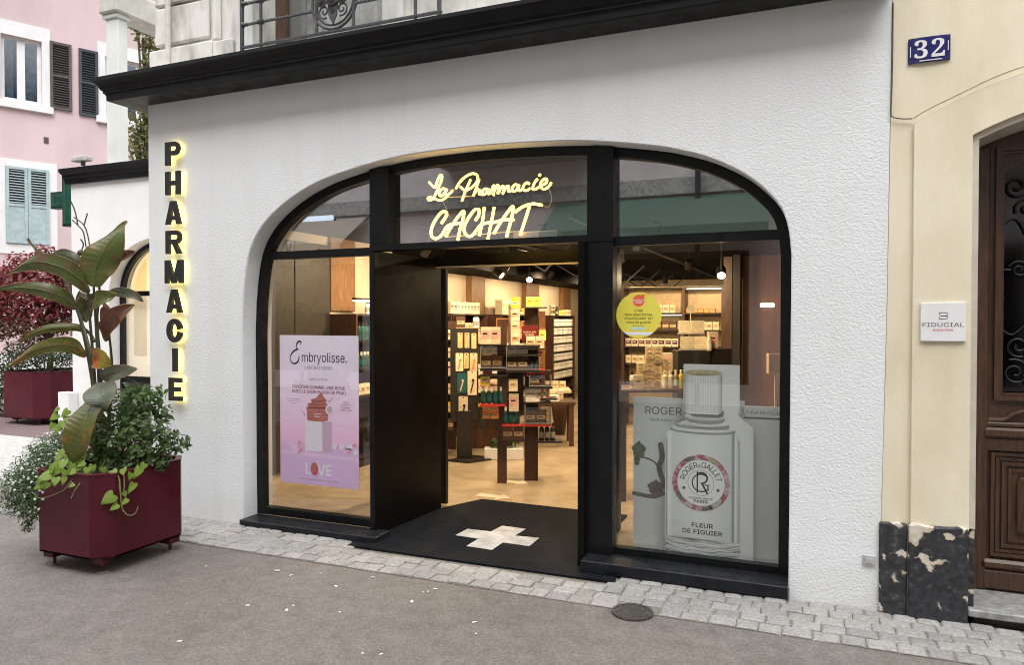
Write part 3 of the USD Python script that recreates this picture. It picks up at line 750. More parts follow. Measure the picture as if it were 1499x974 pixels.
obj('handle', moved(kn, 1.36, 0.36, 1.12), mat('brass', (0.55, 0.38, 0.14), 0.35, metallic=0.9), dr)

# house number plate
np_ = thing('house_number_plate', 'blue enamel house number plate reading 32', 'number plate', (0.523, -0.001, 3.033))
pl = bevbox(-0.098, 0.098, -0.004, 0.0, -0.070, 0.064, 0.0015).subdivide().subdivide().subdivide()
pl.vertices[:, 1] -= 0.006 * (1 - (pl.vertices[:, 0] / 0.098) ** 2)
obj('plate', pl, 'enamel_blue', np_)
D3 = [(0.0, 0.2), (0.043, 0.252), (0.113, 0.27), (0.122, 0.196), (0.185, 0.115), (0.333, 0.096), (0.407, 0.132), (0.452, 0.224), (0.452, 0.343), (0.397, 0.425), (0.29, 0.469), (0.157, 0.47), (0.157, 0.557), (0.317, 0.566), (0.399, 0.638), (0.426, 0.737), (0.399, 0.866), (0.334, 0.913), (0.256, 0.904), (0.2, 0.83), (0.191, 0.704), (0.122, 0.704), (0.052, 0.73), (0.009, 0.783), (0.009, 0.861), (0.035, 0.913), (0.122, 0.974), (0.235, 1.0), (0.443, 0.991), (0.583, 0.922), (0.635, 0.826), (0.626, 0.696), (0.548, 0.591), (0.435, 0.529), (0.583, 0.47), (0.661, 0.374), (0.67, 0.226), (0.609, 0.096), (0.557, 0.052), (0.426, 0.0), (0.157, 0.0), (0.026, 0.07), (0.0, 0.113)]
D2 = [(0.0, 0.0), (0.0, 0.157), (0.32, 0.481), (0.391, 0.604), (0.417, 0.711), (0.417, 0.803), (0.39, 0.875), (0.334, 0.913), (0.276, 0.913), (0.237, 0.894), (0.201, 0.839), (0.183, 0.678), (0.087, 0.687), (0.035, 0.713), (0.009, 0.757), (0.0, 0.835), (0.017, 0.887), (0.104, 0.965), (0.235, 1.0), (0.383, 1.0), (0.513, 0.965), (0.574, 0.922), (0.617, 0.852), (0.617, 0.687), (0.496, 0.504), (0.139, 0.162), (0.482, 0.157), (0.555, 0.212), (0.583, 0.296), (0.661, 0.296), (0.652, 0.0)]
for dg, x0 in ((D3, -0.069), (D2, 0.011)):
    g = sg.Polygon(dg).buffer(0)
    g = affinity.scale(g, 0.092, 0.094, origin=(0, 0))
    m = extr(g, -0.0125, -0.004)
    obj('digit', moved(m, x0, 0, -0.046), 'sign_white', np_, smooth=False)
for (x0, x1, z0, z1) in [(-0.045, 0.06, -0.0625, -0.058), (-0.0895, -0.0855, -0.035, 0.02), (0.0855, 0.0895, -0.02, 0.03)]:
    obj('border_line', bx(x0, x1, -0.011, -0.003, z0, z1), 'sign_white', np_)
obj('screw', [moved(rotated(lathe([(0, 0), (0.006, 0), (0.004, 0.003), (0, 0.003)], 10), math.pi / 2, (1, 0, 0)), sx * 0.088, -0.004, sz) for sx, sz in ((-1, -0.06), (1, 0.054), (-1, 0.054), (1, -0.06))], 'rust', np_)

# company plaque
pq = thing('company_plaque', 'square white plaque reading FIDUCIAL beside the brown door', 'plaque', (0.597, -0.013, 1.593))
obj('panel', bevbox(-0.104, 0.104, -0.014, -0.001, -0.104, 0.100, 0.002), 'sign_white', pq)
obj('lettering', moved(text('FIDUCIAL', 0.0205, 0.0006, False, 1.42), 0, -0.0142, -0.027), 'ink_grey', pq, smooth=False)
obj('lettering', moved(text('expertise', 0.0125, 0.0006, False, 1.25), 0, -0.0142, -0.049), 'ink_red', pq, smooth=False)
lg = sg.Polygon([(-0.016, 0.004), (0.016, 0.004), (0.016, 0.022), (0.013, 0.0225), (-0.013, 0.0225)]).buffer(0)
ring1 = rect(-0.0175, 0.0175, 0.0165, 0.034).buffer(0.002).difference(rect(-0.0145, 0.0145, 0.0195, 0.031).buffer(0.002))
ring2 = rect(-0.0175, 0.0175, 0.0025, 0.0175).buffer(0.002).difference(rect(-0.0145, 0.0145, 0.0055, 0.0145).buffer(0.002))
obj('emblem', moved(extr(ring1.union(ring2).difference(rect(-0.022, -0.012, 0.013, 0.021)), -0.0006, 0.0), 0, -0.0142, 0.012), 'ink_grey', pq, smooth=False)

# thin cables on the yellow wall
tag(obj('wall_cable', [tube(spline([(0.352, -0.008, 3.3), (0.350, -0.009, 2.9), (0.346, -0.010, 2.72), (0.356, -0.012, 2.690), (0.40, -0.014, 2.676), (0.445, -0.012, 2.672)], 40), 0.0035, 6)], 'cable_dark'), 'thin dark cable running down the seam between the white and yellow walls', 'cable')
tag(obj('wall_cable', [tube(spline([(0.448, -0.016, 2.67), (0.52, -0.018, 2.712), (0.66, -0.018, 2.775), (0.85, -0.018, 2.855), (1.05, -0.018, 2.905)], 40), 0.0035, 6)], 'cable_beige'), 'painted cable clipped above the arch of the brown door', 'cable')

# ================================================================== NEON SCRIPT BEHIND THE PANE OVER THE DOOR
NX = lambda u, v: ((600 + u / 6.517), (230 + v / 6.517))


def on_plane(px, py, y):
    d = FWD + RIGHT * (px - 749.5) / FPX + UP * (487 - py) / FPX
    return EYE + d * ((y - EYE[1]) / d[1])


strokes = {
    'letter L': [[(183, 238), (205, 262), (238, 290), (262, 225), (288, 172), (307, 182), (298, 230), (268, 300), (236, 372), (212, 402), (182, 410), (172, 393), (192, 380), (235, 398), (292, 413), (330, 395), (352, 372)]],
    'letter a': [[(352, 312), (315, 300), (284, 328), (282, 362), (305, 370), (335, 335), (350, 305), (340, 350), (352, 370), (384, 342), (408, 322)]],
    'letter P': [[(580, 212), (545, 290), (520, 350), (495, 422)], [(440, 300), (475, 240), (535, 183), (600, 156), (645, 178), (640, 232), (600, 280), (552, 310), (512, 310), (480, 282)]],
    'letter h': [[(662, 208), (640, 275), (605, 372)], [(612, 350), (645, 312), (668, 318), (660, 350), (685, 356), (702, 340)]],
    'letter a ': [[(750, 308), (718, 302), (690, 328), (690, 356), (715, 354), (742, 320), (750, 306), (742, 345), (760, 350)]],
    'letter r': [[(764, 352), (780, 310), (798, 272), (808, 285), (805, 320), (798, 368)]],
    'letter m': [[(806, 322), (834, 268), (846, 285), (840, 348), (866, 298), (888, 276), (896, 298), (886, 350), (908, 303), (932, 274), (944, 290), (938, 325), (962, 328)]],
    'letter a  ': [[(1040, 272), (1006, 262), (978, 290), (978, 320), (1004, 324), (1032, 288), (1042, 266), (1032, 310), (1052, 320), (1072, 302)]],
    'letter c': [[(1142, 256), (1115, 244), (1086, 270), (1080, 306), (1108, 320), (1146, 298)]],
    'letter i': [[(1218, 208), (1186, 250), (1172, 300), (1192, 308), (1232, 286)], [(1244, 160), (1234, 182)]],
    'letter e': [[(1246, 272), (1292, 252), (1308, 220), (1286, 206), (1252, 238), (1248, 286), (1284, 304), (1326, 278), (1350, 240)]],
    'letter C': [[(300, 632), (335, 582), (350, 538), (320, 518), (272, 560), (222, 640), (202, 712), (215, 765), (258, 775), (308, 738), (350, 668), (402, 636)]],
    'letter A': [[(340, 760), (395, 665), (455, 575), (512, 515), (505, 595), (475, 700), (457, 796)], [(350, 690), (378, 648), (440, 634), (500, 630), (530, 642)]],
    'letter C ': [[(622, 606), (652, 562), (660, 506), (622, 500), (572, 560), (528, 640), (518, 708), (556, 755), (600, 742), (640, 690), (680, 645), (740, 626)]],
    'letter H': [[(710, 478), (695, 600), (662, 752)], [(805, 475), (778, 620), (744, 785)], [(740, 626), (800, 622), (860, 606), (925, 598), (992, 600)]],
    'letter A ': [[(798, 732), (860, 630), (925, 535), (985, 470), (968, 590), (940, 690), (922, 766)]],
    'letter T': [[(1000, 526), (1080, 472), (1170, 446), (1262, 458)], [(1142, 466), (1100, 600), (1052, 745)]],
}
ne = thing('neon_sign', 'glowing script sign La Pharmacie CACHAT hung behind the pane over the doorway', 'neon sign')
for k, (nm, lines) in enumerate(strokes.items()):
    ms = []
    for ln in lines:
        p3 = np.array([on_plane(*NX(u, v), 0.232) for u, v in ln])
        ms.append(tube(spline(p3, max(8, 6 * len(ln))), 0.0078 if k < 11 else 0.0098, 7))
    obj('neon_letter', ms, 'neon', ne, label='neon ' + nm.strip())
pt = lambda u, v, y=0.235: on_plane(*NX(u, v), y)
obj('lead_wire', [tube(spline([pt(1262, 458), pt(1312, 478), pt(1336, 455), pt(1352, 385), pt(1325, 300)], 20), 0.0035, 6), tube(spline([pt(318, 425), pt(350, 500), pt(380, 575)], 8), 0.002, 5)], mat('wire_pale', (0.55, 0.50, 0.40), 0.4), ne)
obj('support_bar', [tube([pt(330, 385, 0.248), pt(620, 372, 0.248)], 0.0035, 6), tube([pt(335, 765, 0.248), pt(1080, 705, 0.248)], 0.0035, 6), tube([pt(385, 310, 0.248), pt(440, 308, 0.248)], 0.003, 6)], mat('acrylic', (0.5, 0.48, 0.44), 0.2), ne)
obj('hanging_wire', [tube([pt(278, 175), pt(280, 60)], 0.0012, 4), tube([pt(1244, 160), pt(1266, 0)], 0.0012, 4)], 'iron_grey', ne)
obj('transformer', moved(bevbox(-0.16, 0.16, 0, 0.05, -0.03, 0.03, 0.005), *(pt(1190, 748, 0.25) + np.array([0, 0, 0.0]))), mat('transformer_grey', (0.30, 0.29, 0.27), 0.5), ne)

# ================================================================== PINK POSTER IN THE LEFT WINDOW
po = thing('pink_poster', 'pink cosmetics poster with a jar on a white cube in the left shop window', 'poster', (-3.571, 0.202, 0.90))
obj('sheet', bx(-0.370, 0.370, 0.0, 0.004, -0.583, 0.582), usdkit.material(stage, '/World/Looks/poster_pink', {
    'tc': ('texture_coordinate', {}), 'sep': ('separate_xyz', {}), 'g': ('map_range', {'from_min': -0.58, 'from_max': 0.58}),
    'r': ('rgb_ramp', {'ramp': [(0.0, (0.72, 0.50, 0.76)), (0.24, (0.72, 0.51, 0.76)), (0.30, (0.90, 0.56, 0.78)), (0.42, (0.90, 0.64, 0.84)), (0.65, (0.89, 0.74, 0.89)), (1.0, (0.89, 0.81, 0.92))]}),
    'p': ('principled_bsdf', {'roughness': 0.35})}, [('tc.object', 'sep.vector'), ('sep.z', 'g.value'), ('g.result', 'r.fac'), ('r.color', 'p.base_color')], surface='p.BSDF'), po)
ink = lambda s, h, x, z, m, sx=1.0, bold=False: obj('print_lettering', moved(text(s, h, 0.0006, bold, sx), x, -0.0002, z), m, po, smooth=False)
ink('mbryolisse.', 0.072, 0.055, 0.376, mat('ink_plum', (0.03, 0.015, 0.035), 0.5), 0.80)
eb = spline([(-0.165, 0, 0.512), (-0.163, 0, 0.528), (-0.180, 0, 0.535), (-0.203, 0, 0.515), (-0.207, 0, 0.485), (-0.192, 0, 0.472), (-0.218, 0, 0.465), (-0.255, 0, 0.435), (-0.268, 0, 0.395), (-0.245, 0, 0.363), (-0.212, 0, 0.362), (-0.188, 0, 0.385), (-0.180, 0, 0.420)], 60)
eb[:, 1] = -0.0004
wv = 0.0035 + 0.0035 * np.sin(np.linspace(0, 3 * np.pi, 60)) ** 2
e_poly = unary_union([sg.LineString(eb[i:i + 2][:, [0, 2]]).buffer(wv[i]) for i in range(59)])
obj('print_lettering', extr(e_poly, -0.0008, -0.0002), 'ink_plum', po, smooth=False)
ink('LABORATOIRES', 0.026, 0.0, 0.318, mat('ink_mauve', (0.36, 0.24, 0.40), 0.5), 0.95)
ink('INNOVATION', 0.019, 0.0, 0.232, 'ink_mauve', 1.0)
ink('FRAÎCHE COMME UNE ROSE', 0.0235, 0.0, 0.168, mat('ink_rosewood', (0.27, 0.07, 0.14), 0.5), 1.12, True)
ink('AVEC LE SOIN BLUSH DE PEAU', 0.0235, 0.0, 0.132, 'ink_rosewood', 1.05, True)
for ln, z in (('Bonne mine immédiate', 0.078), ('enrichi en extraits', 0.060), ('de rose', 0.042)):
    ink(ln, 0.0085, -0.232, z, 'ink_mauve')
for ln, z in (('Formule', 0.070), ('infusée à 95%', 0.050), ("d'ingrédients", 0.030), ("d'origine naturelle", 0.010)):
    ink(ln, 0.0095, 0.252, z, 'ink_rosewood')
ink('Conseil et maquillage beauté - usage externe - voir notice - soin visage', 0.0078, 0.0, -0.545, 'ink_mauve')


def shape(pts, m, y=-0.0006, nm='print_shape', smooth=False):
    obj(nm, extr(sg.Polygon(pts).buffer(0), y, y + 0.0006), m, po, smooth=False)


mat('print_white', (0.80, 0.76, 0.82), 0.4)
mat('print_cube_side', (0.62, 0.44, 0.58), 0.4)
mat('print_rose', (0.42, 0.135, 0.12), 0.35, col2=(0.55, 0.21, 0.18), scale=24, stretch=(0.3, 1, 3))
mat('print_rose_dark', (0.22, 0.06, 0.06), 0.35)
mat('print_floor', (0.80, 0.60, 0.78), 0.4)
mat('print_flower', (0.82, 0.60, 0.70), 0.4, col2=(0.68, 0.20, 0.36), scale=30, lo=0.42, hi=0.62)
shape([(-0.370, -0.325), (0.370, -0.342), (0.370, -0.372), (-0.370, -0.352)], 'print_floor', -0.0003)
shape([(-0.128, -0.080), (0.036, -0.086), (0.036, -0.318), (-0.128, -0.318)], 'print_white')
shape([(0.0365, -0.086), (0.125, -0.082), (0.125, -0.315), (0.0365, -0.318)], 'print_cube_side')
shape([(-0.105, -0.078), (-0.112, 0.022), (0.092, 0.024), (0.088, -0.072), (0.05, -0.084), (-0.06, -0.085)], 'print_rose', -0.0012)
shape([(-0.112, 0.016), (-0.112, 0.024), (0.092, 0.026), (0.092, 0.017)], 'print_rose_dark', -0.0016)
sw = spline([(-0.095, 0, 0.0265), (-0.10, 0, 0.05), (-0.06, 0, 0.062), (-0.07, 0, 0.082), (-0.02, 0, 0.098), (0.0, 0, 0.118), (0.035, 0, 0.142), (0.045, 0, 0.115), (0.075, 0, 0.085), (0.072, 0, 0.06), (0.092, 0, 0.048), (0.085, 0, 0.0265)], 50)
shape(sw[:, [0, 2]], 'print_rose', -0.0012)
for z0 in (0.052, 0.078):
    ln = spline([(-0.07, 0, z0), (0.0, 0, z0 - 0.008), (0.07, 0, z0 + 0.008)], 14)
    obj('print_shape', extr(sg.LineString(ln[:, [0, 2]]).buffer(0.0022), -0.0017, -0.0013), 'print_rose_dark', po, smooth=False)
obj('print_shape', extr(sg.Point(0.108, 0.012).buffer(0.040), -0.0024, -0.0018), 'print_white', po, smooth=False)
obj('print_shape', extr(sg.Point(0.108, 0.012).buffer(0.026), -0.0029, -0.0025), 'print_cube_side', po, smooth=False)
ink('95%', 0.014, 0.108, 0.008, 'print_white', 1, True)
for z_, w_ in ((-0.028, 0.07), (-0.05, 0.05)):
    obj('print_shape', bx(-0.04, -0.04 + w_, -0.0017, -0.0013, z_, z_ + 0.006), 'print_white', po)
rr = np.random.default_rng(5)
for (x0, x1, nfl) in ((-0.33, -0.14, 9), (0.13, 0.355, 11)):
    for _ in range(nfl):
        fx, fz, fr = rr.uniform(x0, x1), rr.uniform(-0.325, -0.255), rr.uniform(0.018, 0.036)
        a = np.linspace(0, 2 * np.pi, 40, endpoint=False)
        rad = fr * (0.68 + 0.32 * np.abs(np.cos(2.5 * a + rr.uniform(0, 6))))
        yy = -0.0010 - 0.00025 * rr.integers(0, 8)
        shape(np.c_[fx + rad * np.cos(a), fz + rad * np.sin(a)], ('print_flower', 'print_white', 'print_floor')[rr.integers(0, 3)], yy, 'print_flower')
obj('print_lettering', moved(text('L', 0.082, 0.0006, True, 0.95), -0.098, -0.0004, -0.498), 'print_white', po, smooth=False)
obj('print_lettering', moved(text('VE', 0.082, 0.0006, True, 0.95), 0.055, -0.0004, -0.500), 'print_white', po, smooth=False)
obj('print_shape', extr(affinity.scale(sg.Point(-0.040, -0.455).buffer(0.044), 0.8, 1.12), -0.0014, -0.0006), 'print_rose', po, smooth=False)
shape([(-0.055, -0.488), (-0.035, -0.470), (-0.008, -0.462), (-0.012, -0.488), (-0.035, -0.506)], 'ink_red', -0.0019)
for sx, x0, z0 in ((1, -0.165, -0.005), (-1, 0.135, 0.105)):
    obj('print_shape', [extr(sg.LineString([(x0, z0), (x0 + 0.02 * sx, z0 - 0.012), (x0 + 0.032 * sx, z0 - 0.03)]).buffer(0.002), -0.0008, -0.0002), extr(sg.Polygon([(x0 + 0.024 * sx, z0 - 0.026), (x0 + 0.040 * sx, z0 - 0.026), (x0 + 0.034 * sx, z0 - 0.042)]), -0.0008, -0.0002)], 'ink_mauve', po, smooth=False)

# ================================================================== YELLOW ROUND STICKER
yk = thing('round_sticker', 'round yellow sticker with an orange badge on the right shop window', 'sticker', (-1.0655, 0.1845, 1.632))
obj('disc', moved(extr(sg.Point(0, 0).buffer(0.146, 48), -0.0008, 0.001)), mat('sticker_yellow', (0.80, 0.66, 0.06), 0.4, col2=(0.78, 0.70, 0.10), scale=4), yk)
obj('badge', extr(unary_union([sg.Point(0, 0.093).buffer(0.037), sg.Polygon([(0.012, 0.128), (0.040, 0.134), (0.033, 0.09)])]), -0.0016, -0.0009), mat('sticker_orange', (0.75, 0.13, 0.045), 0.4), yk)
obj('badge_ring', extr(sg.Point(0, 0.093).buffer(0.045).difference(sg.Point(0, 0.093).buffer(0.040)), -0.0015, -0.0009), mat('sticker_peach', (0.85, 0.55, 0.2), 0.4), yk)
for s, h, z, b in (("C'est", 0.0165, 0.022, True), ('Mon bilan forme,', 0.0165, -0.004, True), ('chouchoutez-le !', 0.0165, -0.028, True), ('votre kit gratuit.', 0.0165, -0.053, True)):
    obj('lettering', moved(text(s, h, 0.0006, b), 0, -0.0010, z), mat('sticker_ink_' + str(abs(int(z * 1000))), (0.20, 0.19, 0.02), 0.5), yk, smooth=False)
obj('lettering', moved(text('MON BILAN', 0.010, 0.0006, True), 0, -0.0017, 0.090), 'sign_white', yk, smooth=False)
obj('lettering', moved(text('FORME', 0.010, 0.0006, True), 0, -0.0017, 0.075), 'sign_white', yk, smooth=False)
obj('line', bx(-0.04, 0.04, -0.0014, -0.0009, -0.069, -0.066), 'sticker_ink_4', yk)
obj('band', extr(sg.Point(0, 0).buffer(0.1455, 48).intersection(rect(-0.1, 0.12, -0.128, -0.108)), -0.0013, -0.0009), 'sign_white', yk, smooth=False)
obj('band', bx(-0.045, 0.045, -0.0013, -0.0009, -0.094, -0.076), mat('sticker_blue', (0.45, 0.66, 0.62), 0.4), yk)

# ================================================================== PERFUME DISPLAY IN THE RIGHT WINDOW
mat('display_grey', (0.50, 0.54, 0.525), 0.45, var=0.06, scale=2)
bd = thing('display_board', 'grey green cardboard display board with fig branch print, behind the cut-out bottle', 'display board', (-0.80, 0.45, 0.02))
obj('board', bx(-0.36, 0.36, 0.0, 0.012, 0.0, 1.062), 'display_grey', bd)
obj('lettering', moved(text('ROGER & GALLET', 0.050, 0.0006, False, 1.08, center=False), -0.285, -0.0002, 0.950), 'ink_grey', bd, smooth=False)
obj('lettering', moved(text('RUE SAINT-HONORÉ PARIS', 0.017, 0.0006, False, 1.3, center=False), -0.245, -0.0002, 0.905), 'ink_grey', bd, smooth=False)
mat('print_bark', (0.10, 0.09, 0.085), 0.5, var=0.35, scale=30)
mat('print_fig', (0.075, 0.05, 0.07), 0.5, var=0.3, scale=20)
mat('print_leaf', (0.07, 0.105, 0.06), 0.5, var=0.35, scale=25)
br = lambda pts, w: obj('print_branch', extr(unary_union([sg.LineString(np.array(spline([(x, 0, z) for x, z in pts], 24))[:, [0, 2]]).buffer(w)]), -0.0007, -0.0001), 'print_bark', bd, smooth=False)
br([(-0.175, 0.745), (-0.165, 0.66), (-0.185, 0.60), (-0.165, 0.52), (-0.125, 0.44), (-0.05, 0.30)], 0.018)
br([(-0.168, 0.56), (-0.22, 0.63), (-0.31, 0.66)], 0.006)
br([(-0.12, 0.44), (-0.22, 0.395), (-0.355, 0.405)], 0.014)
br([(-0.15, 0.49), (-0.10, 0.56), (-0.085, 0.59)], 0.008)
for (cx_, cz, rx, rz, mm) in ((-0.205, 0.455, 0.054, 0.048, 'print_fig'), (-0.322, 0.70, 0.045, 0.055, 'print_leaf'), (-0.085, 0.625, 0.038, 0.045, 'print_leaf'), (-0.335, 0.63, 0.02, 0.035, 'print_leaf')):
    a = np.linspace(0, 2 * np.pi, 40, endpoint=False)
    rad = 1 + 0.10 * np.sin(5 * a) + 0.05 * np.sin(9 * a)
    obj('print_fruit' if mm == 'print_fig' else 'print_leaf', extr(sg.Polygon(np.c_[cx_ + rx * rad * np.cos(a), cz + rz * rad * np.sin(a)]), -0.0012, -0.0007), mm, bd, smooth=False)
b2 = thing('display_board', 'plain grey display board against the right edge of the right shop window', 'display board', (-0.315, 0.425, 0.02))
obj('board', bx(-0.125, 0.125, 0.0, 0.012, 0.0, 1.035), 'display_grey', b2)
obj('print_edge', [bx(-0.124, 0.124, -0.002, -0.0005, 0.955, 0.965)], 'print_bark', b2)
obj('lettering', moved(text('FLEUR DE FIGUIER', 0.018, 0.0006, False, 1.0), 0, -0.0002, 0.985), 'ink_grey', b2, smooth=False)

bt = thing('bottle_cutout', 'large cardboard cut-out of a perfume bottle with ribbed cap and round label', 'display figure', (-0.695, 0.375, 0.02))
mat('cut_edge', (0.60, 0.635, 0.61), 0.45)
mat('bottle_print', (0.43, 0.465, 0.455), 0.4, var=0.04, scale=3)
cap_o = rect(-0.115, 0.228, 0.985, 1.292).buffer(0.0)
sil = unary_union([rect(-0.112, 0.225, 0.992, 1.288).buffer(0.02, join_style=1).buffer(-0.013), sg.Polygon([(-0.105, 1.0), (0.20, 1.0), (0.245, 0.955), (0.315, 0.90), (0.319, 0.0), (-0.236, 0.0), (-0.236, 0.82), (-0.205, 0.875), (-0.105, 0.93)])]).buffer(0.004).buffer(-0.004)
obj('board', extr(sil, 0.0, 0.012), 'cut_edge', bt, smooth=False)
# printed bottle: glass body bowed slightly forward like the embossed card
body = sg.Polygon([(-0.228, 0.165), (-0.228, 0.80), (-0.215, 0.845), (-0.18, 0.875), (0.185, 0.875), (0.222, 0.845), (0.236, 0.80), (0.236, 0.165)]).buffer(0)
obj('bottle_body', extr(body, -0.004, -0.0002), usdkit.material(stage, '/World/Looks/bottle_body', {
    'tc': ('texture_coordinate', {}), 'sep': ('separate_xyz', {}), 'g': ('map_range', {'from_min': -0.228, 'from_max': 0.236}),
    'r': ('rgb_ramp', {'ramp': [(0.0, (0.14, 0.16, 0.155)), (0.03, (0.66, 0.70, 0.68)), (0.10, (0.52, 0.56, 0.545)), (0.5, (0.60, 0.64, 0.615)), (0.88, (0.52, 0.56, 0.55)), (0.915, (0.15, 0.18, 0.175)), (0.94, (0.66, 0.70, 0.68)), (1.0, (0.30, 0.33, 0.325))]}),
    'p': ('principled_bsdf', {'roughness': 0.35})}, [('tc.object', 'sep.vector'), ('sep.x', 'g.value'), ('g.result', 'r.fac'), ('r.color', 'p.base_color')], surface='p.BSDF'), bt, smooth=False)
mat('bottle_line', (0.22, 0.245, 0.24), 0.4)
mat('bottle_pale', (0.60, 0.63, 0.61), 0.4)
for k, (z0, hw, c0) in enumerate(((0.872, 0.20, 0.002), (0.888, 0.195, 0.002), (0.905, 0.165, 0.0), (0.922, 0.14, 0.01), (0.945, 0.115, 0.02), (0.965, 0.105, 0.03))):
    ln = np.array([(c0 + hw * math.cos(a), z0 - 0.022 * math.sin(a)) for a in np.linspace(0, np.pi, 24)])
    obj('shoulder_ring', extr(sg.LineString(ln).buffer(0.004 if k % 2 else 0.0065), -0.0046 - 0.0001 * k, -0.0041), ('bottle_line', 'bottle_pale')[k % 2], bt, smooth=False)
obj('neck', extr(rect(-0.075, 0.135, 0.955, 1.0), -0.003, -0.0002), mat('neck_metal', (0.16, 0.17, 0.165), 0.4), bt, smooth=False)
obj('cap', extr(sg.Polygon([(-0.112, 0.995), (-0.112, 1.24), (0.125, 1.24), (0.125, 0.995), (0.10, 0.975), (-0.088, 0.975)]), -0.006, -0.0002), mat('cap_print', (0.66, 0.69, 0.67), 0.4), bt, smooth=False)
for k in range(34):
    xx = -0.109 + 0.231 * (0.5 - 0.5 * math.cos(math.pi * (k + 0.5) / 34))
    obj('cap_rib', bx(xx - 0.0012, xx + 0.0012, -0.0072, -0.0060, 0.985, 1.232), 'bottle_line' if k in (0, 1, 32, 33) else mat('rib_%d' % k, (0.42, 0.445, 0.435), 0.4), bt)
obj('cap_top', extr(affinity.scale(sg.Point(0.0065, 1.242).buffer(0.1185, 32), 1, 0.16), -0.0072, -0.0061), mat('cap_gold', (0.40, 0.37, 0.22), 0.35, var=0.3, scale=14), bt, smooth=False)
# thick glass foot
obj('foot', extr(sg.Polygon([(-0.232, 0.005), (0.238, 0.005), (0.240, 0.120), (0.232, 0.1635), (-0.224, 0.1635), (-0.234, 0.120)]), -0.0035, -0.0002), mat('glass_foot', (0.18, 0.20, 0.20), 0.3, col2=(0.62, 0.65, 0.64), scale=16, stretch=(0.35, 1, 2.6), lo=0.4, hi=0.62), bt, smooth=False)
for k in range(9):
    zz = 0.055 + k * 0.0098
    ln = [(x, zz + 0.028 * (x / 0.235) ** 2 + 0.004 * math.sin(x * 40 + k)) for x in np.linspace(-0.225, 0.230, 24)]
    obj('foot_streak', extr(sg.LineString(ln).buffer(0.0016 + 0.0012 * (k % 3)), -0.0042, -0.0036), ('bottle_line', 'bottle_pale', 'bottle_pale')[k % 3], bt, smooth=False)
# round label
LC = (-0.005, 0.530)
disc = lambda r0, r1=0.0: (sg.Point(LC).buffer(r0, 40) if r1 == 0 else sg.Point(LC).buffer(r0, 40).difference(sg.Point(LC).buffer(r1, 40)))
obj('label_disc', extr(disc(0.150), -0.0052, -0.0041), mat('label_cream', (0.66, 0.69, 0.665), 0.45), bt, smooth=False)
obj('label_border', extr(disc(0.182, 0.151), -0.0056, -0.0041), mat('label_pattern', (0.30, 0.05, 0.085), 0.45, col2=(0.50, 0.42, 0.42), scale=24, lo=0.44, hi=0.60), bt, smooth=False)
for a0, mm in ((115, 'print_leaf'), (63, mat('label_olive', (0.30, 0.30, 0.15), 0.4)), (215, 'print_leaf'), (285, 'print_leaf'), (300, mat('label_grey', (0.35, 0.38, 0.37), 0.4))):
    a = np.radians(np.linspace(a0 - 8, a0 + 8, 8))
    obj('label_leaf', extr(sg.LineString(np.c_[LC[0] + 0.1665 * np.cos(a), LC[1] + 0.1665 * np.sin(a)]).buffer(0.0115), -0.0062, -0.0057), mm, bt, smooth=False)
obj('label_line', extr(disc(0.152, 0.1495), -0.0061, -0.0042), 'ink_grey', bt, smooth=False)
obj('label_line', extr(disc(0.083, 0.0810), -0.0061, -0.0053), 'ink_grey', bt, smooth=False)
word = 'ROGER&GALLET'
wid = {'R': 1.0, 'O': 1.15, 'G': 1.15, 'E': 0.92, '&': 0.78, 'A': 1.08, 'L': 0.86, 'T': 0.98}
tot = sum(wid[c] for c in word)
ang = 172.0
for c in word:
    half = wid[c] / tot * 164 / 2
    ang -= half
    m = text(c, 0.036 if c != '&' else 0.022, 0.0006, False, 0.95)
    m = rotated(m, -math.radians(ang - 90), (0, 1, 0))
    a = math.radians(ang)
    obj('label_letter', moved(m, LC[0] + 0.099 * math.cos(a), -0.0055, LC[1] + 0.099 * math.sin(a)), 'ink_black', bt, smooth=False)
    ang -= half
obj('label_lettering', moved(text('PARIS', 0.020, 0.0006, True, 1.1), LC[0], -0.0055, LC[1] - 0.130), 'ink_black', bt, smooth=False)
obj('label_lettering', moved(text('RUE SAINT-HONORÉ', 0.0085, 0.0006, True, 1.25), LC[0], -0.0055, LC[1] - 0.104), 'ink_black', bt, smooth=False)
mono = [sg.LineString([(LC[0] - 0.022, LC[1] - 0.062), (LC[0] - 0.022, LC[1] + 0.068)]).buffer(0.0045)]
arcp = lambda cx_, cz, r, a0, a1: sg.LineString([(cx_ + r * math.cos(math.radians(t)), cz + r * math.sin(math.radians(t))) for t in np.linspace(a0, a1, 24)])
mono += [arcp(LC[0] + 0.006, LC[1] + 0.032, 0.034, -80, 140).buffer(0.0055), sg.LineString([(LC[0] + 0.006, LC[1] - 0.002), (LC[0] + 0.04, LC[1] - 0.064)]).buffer(0.0055), arcp(LC[0] + 0.002, LC[1] - 0.0, 0.056, 60, 310).buffer(0.004), sg.LineString([(LC[0] + 0.020, LC[1] - 0.012), (LC[0] + 0.052, LC[1] - 0.012)]).buffer(0.003), sg.LineString([(LC[0] + 0.046, LC[1] - 0.012), (LC[0] + 0.046, LC[1] - 0.046)]).buffer(0.004)]
obj('monogram', extr(unary_union(mono), -0.0061, -0.0053), 'ink_black', bt, smooth=False)
for sx in (-1, 1):
    fl = unary_union([sg.Point(LC[0] + sx * 0.108 + 0.006 * math.cos(t), LC[1] - 0.040 + 0.006 * math.sin(t)).buffer(0.005) for t in np.linspace(0, 2 * np.pi, 6, endpoint=False)])
    obj('label_flower', extr(fl, -0.0061, -0.0053), 'ink_grey', bt, smooth=False)
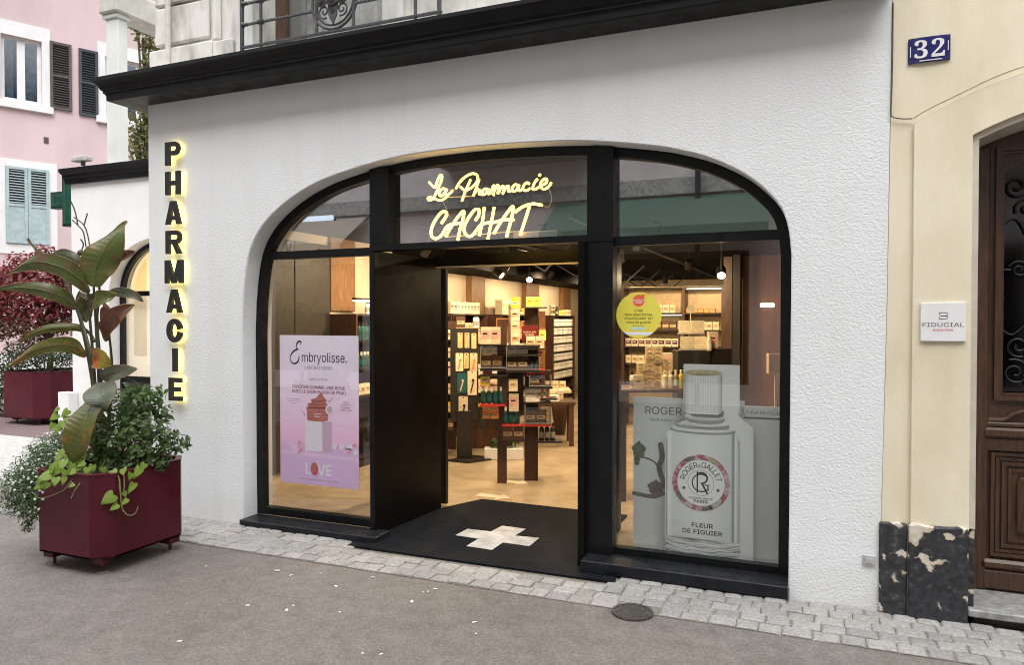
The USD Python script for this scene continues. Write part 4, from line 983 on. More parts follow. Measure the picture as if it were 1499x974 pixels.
obj('lettering', moved(text('FLEUR', 0.028, 0.0006, True, 1.15), 0.005, -0.0041, 0.240), 'ink_black', bt, smooth=False)
obj('lettering', moved(text('DE FIGUIER', 0.028, 0.0006, True, 1.15), 0.005, -0.0041, 0.197), 'ink_black', bt, smooth=False)

# ================================================================== BALCONY RAILING
rl = thing('balcony_railing', 'wrought iron balcony railing with round rosette above the black cornice', 'railing', (0, -0.15, 0))
for x in (-3.978, -2.319):
    obj('post', [bevbox(x - 0.012, x + 0.012, -0.012, 0.012, 3.572, 4.62, 0.002), bx(x - 0.022, x + 0.03, -0.01, 0.01, 3.572, 3.584)], 'iron_grey', rl, smooth=False)
for x in (-3.801, -2.499, -3.30, -2.99):
    obj('bar', [bevbox(x - 0.009, x + 0.009, -0.009, 0.009, 3.573 if x in (-3.801, -2.499) else 3.636, 4.62, 0.002)], 'iron_grey', rl, smooth=False)
obj('rail', bevbox(-3.99, -2.30, -0.014, 0.014, 3.620, 3.636, 0.003), 'iron_grey', rl, smooth=False)
obj('rail', bevbox(-4.0, -2.29, -0.02, 0.02, 4.621, 4.66, 0.004), 'iron_grey', rl, smooth=False)


def twisted(x0, x1, z, w=0.0115):
    """A square bar twisted along its length."""
    n = int((x1 - x0) / 0.006)
    xs = np.linspace(x0, x1, n)
    V, F = [], []
    for i, x in enumerate(xs):
        a0 = (x - x0) * 60
        for k in range(4):
            a = a0 + k * np.pi / 2
            V.append((x, w * math.cos(a), z + w * math.sin(a)))
    for i in range(n - 1):
        for k in range(4):
            a, b = 4 * i + k, 4 * i + (k + 1) % 4
            F += [[a, b, b + 4], [a, b + 4, a + 4]]
    return trimesh.Trimesh(V, F, process=False)


def xspike(x, z, d):
    m = lathe([(0, 0), (0.016, 0.012), (0.009, 0.02), (0.016, 0.034), (0.022, 0.05), (0, 0.06)], 10)
    return moved(rotated(m, d * math.pi / 2, (0, 1, 0)), x, 0, z)


for zz in (3.795, 3.950, 4.30, 4.455):
    for (x0, x1) in ((-3.92, -3.335), (-2.965, -2.38)):
        tw = obj('twisted_bar', [twisted(x0, x1, zz)], 'iron_grey', rl, smooth=False)
        e = x0 if x0 < -3.4 else x1
        s_ = -1 if x0 < -3.4 else 1
        obj('bar_end', [xspike(e, zz, s_), xspike(-3.765 if s_ < 0 else -2.535, zz, s_), xspike(-3.84 if s_ < 0 else -2.46, zz, -s_)], 'iron_grey', tw)
CC = (-3.152, 3.83)
circ = lambda r, z0=CC[1], x0=CC[0]: [(x0 + r * math.cos(t), 0, z0 + r * math.sin(t)) for t in np.linspace(0, 2 * np.pi, 60)]
obj('rosette_ring', [tube(circ(0.185), 0.010, 8, False), tube(circ(0.158), 0.008, 8, False)], 'iron_grey', rl)
obj('rosette_plate', extr(sg.Polygon([(CC[0] - 0.045, CC[1] + 0.02), (CC[0] + 0.045, CC[1] + 0.02), (CC[0] + 0.032, CC[1] - 0.10), (CC[0], CC[1] - 0.158), (CC[0] - 0.032, CC[1] - 0.10)]), -0.02, -0.008), mat('iron_violet', (0.10, 0.09, 0.10), 0.5, metallic=0.4, var=0.3, scale=50), rl)
obj('rosette', [moved(lathe([(0, 0.0), (0.05, 0.0), (0.055, 0.012), (0.035, 0.018), (0.03, 0.03), (0.012, 0.036), (0, 0.04)], 18).apply_transform(trimesh.transformations.rotation_matrix(math.pi / 2, (1, 0, 0))), CC[0] + dx, -0.02, CC[1] + dz) for dx, dz in ((0, 0.02), (-0.085, 0.02), (0.085, 0.02), (0, 0.11))], 'iron_violet', rl)


def yscroll(cx_, cz, r0, turns, a0, sgn, y=-0.012):
    t = np.linspace(0, 1, 24)
    rr_ = r0 * (1 - 0.8 * t)
    a = a0 + sgn * turns * 2 * np.pi * t
    return np.c_[cx_ + rr_ * np.cos(a), np.full(24, y), cz + rr_ * np.sin(a)]


obj('rosette_scroll', [tube(yscroll(CC[0] + sx * 0.075, CC[1] + dz, 0.05, 1.4, a0 if sx > 0 else np.pi - a0, sx), 0.006, 6) for sx in (-1, 1) for dz, a0 in ((-0.06, -2.0), (0.075, 2.0))] + [tube(yscroll(CC[0], CC[1] - 0.065, 0.022, 1.5, 0, 1, -0.023), 0.004, 5)], 'iron_grey', rl)

# ================================================================== PLANTERS
def planter_box(t, x0, x1, y0, y1, z0, z1, ch, feet):
    def octo(i=0.0):
        return sg.Polygon([(x0 + ch, y0), (x1 - ch, y0), (x1, y0 + ch), (x1, y1 - ch), (x1 - ch, y1), (x0 + ch, y1), (x0, y1 - ch), (x0, y0 + ch)]).buffer(-i, join_style=2)
    o = octo().buffer(-0.012).buffer(0.012, quad_segs=3)
    shell = [moved(flat(o.difference(octo(0.012)), z1 - z0), z=z0), moved(flat(o, 0.01), z=z0)]
    obj('box', shell, 'burgundy', t, smooth=50)
    obj('rim', moved(flat(o.buffer(0.004).difference(octo(0.035)), 0.012), z=z1 + 0.0005), 'burgundy', t, smooth=50)
    obj('soil', moved(flat(octo(0.014), 0.02), z=z1 - 0.06), 'soil', t)
    for fx, fy in feet:
        f = obj('foot', [bevbox(fx - 0.045, fx + 0.045, fy - 0.045, fy + 0.045, z0 - 0.045, z0 - 0.0005, 0.003)], 'burgundy', t, smooth=False)
        obj('levelling_stem', moved(lathe([(0, 0.006), (0.010, 0.006), (0.010, z0 - 0.0455), (0, z0 - 0.0455)], 12), fx, fy, 0), 'rust', f)
        obj('foot_plate', moved(lathe([(0, 0), (0.036, 0), (0.036, 0.006), (0.016, 0.012), (0, 0.012)], 20), fx, fy, 0.0), 'foot_plate', f)


pb = thing('planter', 'burgundy metal planter on levelling feet standing at the corner of the white wall', 'planter')
PX0, PX1, PY0, PY1, PZ = -4.74, -4.075, -1.275, -0.56, 0.625
planter_box(pb, PX0, PX1, PY0, PY1, 0.108, PZ, 0.10, [(-4.60, -1.20), (-4.175, -1.185), (-4.135, -0.70), (-4.64, -0.66)])
pb2 = thing('planter', 'burgundy metal planter standing before the pink house, under the red maple', 'planter')
Q = at(55, 622, 11.3)
planter_box(pb2, -11.75, -10.75, 2.95, 3.95, 0.10, 0.80, 0.17, [(-11.5, 3.1), (-10.95, 3.1), (-10.9, 3.75), (-11.55, 3.75)])


# ---------------------------------------------------------------- leaves
def big_leaf(mid, width, side, fold=0.25, wave=0.06, n=64, prof=None, seed=0):
    """A broad leaf: midrib points, full width, a direction towards one side."""
    r_ = np.random.default_rng(seed)
    mid = spline(mid, n)
    t = np.linspace(0, 1, n)
    w = width / 2 * (np.sin(np.pi * np.clip(t * 0.96 + 0.03, 0, 1) ** 0.78) ** 0.9 if prof is None else np.interp(t, *zip(*prof)))
    tan = np.gradient(mid, axis=0)
    tan /= np.linalg.norm(tan, axis=1, keepdims=True)
    side = np.asarray(side, float)
    V, F = [], []
    cols = np.array([-1, -0.66, -0.33, 0, 0.33, 0.66, 1])
    ph = r_.uniform(0, 6, 2)
    for i in range(n):
        s = side - tan[i] * (side @ tan[i])
        s /= max(np.linalg.norm(s), 1e-6)
        nrm = np.cross(tan[i], s)
        for c in cols:
            rip = wave * width * abs(c) ** 2 * math.sin(9 * t[i] + ph[int(c > 0)] + c)
            V.append(mid[i] + s * w[i] * c * math.cos(fold * abs(c)) + nrm * (w[i] * abs(c) * math.sin(fold) + rip - 0.010 * width * math.cos(100 * t[i] - 12 * abs(c)) * min(1, 3 * abs(c))))
    k = len(cols)
    for i in range(n - 1):
        for j in range(k - 1):
            a = i * k + j
            F += [[a, a + 1, a + k + 1], [a, a + k + 1, a + k]]
    V = np.array(V)
    edges = [V[0::k], V[k - 1::k]]
    return trimesh.Trimesh(V, F, process=False), edges


def cannamat(name, inner, edge, vein, amt=0.5):
    """Canna blade: a base tone with scorched patches and fine side veins."""
    return mat(name, inner, 0.36, col2=edge, scale=7.5, lo=amt, hi=amt + 0.16, transl=0.22, bump=0.15, bscale=30)


cannamat('canna_green', (0.095, 0.120, 0.030), (0.19, 0.115, 0.038), 0, 0.50)
cannamat('canna_bronze', (0.080, 0.098, 0.028), (0.125, 0.062, 0.032), 0, 0.51)
cannamat('canna_red', (0.13, 0.05, 0.035), (0.24, 0.085, 0.045), 0, 0.45)
cannamat('canna_grey', (0.115, 0.135, 0.088), (0.17, 0.16, 0.13), 0, 0.48)
cannamat('canna_yellow', (0.30, 0.24, 0.035), (0.42, 0.06, 0.03), 0, 0.52)
cannamat('canna_scorch', (0.100, 0.112, 0.024), (0.34, 0.14, 0.032), 0, 0.53)
mat('canna_stem', (0.05, 0.035, 0.03), 0.5, col2=(0.075, 0.085, 0.035), scale=6)
mat('canna_edge', (0.16, 0.065, 0.03), 0.5, col2=(0.30, 0.19, 0.06), scale=9)
mat('midrib', (0.12, 0.13, 0.05), 0.5)
CD = 5.0
A = lambda px, py, dd=0.0: at(px, py, CD + dd)
can = thing('canna_plant', 'tall canna with large bronze green scorched leaves in the front planter', 'plant')
rv, uv, fv = RIGHT, UP, -FWD
LV = [  # midrib pixels with depth offsets, width in pixels, side direction, material
    ([(137, 420, -.05), (140, 395, -.06), (152, 368, -.08), (170, 343, -.06), (187, 325, .0)], 60, rv + uv * 0.5, 'canna_green', 0.22),
    ([(131, 428, -.02), (118, 410, -.10), (92, 392, -.16), (55, 383, -.12), (30, 390, -.05), (8, 405, .02)], 34, uv + rv * 0.25, 'canna_bronze', 0.3),
    ([(112, 452, .0), (95, 436, -.1), (65, 425, -.18), (30, 421, -.18), (-6, 423, -.12)], 27, uv + rv * 0.1, 'canna_bronze', 0.3),
    ([(84, 392, .1), (70, 378, .08), (52, 362, .05), (40, 349, .02)], 19, uv - rv * 0.8, 'canna_bronze', 0.25),
    ([(122, 385, .12), (105, 378, .1), (90, 372, .05), (76, 372, 0)], 24, uv + rv * 0.2, 'canna_grey', 0.3),
    ([(170, 390, .05), (176, 378, .0), (188, 372, -.05), (198, 368, -.05)], 22, uv + rv * -0.3, 'canna_red', 0.6),
    ([(134, 452, -.05), (142, 440, -.12), (156, 434, -.15), (172, 430, -.12)], 27, uv + rv * 0.2, 'canna_green', 0.2),
    ([(160, 428, .1), (178, 428, .1), (196, 432, .1), (210, 442, .12)], 17, uv + rv * -0.3, 'canna_grey', 0.2),
    ([(158, 490, -.02), (163, 470, -.10), (177, 458, -.14), (197, 446, -.1)], 33, uv * 0.8 + rv * -0.6, 'canna_red', 0.35),
    ([(150, 475, .05), (150, 462, .0), (154, 452, -.05), (150, 440, -.05)], 16, rv, 'canna_red', 0.7),
    ([(156, 500, .0), (152, 490, -.02), (148, 476, -.06), (158, 465, -.06)], 20, rv, 'canna_red', 0.6),
    ([(130, 487, .05), (112, 480, -.02), (72, 481, -.1), (45, 490, -.12), (28, 502, -.1)], 15, uv + rv * 0.2, 'canna_scorch', 0.5),
    ([(127, 522, .0), (110, 508, -.1), (84, 505, -.18), (45, 515, -.2), (8, 540, -.16)], 27, uv + rv * 0.2, 'canna_scorch', 0.3),
    ([(134, 521, -.05), (142, 524, -.12), (152, 530, -.14), (164, 535, -.12)], 34, uv + rv * 0.1, 'canna_yellow', 0.2),
    ([(146, 552, .0), (160, 548, -.08), (182, 543, -.1), (201, 540, -.06)], 27, uv + rv * -0.2, 'canna_grey', 0.2),
    ([(150, 560, -.1), (148, 575, -.22), (152, 588, -.26), (156, 600, -.26)], 52, rv, 'canna_grey', 0.25),
    ([(143, 585, -.1), (131, 600, -.24), (120, 628, -.3), (110, 660, -.3), (104, 682, -.28)], 52, rv + uv * 0.2, 'canna_scorch', 0.22),
    ([(140, 600, .0), (146, 630, -.05), (150, 660, -.06), (142, 690, -.06)], 40, rv, 'canna_green', 0.3),
    ([(140, 445, .1), (128, 430, .15), (120, 445, .18), (124, 470, .2)], 24, rv, 'canna_grey', 0.3),
    ([(128, 470, .1), (122, 455, .12), (128, 440, .1), (140, 430, .1)], 30, rv + uv, 'canna_bronze', 0.3),
]
sc = CD / FPX
for k, (ps, wpx, side, mm, fold) in enumerate(LV):
    mid = [A(*q) for q in ps]
    blade, edges = big_leaf(mid, wpx * sc * 0.84, side, fold, 0.09, seed=k)
    lf = obj('leaf', blade, mm, can, smooth=True)
    obj('leaf_edge', [tube(e_[::2], 0.0026, 4) for e_ in edges], 'canna_edge', lf)
    ms = spline(mid, 16)
    obj('midrib', tube(ms, np.linspace(0.005, 0.0015, 16), 5), 'midrib', lf)
for ps in ([(146, 690, 0), (140, 600, 0), (132, 540, 0), (120, 480, 0), (112, 452, 0)], [(148, 690, .05), (141, 590, .05), (136, 520, .03), (131, 460, 0), (129, 425, -.02)], [(152, 690, 0), (147, 600, 0), (143, 520, 0), (139, 450, 0), (137, 418, -.05)],
           [(156, 690, .05), (160, 600, .05), (164, 540, .03), (160, 490, 0)], [(150, 690, .08), (148, 560, .08), (142, 470, .1), (146, 430, .1), (142, 400, .1)], [(146, 690, -.05), (138, 560, -.05), (128, 500, -.03), (108, 440, .1), (84, 392, .1)],
           [(134, 540, 0), (128, 520, 0)], [(150, 600, 0), (147, 552, 0)], [(138, 500, 0.02), (130, 487, .05), (118, 481, 0)]):
    p3 = spline([A(*q) for q in ps], 20)
    obj('stem', tube(p3, np.linspace(0.013, 0.007, 20), 8), 'canna_stem', can)
obj('flower_stalk', [tube(spline([A(*q) for q in ps], 16), 0.0045, 6) for ps in ([(141, 420, .1), (130, 380, .1), (119, 368, .08)], [(133, 380, .1), (130, 352, .1), (123, 330, .1), (108, 318, .1)], [(126, 362, .1), (122, 340, .1), (114, 330, .1), (106, 322, .1)], [(119, 368, .08), (122, 358, .08), (118, 350, .06)], [(114, 330, .1), (110, 310, .1), (104, 295, .1)], [(123, 330, .1), (128, 312, .1)])]
    + [moved(trimesh.creation.icosphere(1, 0.022), *A(118, 370, .08))], 'canna_stem', can)


def leaf_cloud(pts, nrms, size, aspect=0.45, jitter=0.35, seed=0, quad=True, heart=False):
    """Many small pointed leaves, each its own island; nrms = preferred facing."""
    r_ = np.random.default_rng(seed)
    pts, nrms = np.asarray(pts, float), np.asarray(nrms, float)
    n = len(pts)
    d = r_.normal(size=(n, 3)) * 0.9
    d[:, 2] -= 0.35
    nr = nrms + r_.normal(size=(n, 3)) * jitter
    nr /= np.linalg.norm(nr, axis=1, keepdims=True)
    d -= nr * (d * nr).sum(1, keepdims=True)
    d /= np.maximum(np.linalg.norm(d, axis=1, keepdims=True), 1e-6)
    s = np.cross(nr, d)
    L = size * r_.uniform(0.65, 1.35, (n, 1))
    W = L * aspect
    base, tip = pts - d * L * 0.5, pts + d * L * 0.5 - nr * L * 0.10
    m1 = pts - d * L * 0.12 + nr * L * 0.05
    if heart:
        V = np.stack([base, base - d * L * 0.10 + s * W * 0.45 , m1 + s * W * 0.62, tip, m1 - s * W * 0.62, base - d * L * 0.10 - s * W * 0.45], 1)
        f = np.array([[0, 1, 2], [0, 2, 3], [0, 3, 4], [0, 4, 5]])
    else:
        V = np.stack([base, m1 + s * W * 0.5 - nr * L * 0.04, tip, m1 - s * W * 0.5 - nr * L * 0.04], 1)
        f = np.array([[0, 1, 2], [0, 2, 3]])
    k = V.shape[1]
    F = (f[None] + (np.arange(n) * k)[:, None, None]).reshape(-1, 3)
    return trimesh.Trimesh(V.reshape(-1, 3), F, process=False)


def clumps(centres, radii, per, seed=0, shell=0.55):
    r_ = np.random.default_rng(seed)
    P, N = [], []
    for c, r in zip(centres, radii):
        k = int(per * (np.mean(r) if np.ndim(r) else r) ** 2)
        d = r_.normal(size=(k, 3))
        d /= np.linalg.norm(d, axis=1, keepdims=True)
        rad = (shell + (1 - shell) * r_.random((k, 1))) ** 0.7
        P.append(np.asarray(c) + d * rad * np.asarray(r))
        N.append(d + [0, 0, 0.7])
    return np.vstack(P), np.vstack(N)


# green shrub behind the canna
leafmat('shrub_leaf', [(0.1, (0.065, 0.115, 0.035)), (0.5, (0.125, 0.205, 0.06)), (0.9, (0.23, 0.33, 0.10))], transl=0.35)
leafmat('lime_leaf', [(0.1, (0.16, 0.26, 0.035)), (0.6, (0.30, 0.42, 0.06)), (0.95, (0.42, 0.52, 0.11))], transl=0.35)
leafmat('fine_leaf', [(0.1, (0.06, 0.105, 0.035)), (0.6, (0.13, 0.20, 0.075)), (0.95, (0.22, 0.29, 0.13))], transl=0.3)
mat('blossom', (0.74, 0.76, 0.70), 0.6, island=0.12, transl=0.3)
mat('twig', (0.10, 0.075, 0.045), 0.7, var=0.3, scale=30)
mat('green_twig', (0.15, 0.16, 0.06), 0.6, var=0.3, scale=30)
sh = thing('leafy_shrub', 'dense green small leaved shrub at the right of the front planter', 'plant')
rs = np.random.default_rng(21)
cen, rad = [], []
for (px, py, dd, r_) in [(180, 600, .0, .15), (205, 590, .0, .14), (165, 630, -.05, .15), (190, 640, -.1, .16), (215, 625, -.05, .15), (230, 650, -.05, .12), (150, 655, .0, .14), (205, 668, -.15, .10), (165, 680, -.12, .09), (245, 645, .05, .10),
                         (262, 655, .05, .06), (272, 648, .05, .035), (225, 578, .0, .09), (195, 572, .05, .08), (240, 605, .05, .07), (235, 675, -.05, .07), (185, 690, -.2, .05)]:
    cen.append(A(px, py, dd - 0.02))
    rad.append(r_)
P_, N_ = clumps(cen, rad, 8200, 3, 0.35)
obj('foliage', leaf_cloud(P_, N_, 0.052, 0.48, 0.7, 4), 'shrub_leaf', sh, smooth=False)
root = A(175, 700, 0)
obj('stem', [tube(spline([root + rs.normal(size=3) * [.08, .08, 0], (root + c) / 2 + rs.normal(size=3) * 0.04, c], 10), np.linspace(0.007, 0.003, 10), 5) for c in cen], 'twig', sh)
obj('stem', [tube(spline([A(230, 640, 0), A(255, 636, .02), A(277, 640, .04), A(276, 655, .05)], 12), 0.003, 5)], 'twig', sh)

# white flowering cushion spilling over the left end
wf_ = thing('white_flower_cushion', 'bushy cushion of tiny white flowers spilling over the left of the front planter', 'plant')
cen, rad = [], []
for (px, py, dd, r_) in [(85, 665, -.0, .16), (60, 685, -.1, .17), (40, 705, -.12, .16), (25, 730, -.1, .12), (60, 720, -.15, .17), (90, 700, -.1, .15), (45, 745, -.1, .11), (75, 740, -.15, .12), (20, 700, -.05, .08), (100, 650, .1, .12), (60, 660, .05, .10), (40, 770, -.1, .05), (95, 725, -.2, .08)]:
    cen.append(A(px, py, dd))
    rad.append(r_)
P_, N_ = clumps(cen, rad, 46000, 8, 0.25)
obj('foliage', leaf_cloud(P_, N_, 0.028, 0.26, 0.8, 9), 'fine_leaf', wf_, smooth=False)
P2, N2 = clumps(cen, np.array(rad) * 1.07, 3600, 12, 0.9)
keep = rs.random(len(P2)) < np.clip(0.95 - (P2[:, 2] < 0.45) * 0.45, 0, 1)
P2, N2 = P2[keep], N2[keep]
bl = []
for q in range(2):
    bl.append(leaf_cloud(P2 + rs.normal(size=P2.shape) * 0.002, N2, 0.0165, 0.95, 0.5, 30 + q))
obj('blossom', bl, 'blossom', wf_, smooth=False)
obj('stem', [tube(spline([A(95, 720, 0), (A(95, 720, 0) + c) / 2 + rs.normal(size=3) * 0.03, c], 8), 0.003, 5) for c in cen], 'green_twig', wf_)

# lime sweet potato vine
vn = thing('lime_vine', 'lime green trailing vine hanging over the front of the front planter', 'plant')


def heart_leaf(c, tip, nrm, L, W):
    d = np.asarray(tip, float)
    nrm = np.asarray(nrm, float)
    d = d - nrm * (d @ nrm) / (nrm @ nrm)
    d /= np.linalg.norm(d)
    nrm = nrm / np.linalg.norm(nrm)
    s = np.cross(nrm, d)
    prof = [(0.0, 0.0, 0.02), (-0.12, 0.22, 0.03), (-0.10, 0.40, 0.0), (0.10, 0.5, -0.04), (0.35, 0.44, -0.05), (0.65, 0.26, -0.06), (0.88, 0.09, -0.10), (1.0, 0.0, -0.14)]
    V = [c + d * L * u + nrm * L * 0.05 * (1 - u) for u in np.linspace(0, 1, 8)]
    for sg_n in (1, -1):
        V += [c + d * L * a + s * sg_n * W * b + nrm * L * h for a, b, h in prof]
    F = []
    for i in range(7):
        F += [[i, i + 1, 8 + i + 1], [i, 8 + i + 1, 8 + i], [i, 16 + i + 1, i + 1], [i, 16 + i, 16 + i + 1]]
    return trimesh.Trimesh(np.array(V), F, process=False)


vl = [(205, 690, -.32, 0.075), (196, 713, -.33, 0.07), (166, 730, -.40, 0.085), (186, 736, -.38, 0.05), (172, 744, -.40, 0.055), (181, 726, -.37, 0.035), (62, 709, -.4, 0.06), (72, 700, -.4, 0.075), (85, 690, -.36, 0.07), (78, 684, -.34, 0.06), (92, 680, -.32, 0.07), (106, 684, -.32, 0.065),
      (118, 687, -.32, 0.06), (100, 672, -.25, 0.065), (88, 672, -.25, 0.05), (115, 676, -.26, 0.06), (128, 690, -.34, 0.05), (96, 694, -.38, 0.05), (108, 714, -.42, 0.035), (84, 612, .0, 0.06), (92, 622, -.02, 0.06), (100, 606, .0, 0.06), (88, 630, -.02, 0.055), (108, 616, -.02, 0.055), (78, 625, 0, 0.05), (96, 638, 0, .05), (70, 712, -.42, .05), (82, 705, -.42, .055), (94, 704, -.42, .05), (110, 694, -.38, .05), (124, 682, -.32, .055), (136, 686, -.32, .05), (90, 664, -.2, .05), (104, 662, -.2, .05), (120, 668, -.22, .05), (74, 690, -.38, .05), (58, 716, -.42, .045), (150, 690, -.34, .045), (165, 694, -.36, .05), (180, 692, -.36, .05), (192, 698, -.36, .05), (98, 615, 0, .05), (104, 626, 0, .05), (86, 602, 0, .045), (212, 684, -.32, .05)]
for k, (px, py, dd, L) in enumerate(vl):
    nrm = -FWD + UP * rs.uniform(0.1, 1.0) + RIGHT * rs.uniform(-0.4, 0.4)
    obj('leaf', heart_leaf(A(px, py - 5, dd), -UP * 0.8 + RIGHT * rs.uniform(-0.9, 0.5), nrm, L * 1.05, L * 1.0), 'lime_leaf', vn, smooth=40)
for ps in ([(150, 690, -.3), (172, 695, -.36), (176, 720, -.40), (179, 745, -.41), (188, 755, -.40), (198, 752, -.38), (202, 742, -.37)], [(180, 690, -.3), (182, 705, -.36), (181, 722, -.38)], [(140, 688, -.28), (125, 700, -.38), (112, 715, -.42), (104, 730, -.43)],
           [(120, 690, -.3), (105, 705, -.38), (90, 720, -.4), (60, 730, -.4), (48, 722, -.38)], [(118, 690, -.3), (95, 690, -.36), (70, 702, -.4)]):
    obj('runner', tube(spline([A(*q) for q in ps], 18), np.linspace(0.005, 0.003, 18), 6), 'green_twig', vn)

# ================================================================== PHARMACY WING, PERGOLA AND GREEN CROSS
WY = 2.45
wg = thing('pharmacy_wing', 'low white wing with black cornice and arched doorway, left of the white shop', 'building')
WL = -9.36
acx, aw, az = -7.78, 0.88, 2.66
adoor = sg.Polygon([(acx - aw, 0.0), *[(acx + aw * math.cos(t), 1.90 + (az - 1.90) * math.sin(t) ** 0.9) for t in np.linspace(np.pi, 0, 40)], (acx + aw, 0.0)]).buffer(0)
obj('wall', extr(rect(WL, -5.115, -0.02, 3.45).difference(adoor), WY, WY + 0.35), 'wing_render', wg, smooth=40)
obj('side_wall', bx(WL, WL + 0.3, WY + 0.351, 9.0, -0.02, 3.45), 'wing_render', wg)
wc = [(0.0, 3.435), (-0.05, 3.435), (-0.055, 3.50), (-0.07, 3.51), (-0.075, 3.555), (-0.09, 3.57), (-0.105, 3.60), (-0.105, 3.635), (0.0, 3.645)]
Vw, Fw = [], []
for dy, z in wc:
    Vw += [(WL + dy, 9.0, z), (WL + dy, WY + dy, z), (-5.115, WY + dy, z)]
for k in range(len(wc)):
    a, b = 3 * k, 3 * ((k + 1) % len(wc))
    for s in (0, 1):
        Fw += [[a + s, b + s, b + s + 1], [a + s, b + s + 1, a + s + 1]]
obj('cornice', trimesh.Trimesh(np.array(Vw), Fw, process=False), 'black_paint', wg, smooth=25)
obj('roof_terrace', bx(WL, -5.115, WY + 0.02, 9.0, 3.452, 3.64), 'stone_ledge', wg)
fr = adoor.difference(adoor.buffer(-0.055))
dw = obj('arched_window', [extr(fr, WY + 0.16, WY + 0.22), bx(acx - aw + 0.05, acx + aw - 0.05, WY + 0.165, WY + 0.215, 1.92, 1.985), bx(acx - 0.03, acx + 0.03, WY + 0.165, WY + 0.215, 0.85, 1.92), bx(acx - aw + 0.05, acx + aw - 0.05, WY + 0.165, WY + 0.215, 0.78, 0.85)], 'black_frame', wg)
obj('pane', extr(adoor.buffer(-0.054).intersection(rect(-10, 0, 1.986, 4)), WY + 0.19, WY + 0.196), 'glass', dw)
for (x0, x1) in ((acx - aw + 0.056, acx - 0.031), (acx + 0.031, acx + aw - 0.056)):
    obj('pane', bx(x0, x1, WY + 0.19, WY + 0.196, 0.851, 1.919), 'glass', dw)
obj('lower_panel', bx(acx - aw + 0.056, acx + aw - 0.056, WY + 0.17, WY + 0.21, 0.03, 0.779), 'dark_unit', dw)
mat('blind_cream', (0.74, 0.61, 0.36), 0.8, var=0.06, scale=3, emit=(1.0, 0.72, 0.36), estr=BLIND)
mat('blind_grey', (0.62, 0.58, 0.50), 0.8, var=0.06, scale=3, emit=(1.0, 0.80, 0.56), estr=BLIND * 0.55)
obj('lit_blind', extr(adoor.buffer(-0.03).intersection(rect(-10, 0, 1.95, 4)), WY + 0.30, WY + 0.305), 'blind_cream', dw)
obj('lit_blind', [bx(acx - aw, acx + aw, WY + 0.30, WY + 0.305, 0.80, 1.93)], 'blind_grey', dw)
obj('corner_post', bevbox(-9.46, -9.25, 2.30, 2.445, 0.0, 0.63, 0.01), 'white_paint', wg)

pg = thing('pergola', 'white square pillar and pale beam of the roof terrace above the wing', 'pergola')
obj('pillar', bevbox(-8.80, -8.57, 2.55, 2.70, 3.646, 5.60, 0.012), mat('pillar_white', (0.66, 0.68, 0.65), 0.7, var=0.06, scale=2), pg)
obj('beam', bevbox(-8.85, -8.50, 2.48, 7.0, 5.66, 6.0, 0.02).subdivide().subdivide(), mat('beam_grey', (0.42, 0.41, 0.37), 0.85, col2=(0.56, 0.55, 0.50), scale=5, bump=0.3, bscale=20), pg)
obj('capital', bevbox(-8.83, -8.54, 2.52, 2.73, 5.601, 5.659, 0.01), 'pillar_white', pg)

gc = thing('pharmacy_cross', 'unlit dark green pharmacy cross sign at the corner of the wing', 'sign', (-10.31, 3.15, 3.40), 0.0)
cr = unary_union([rect(-0.125, 0.125, -0.40, 0.40), rect(-0.38, 0.38, -0.125, 0.125)])
obj('case', extr(cr, -0.05, 0.06), mat('cross_case', (0.018, 0.035, 0.03), 0.4), gc)
obj('panel', extr(cr.buffer(-0.022, join_style=2), -0.056, -0.0505), mat('cross_green', (0.012, 0.060, 0.043), 0.35, var=0.4, scale=14), gc)
for k, ins in enumerate((0.045, 0.066)):
    c2 = cr.buffer(-ins, join_style=2)
    obj('light_strip', extr(c2.difference(c2.buffer(-0.007, join_style=2)), -0.060, -0.0565), mat('cross_led', (0.07, 0.15, 0.11), 0.3), gc)
obj('bracket', [bx(0.0, 0.75, 0.061, 0.10, 0.02, 0.05), bx(0.0, 0.75, 0.061, 0.10, -0.08, -0.05)], 'dark_unit', gc)
# small floodlight on the wing cornice
fl = thing('floodlight', 'small grey floodlight on top of the wing cornice', 'light', (-9.0, 2.36, 3.646))
obj('bracket', bx(-0.02, 0.02, -0.02, 0.02, 0, 0.06), 'iron_grey', fl)
obj('lamp_head', bevbox(-0.16, 0.12, -0.06, 0.05, 0.055, 0.12, 0.01), 'stone_ledge', fl)

# ================================================================== PINK HOUSE
HO, HA, HN = np.array([-15.4, 6.4]), np.array([0.41, 0.9121]), np.array([0.9121, -0.41])
ROT = math.atan2(HA[1], HA[0])
hs = thing('pink_house', 'pale pink rendered house with white framed windows and shutters', 'building', (*HO, 0), ROT)
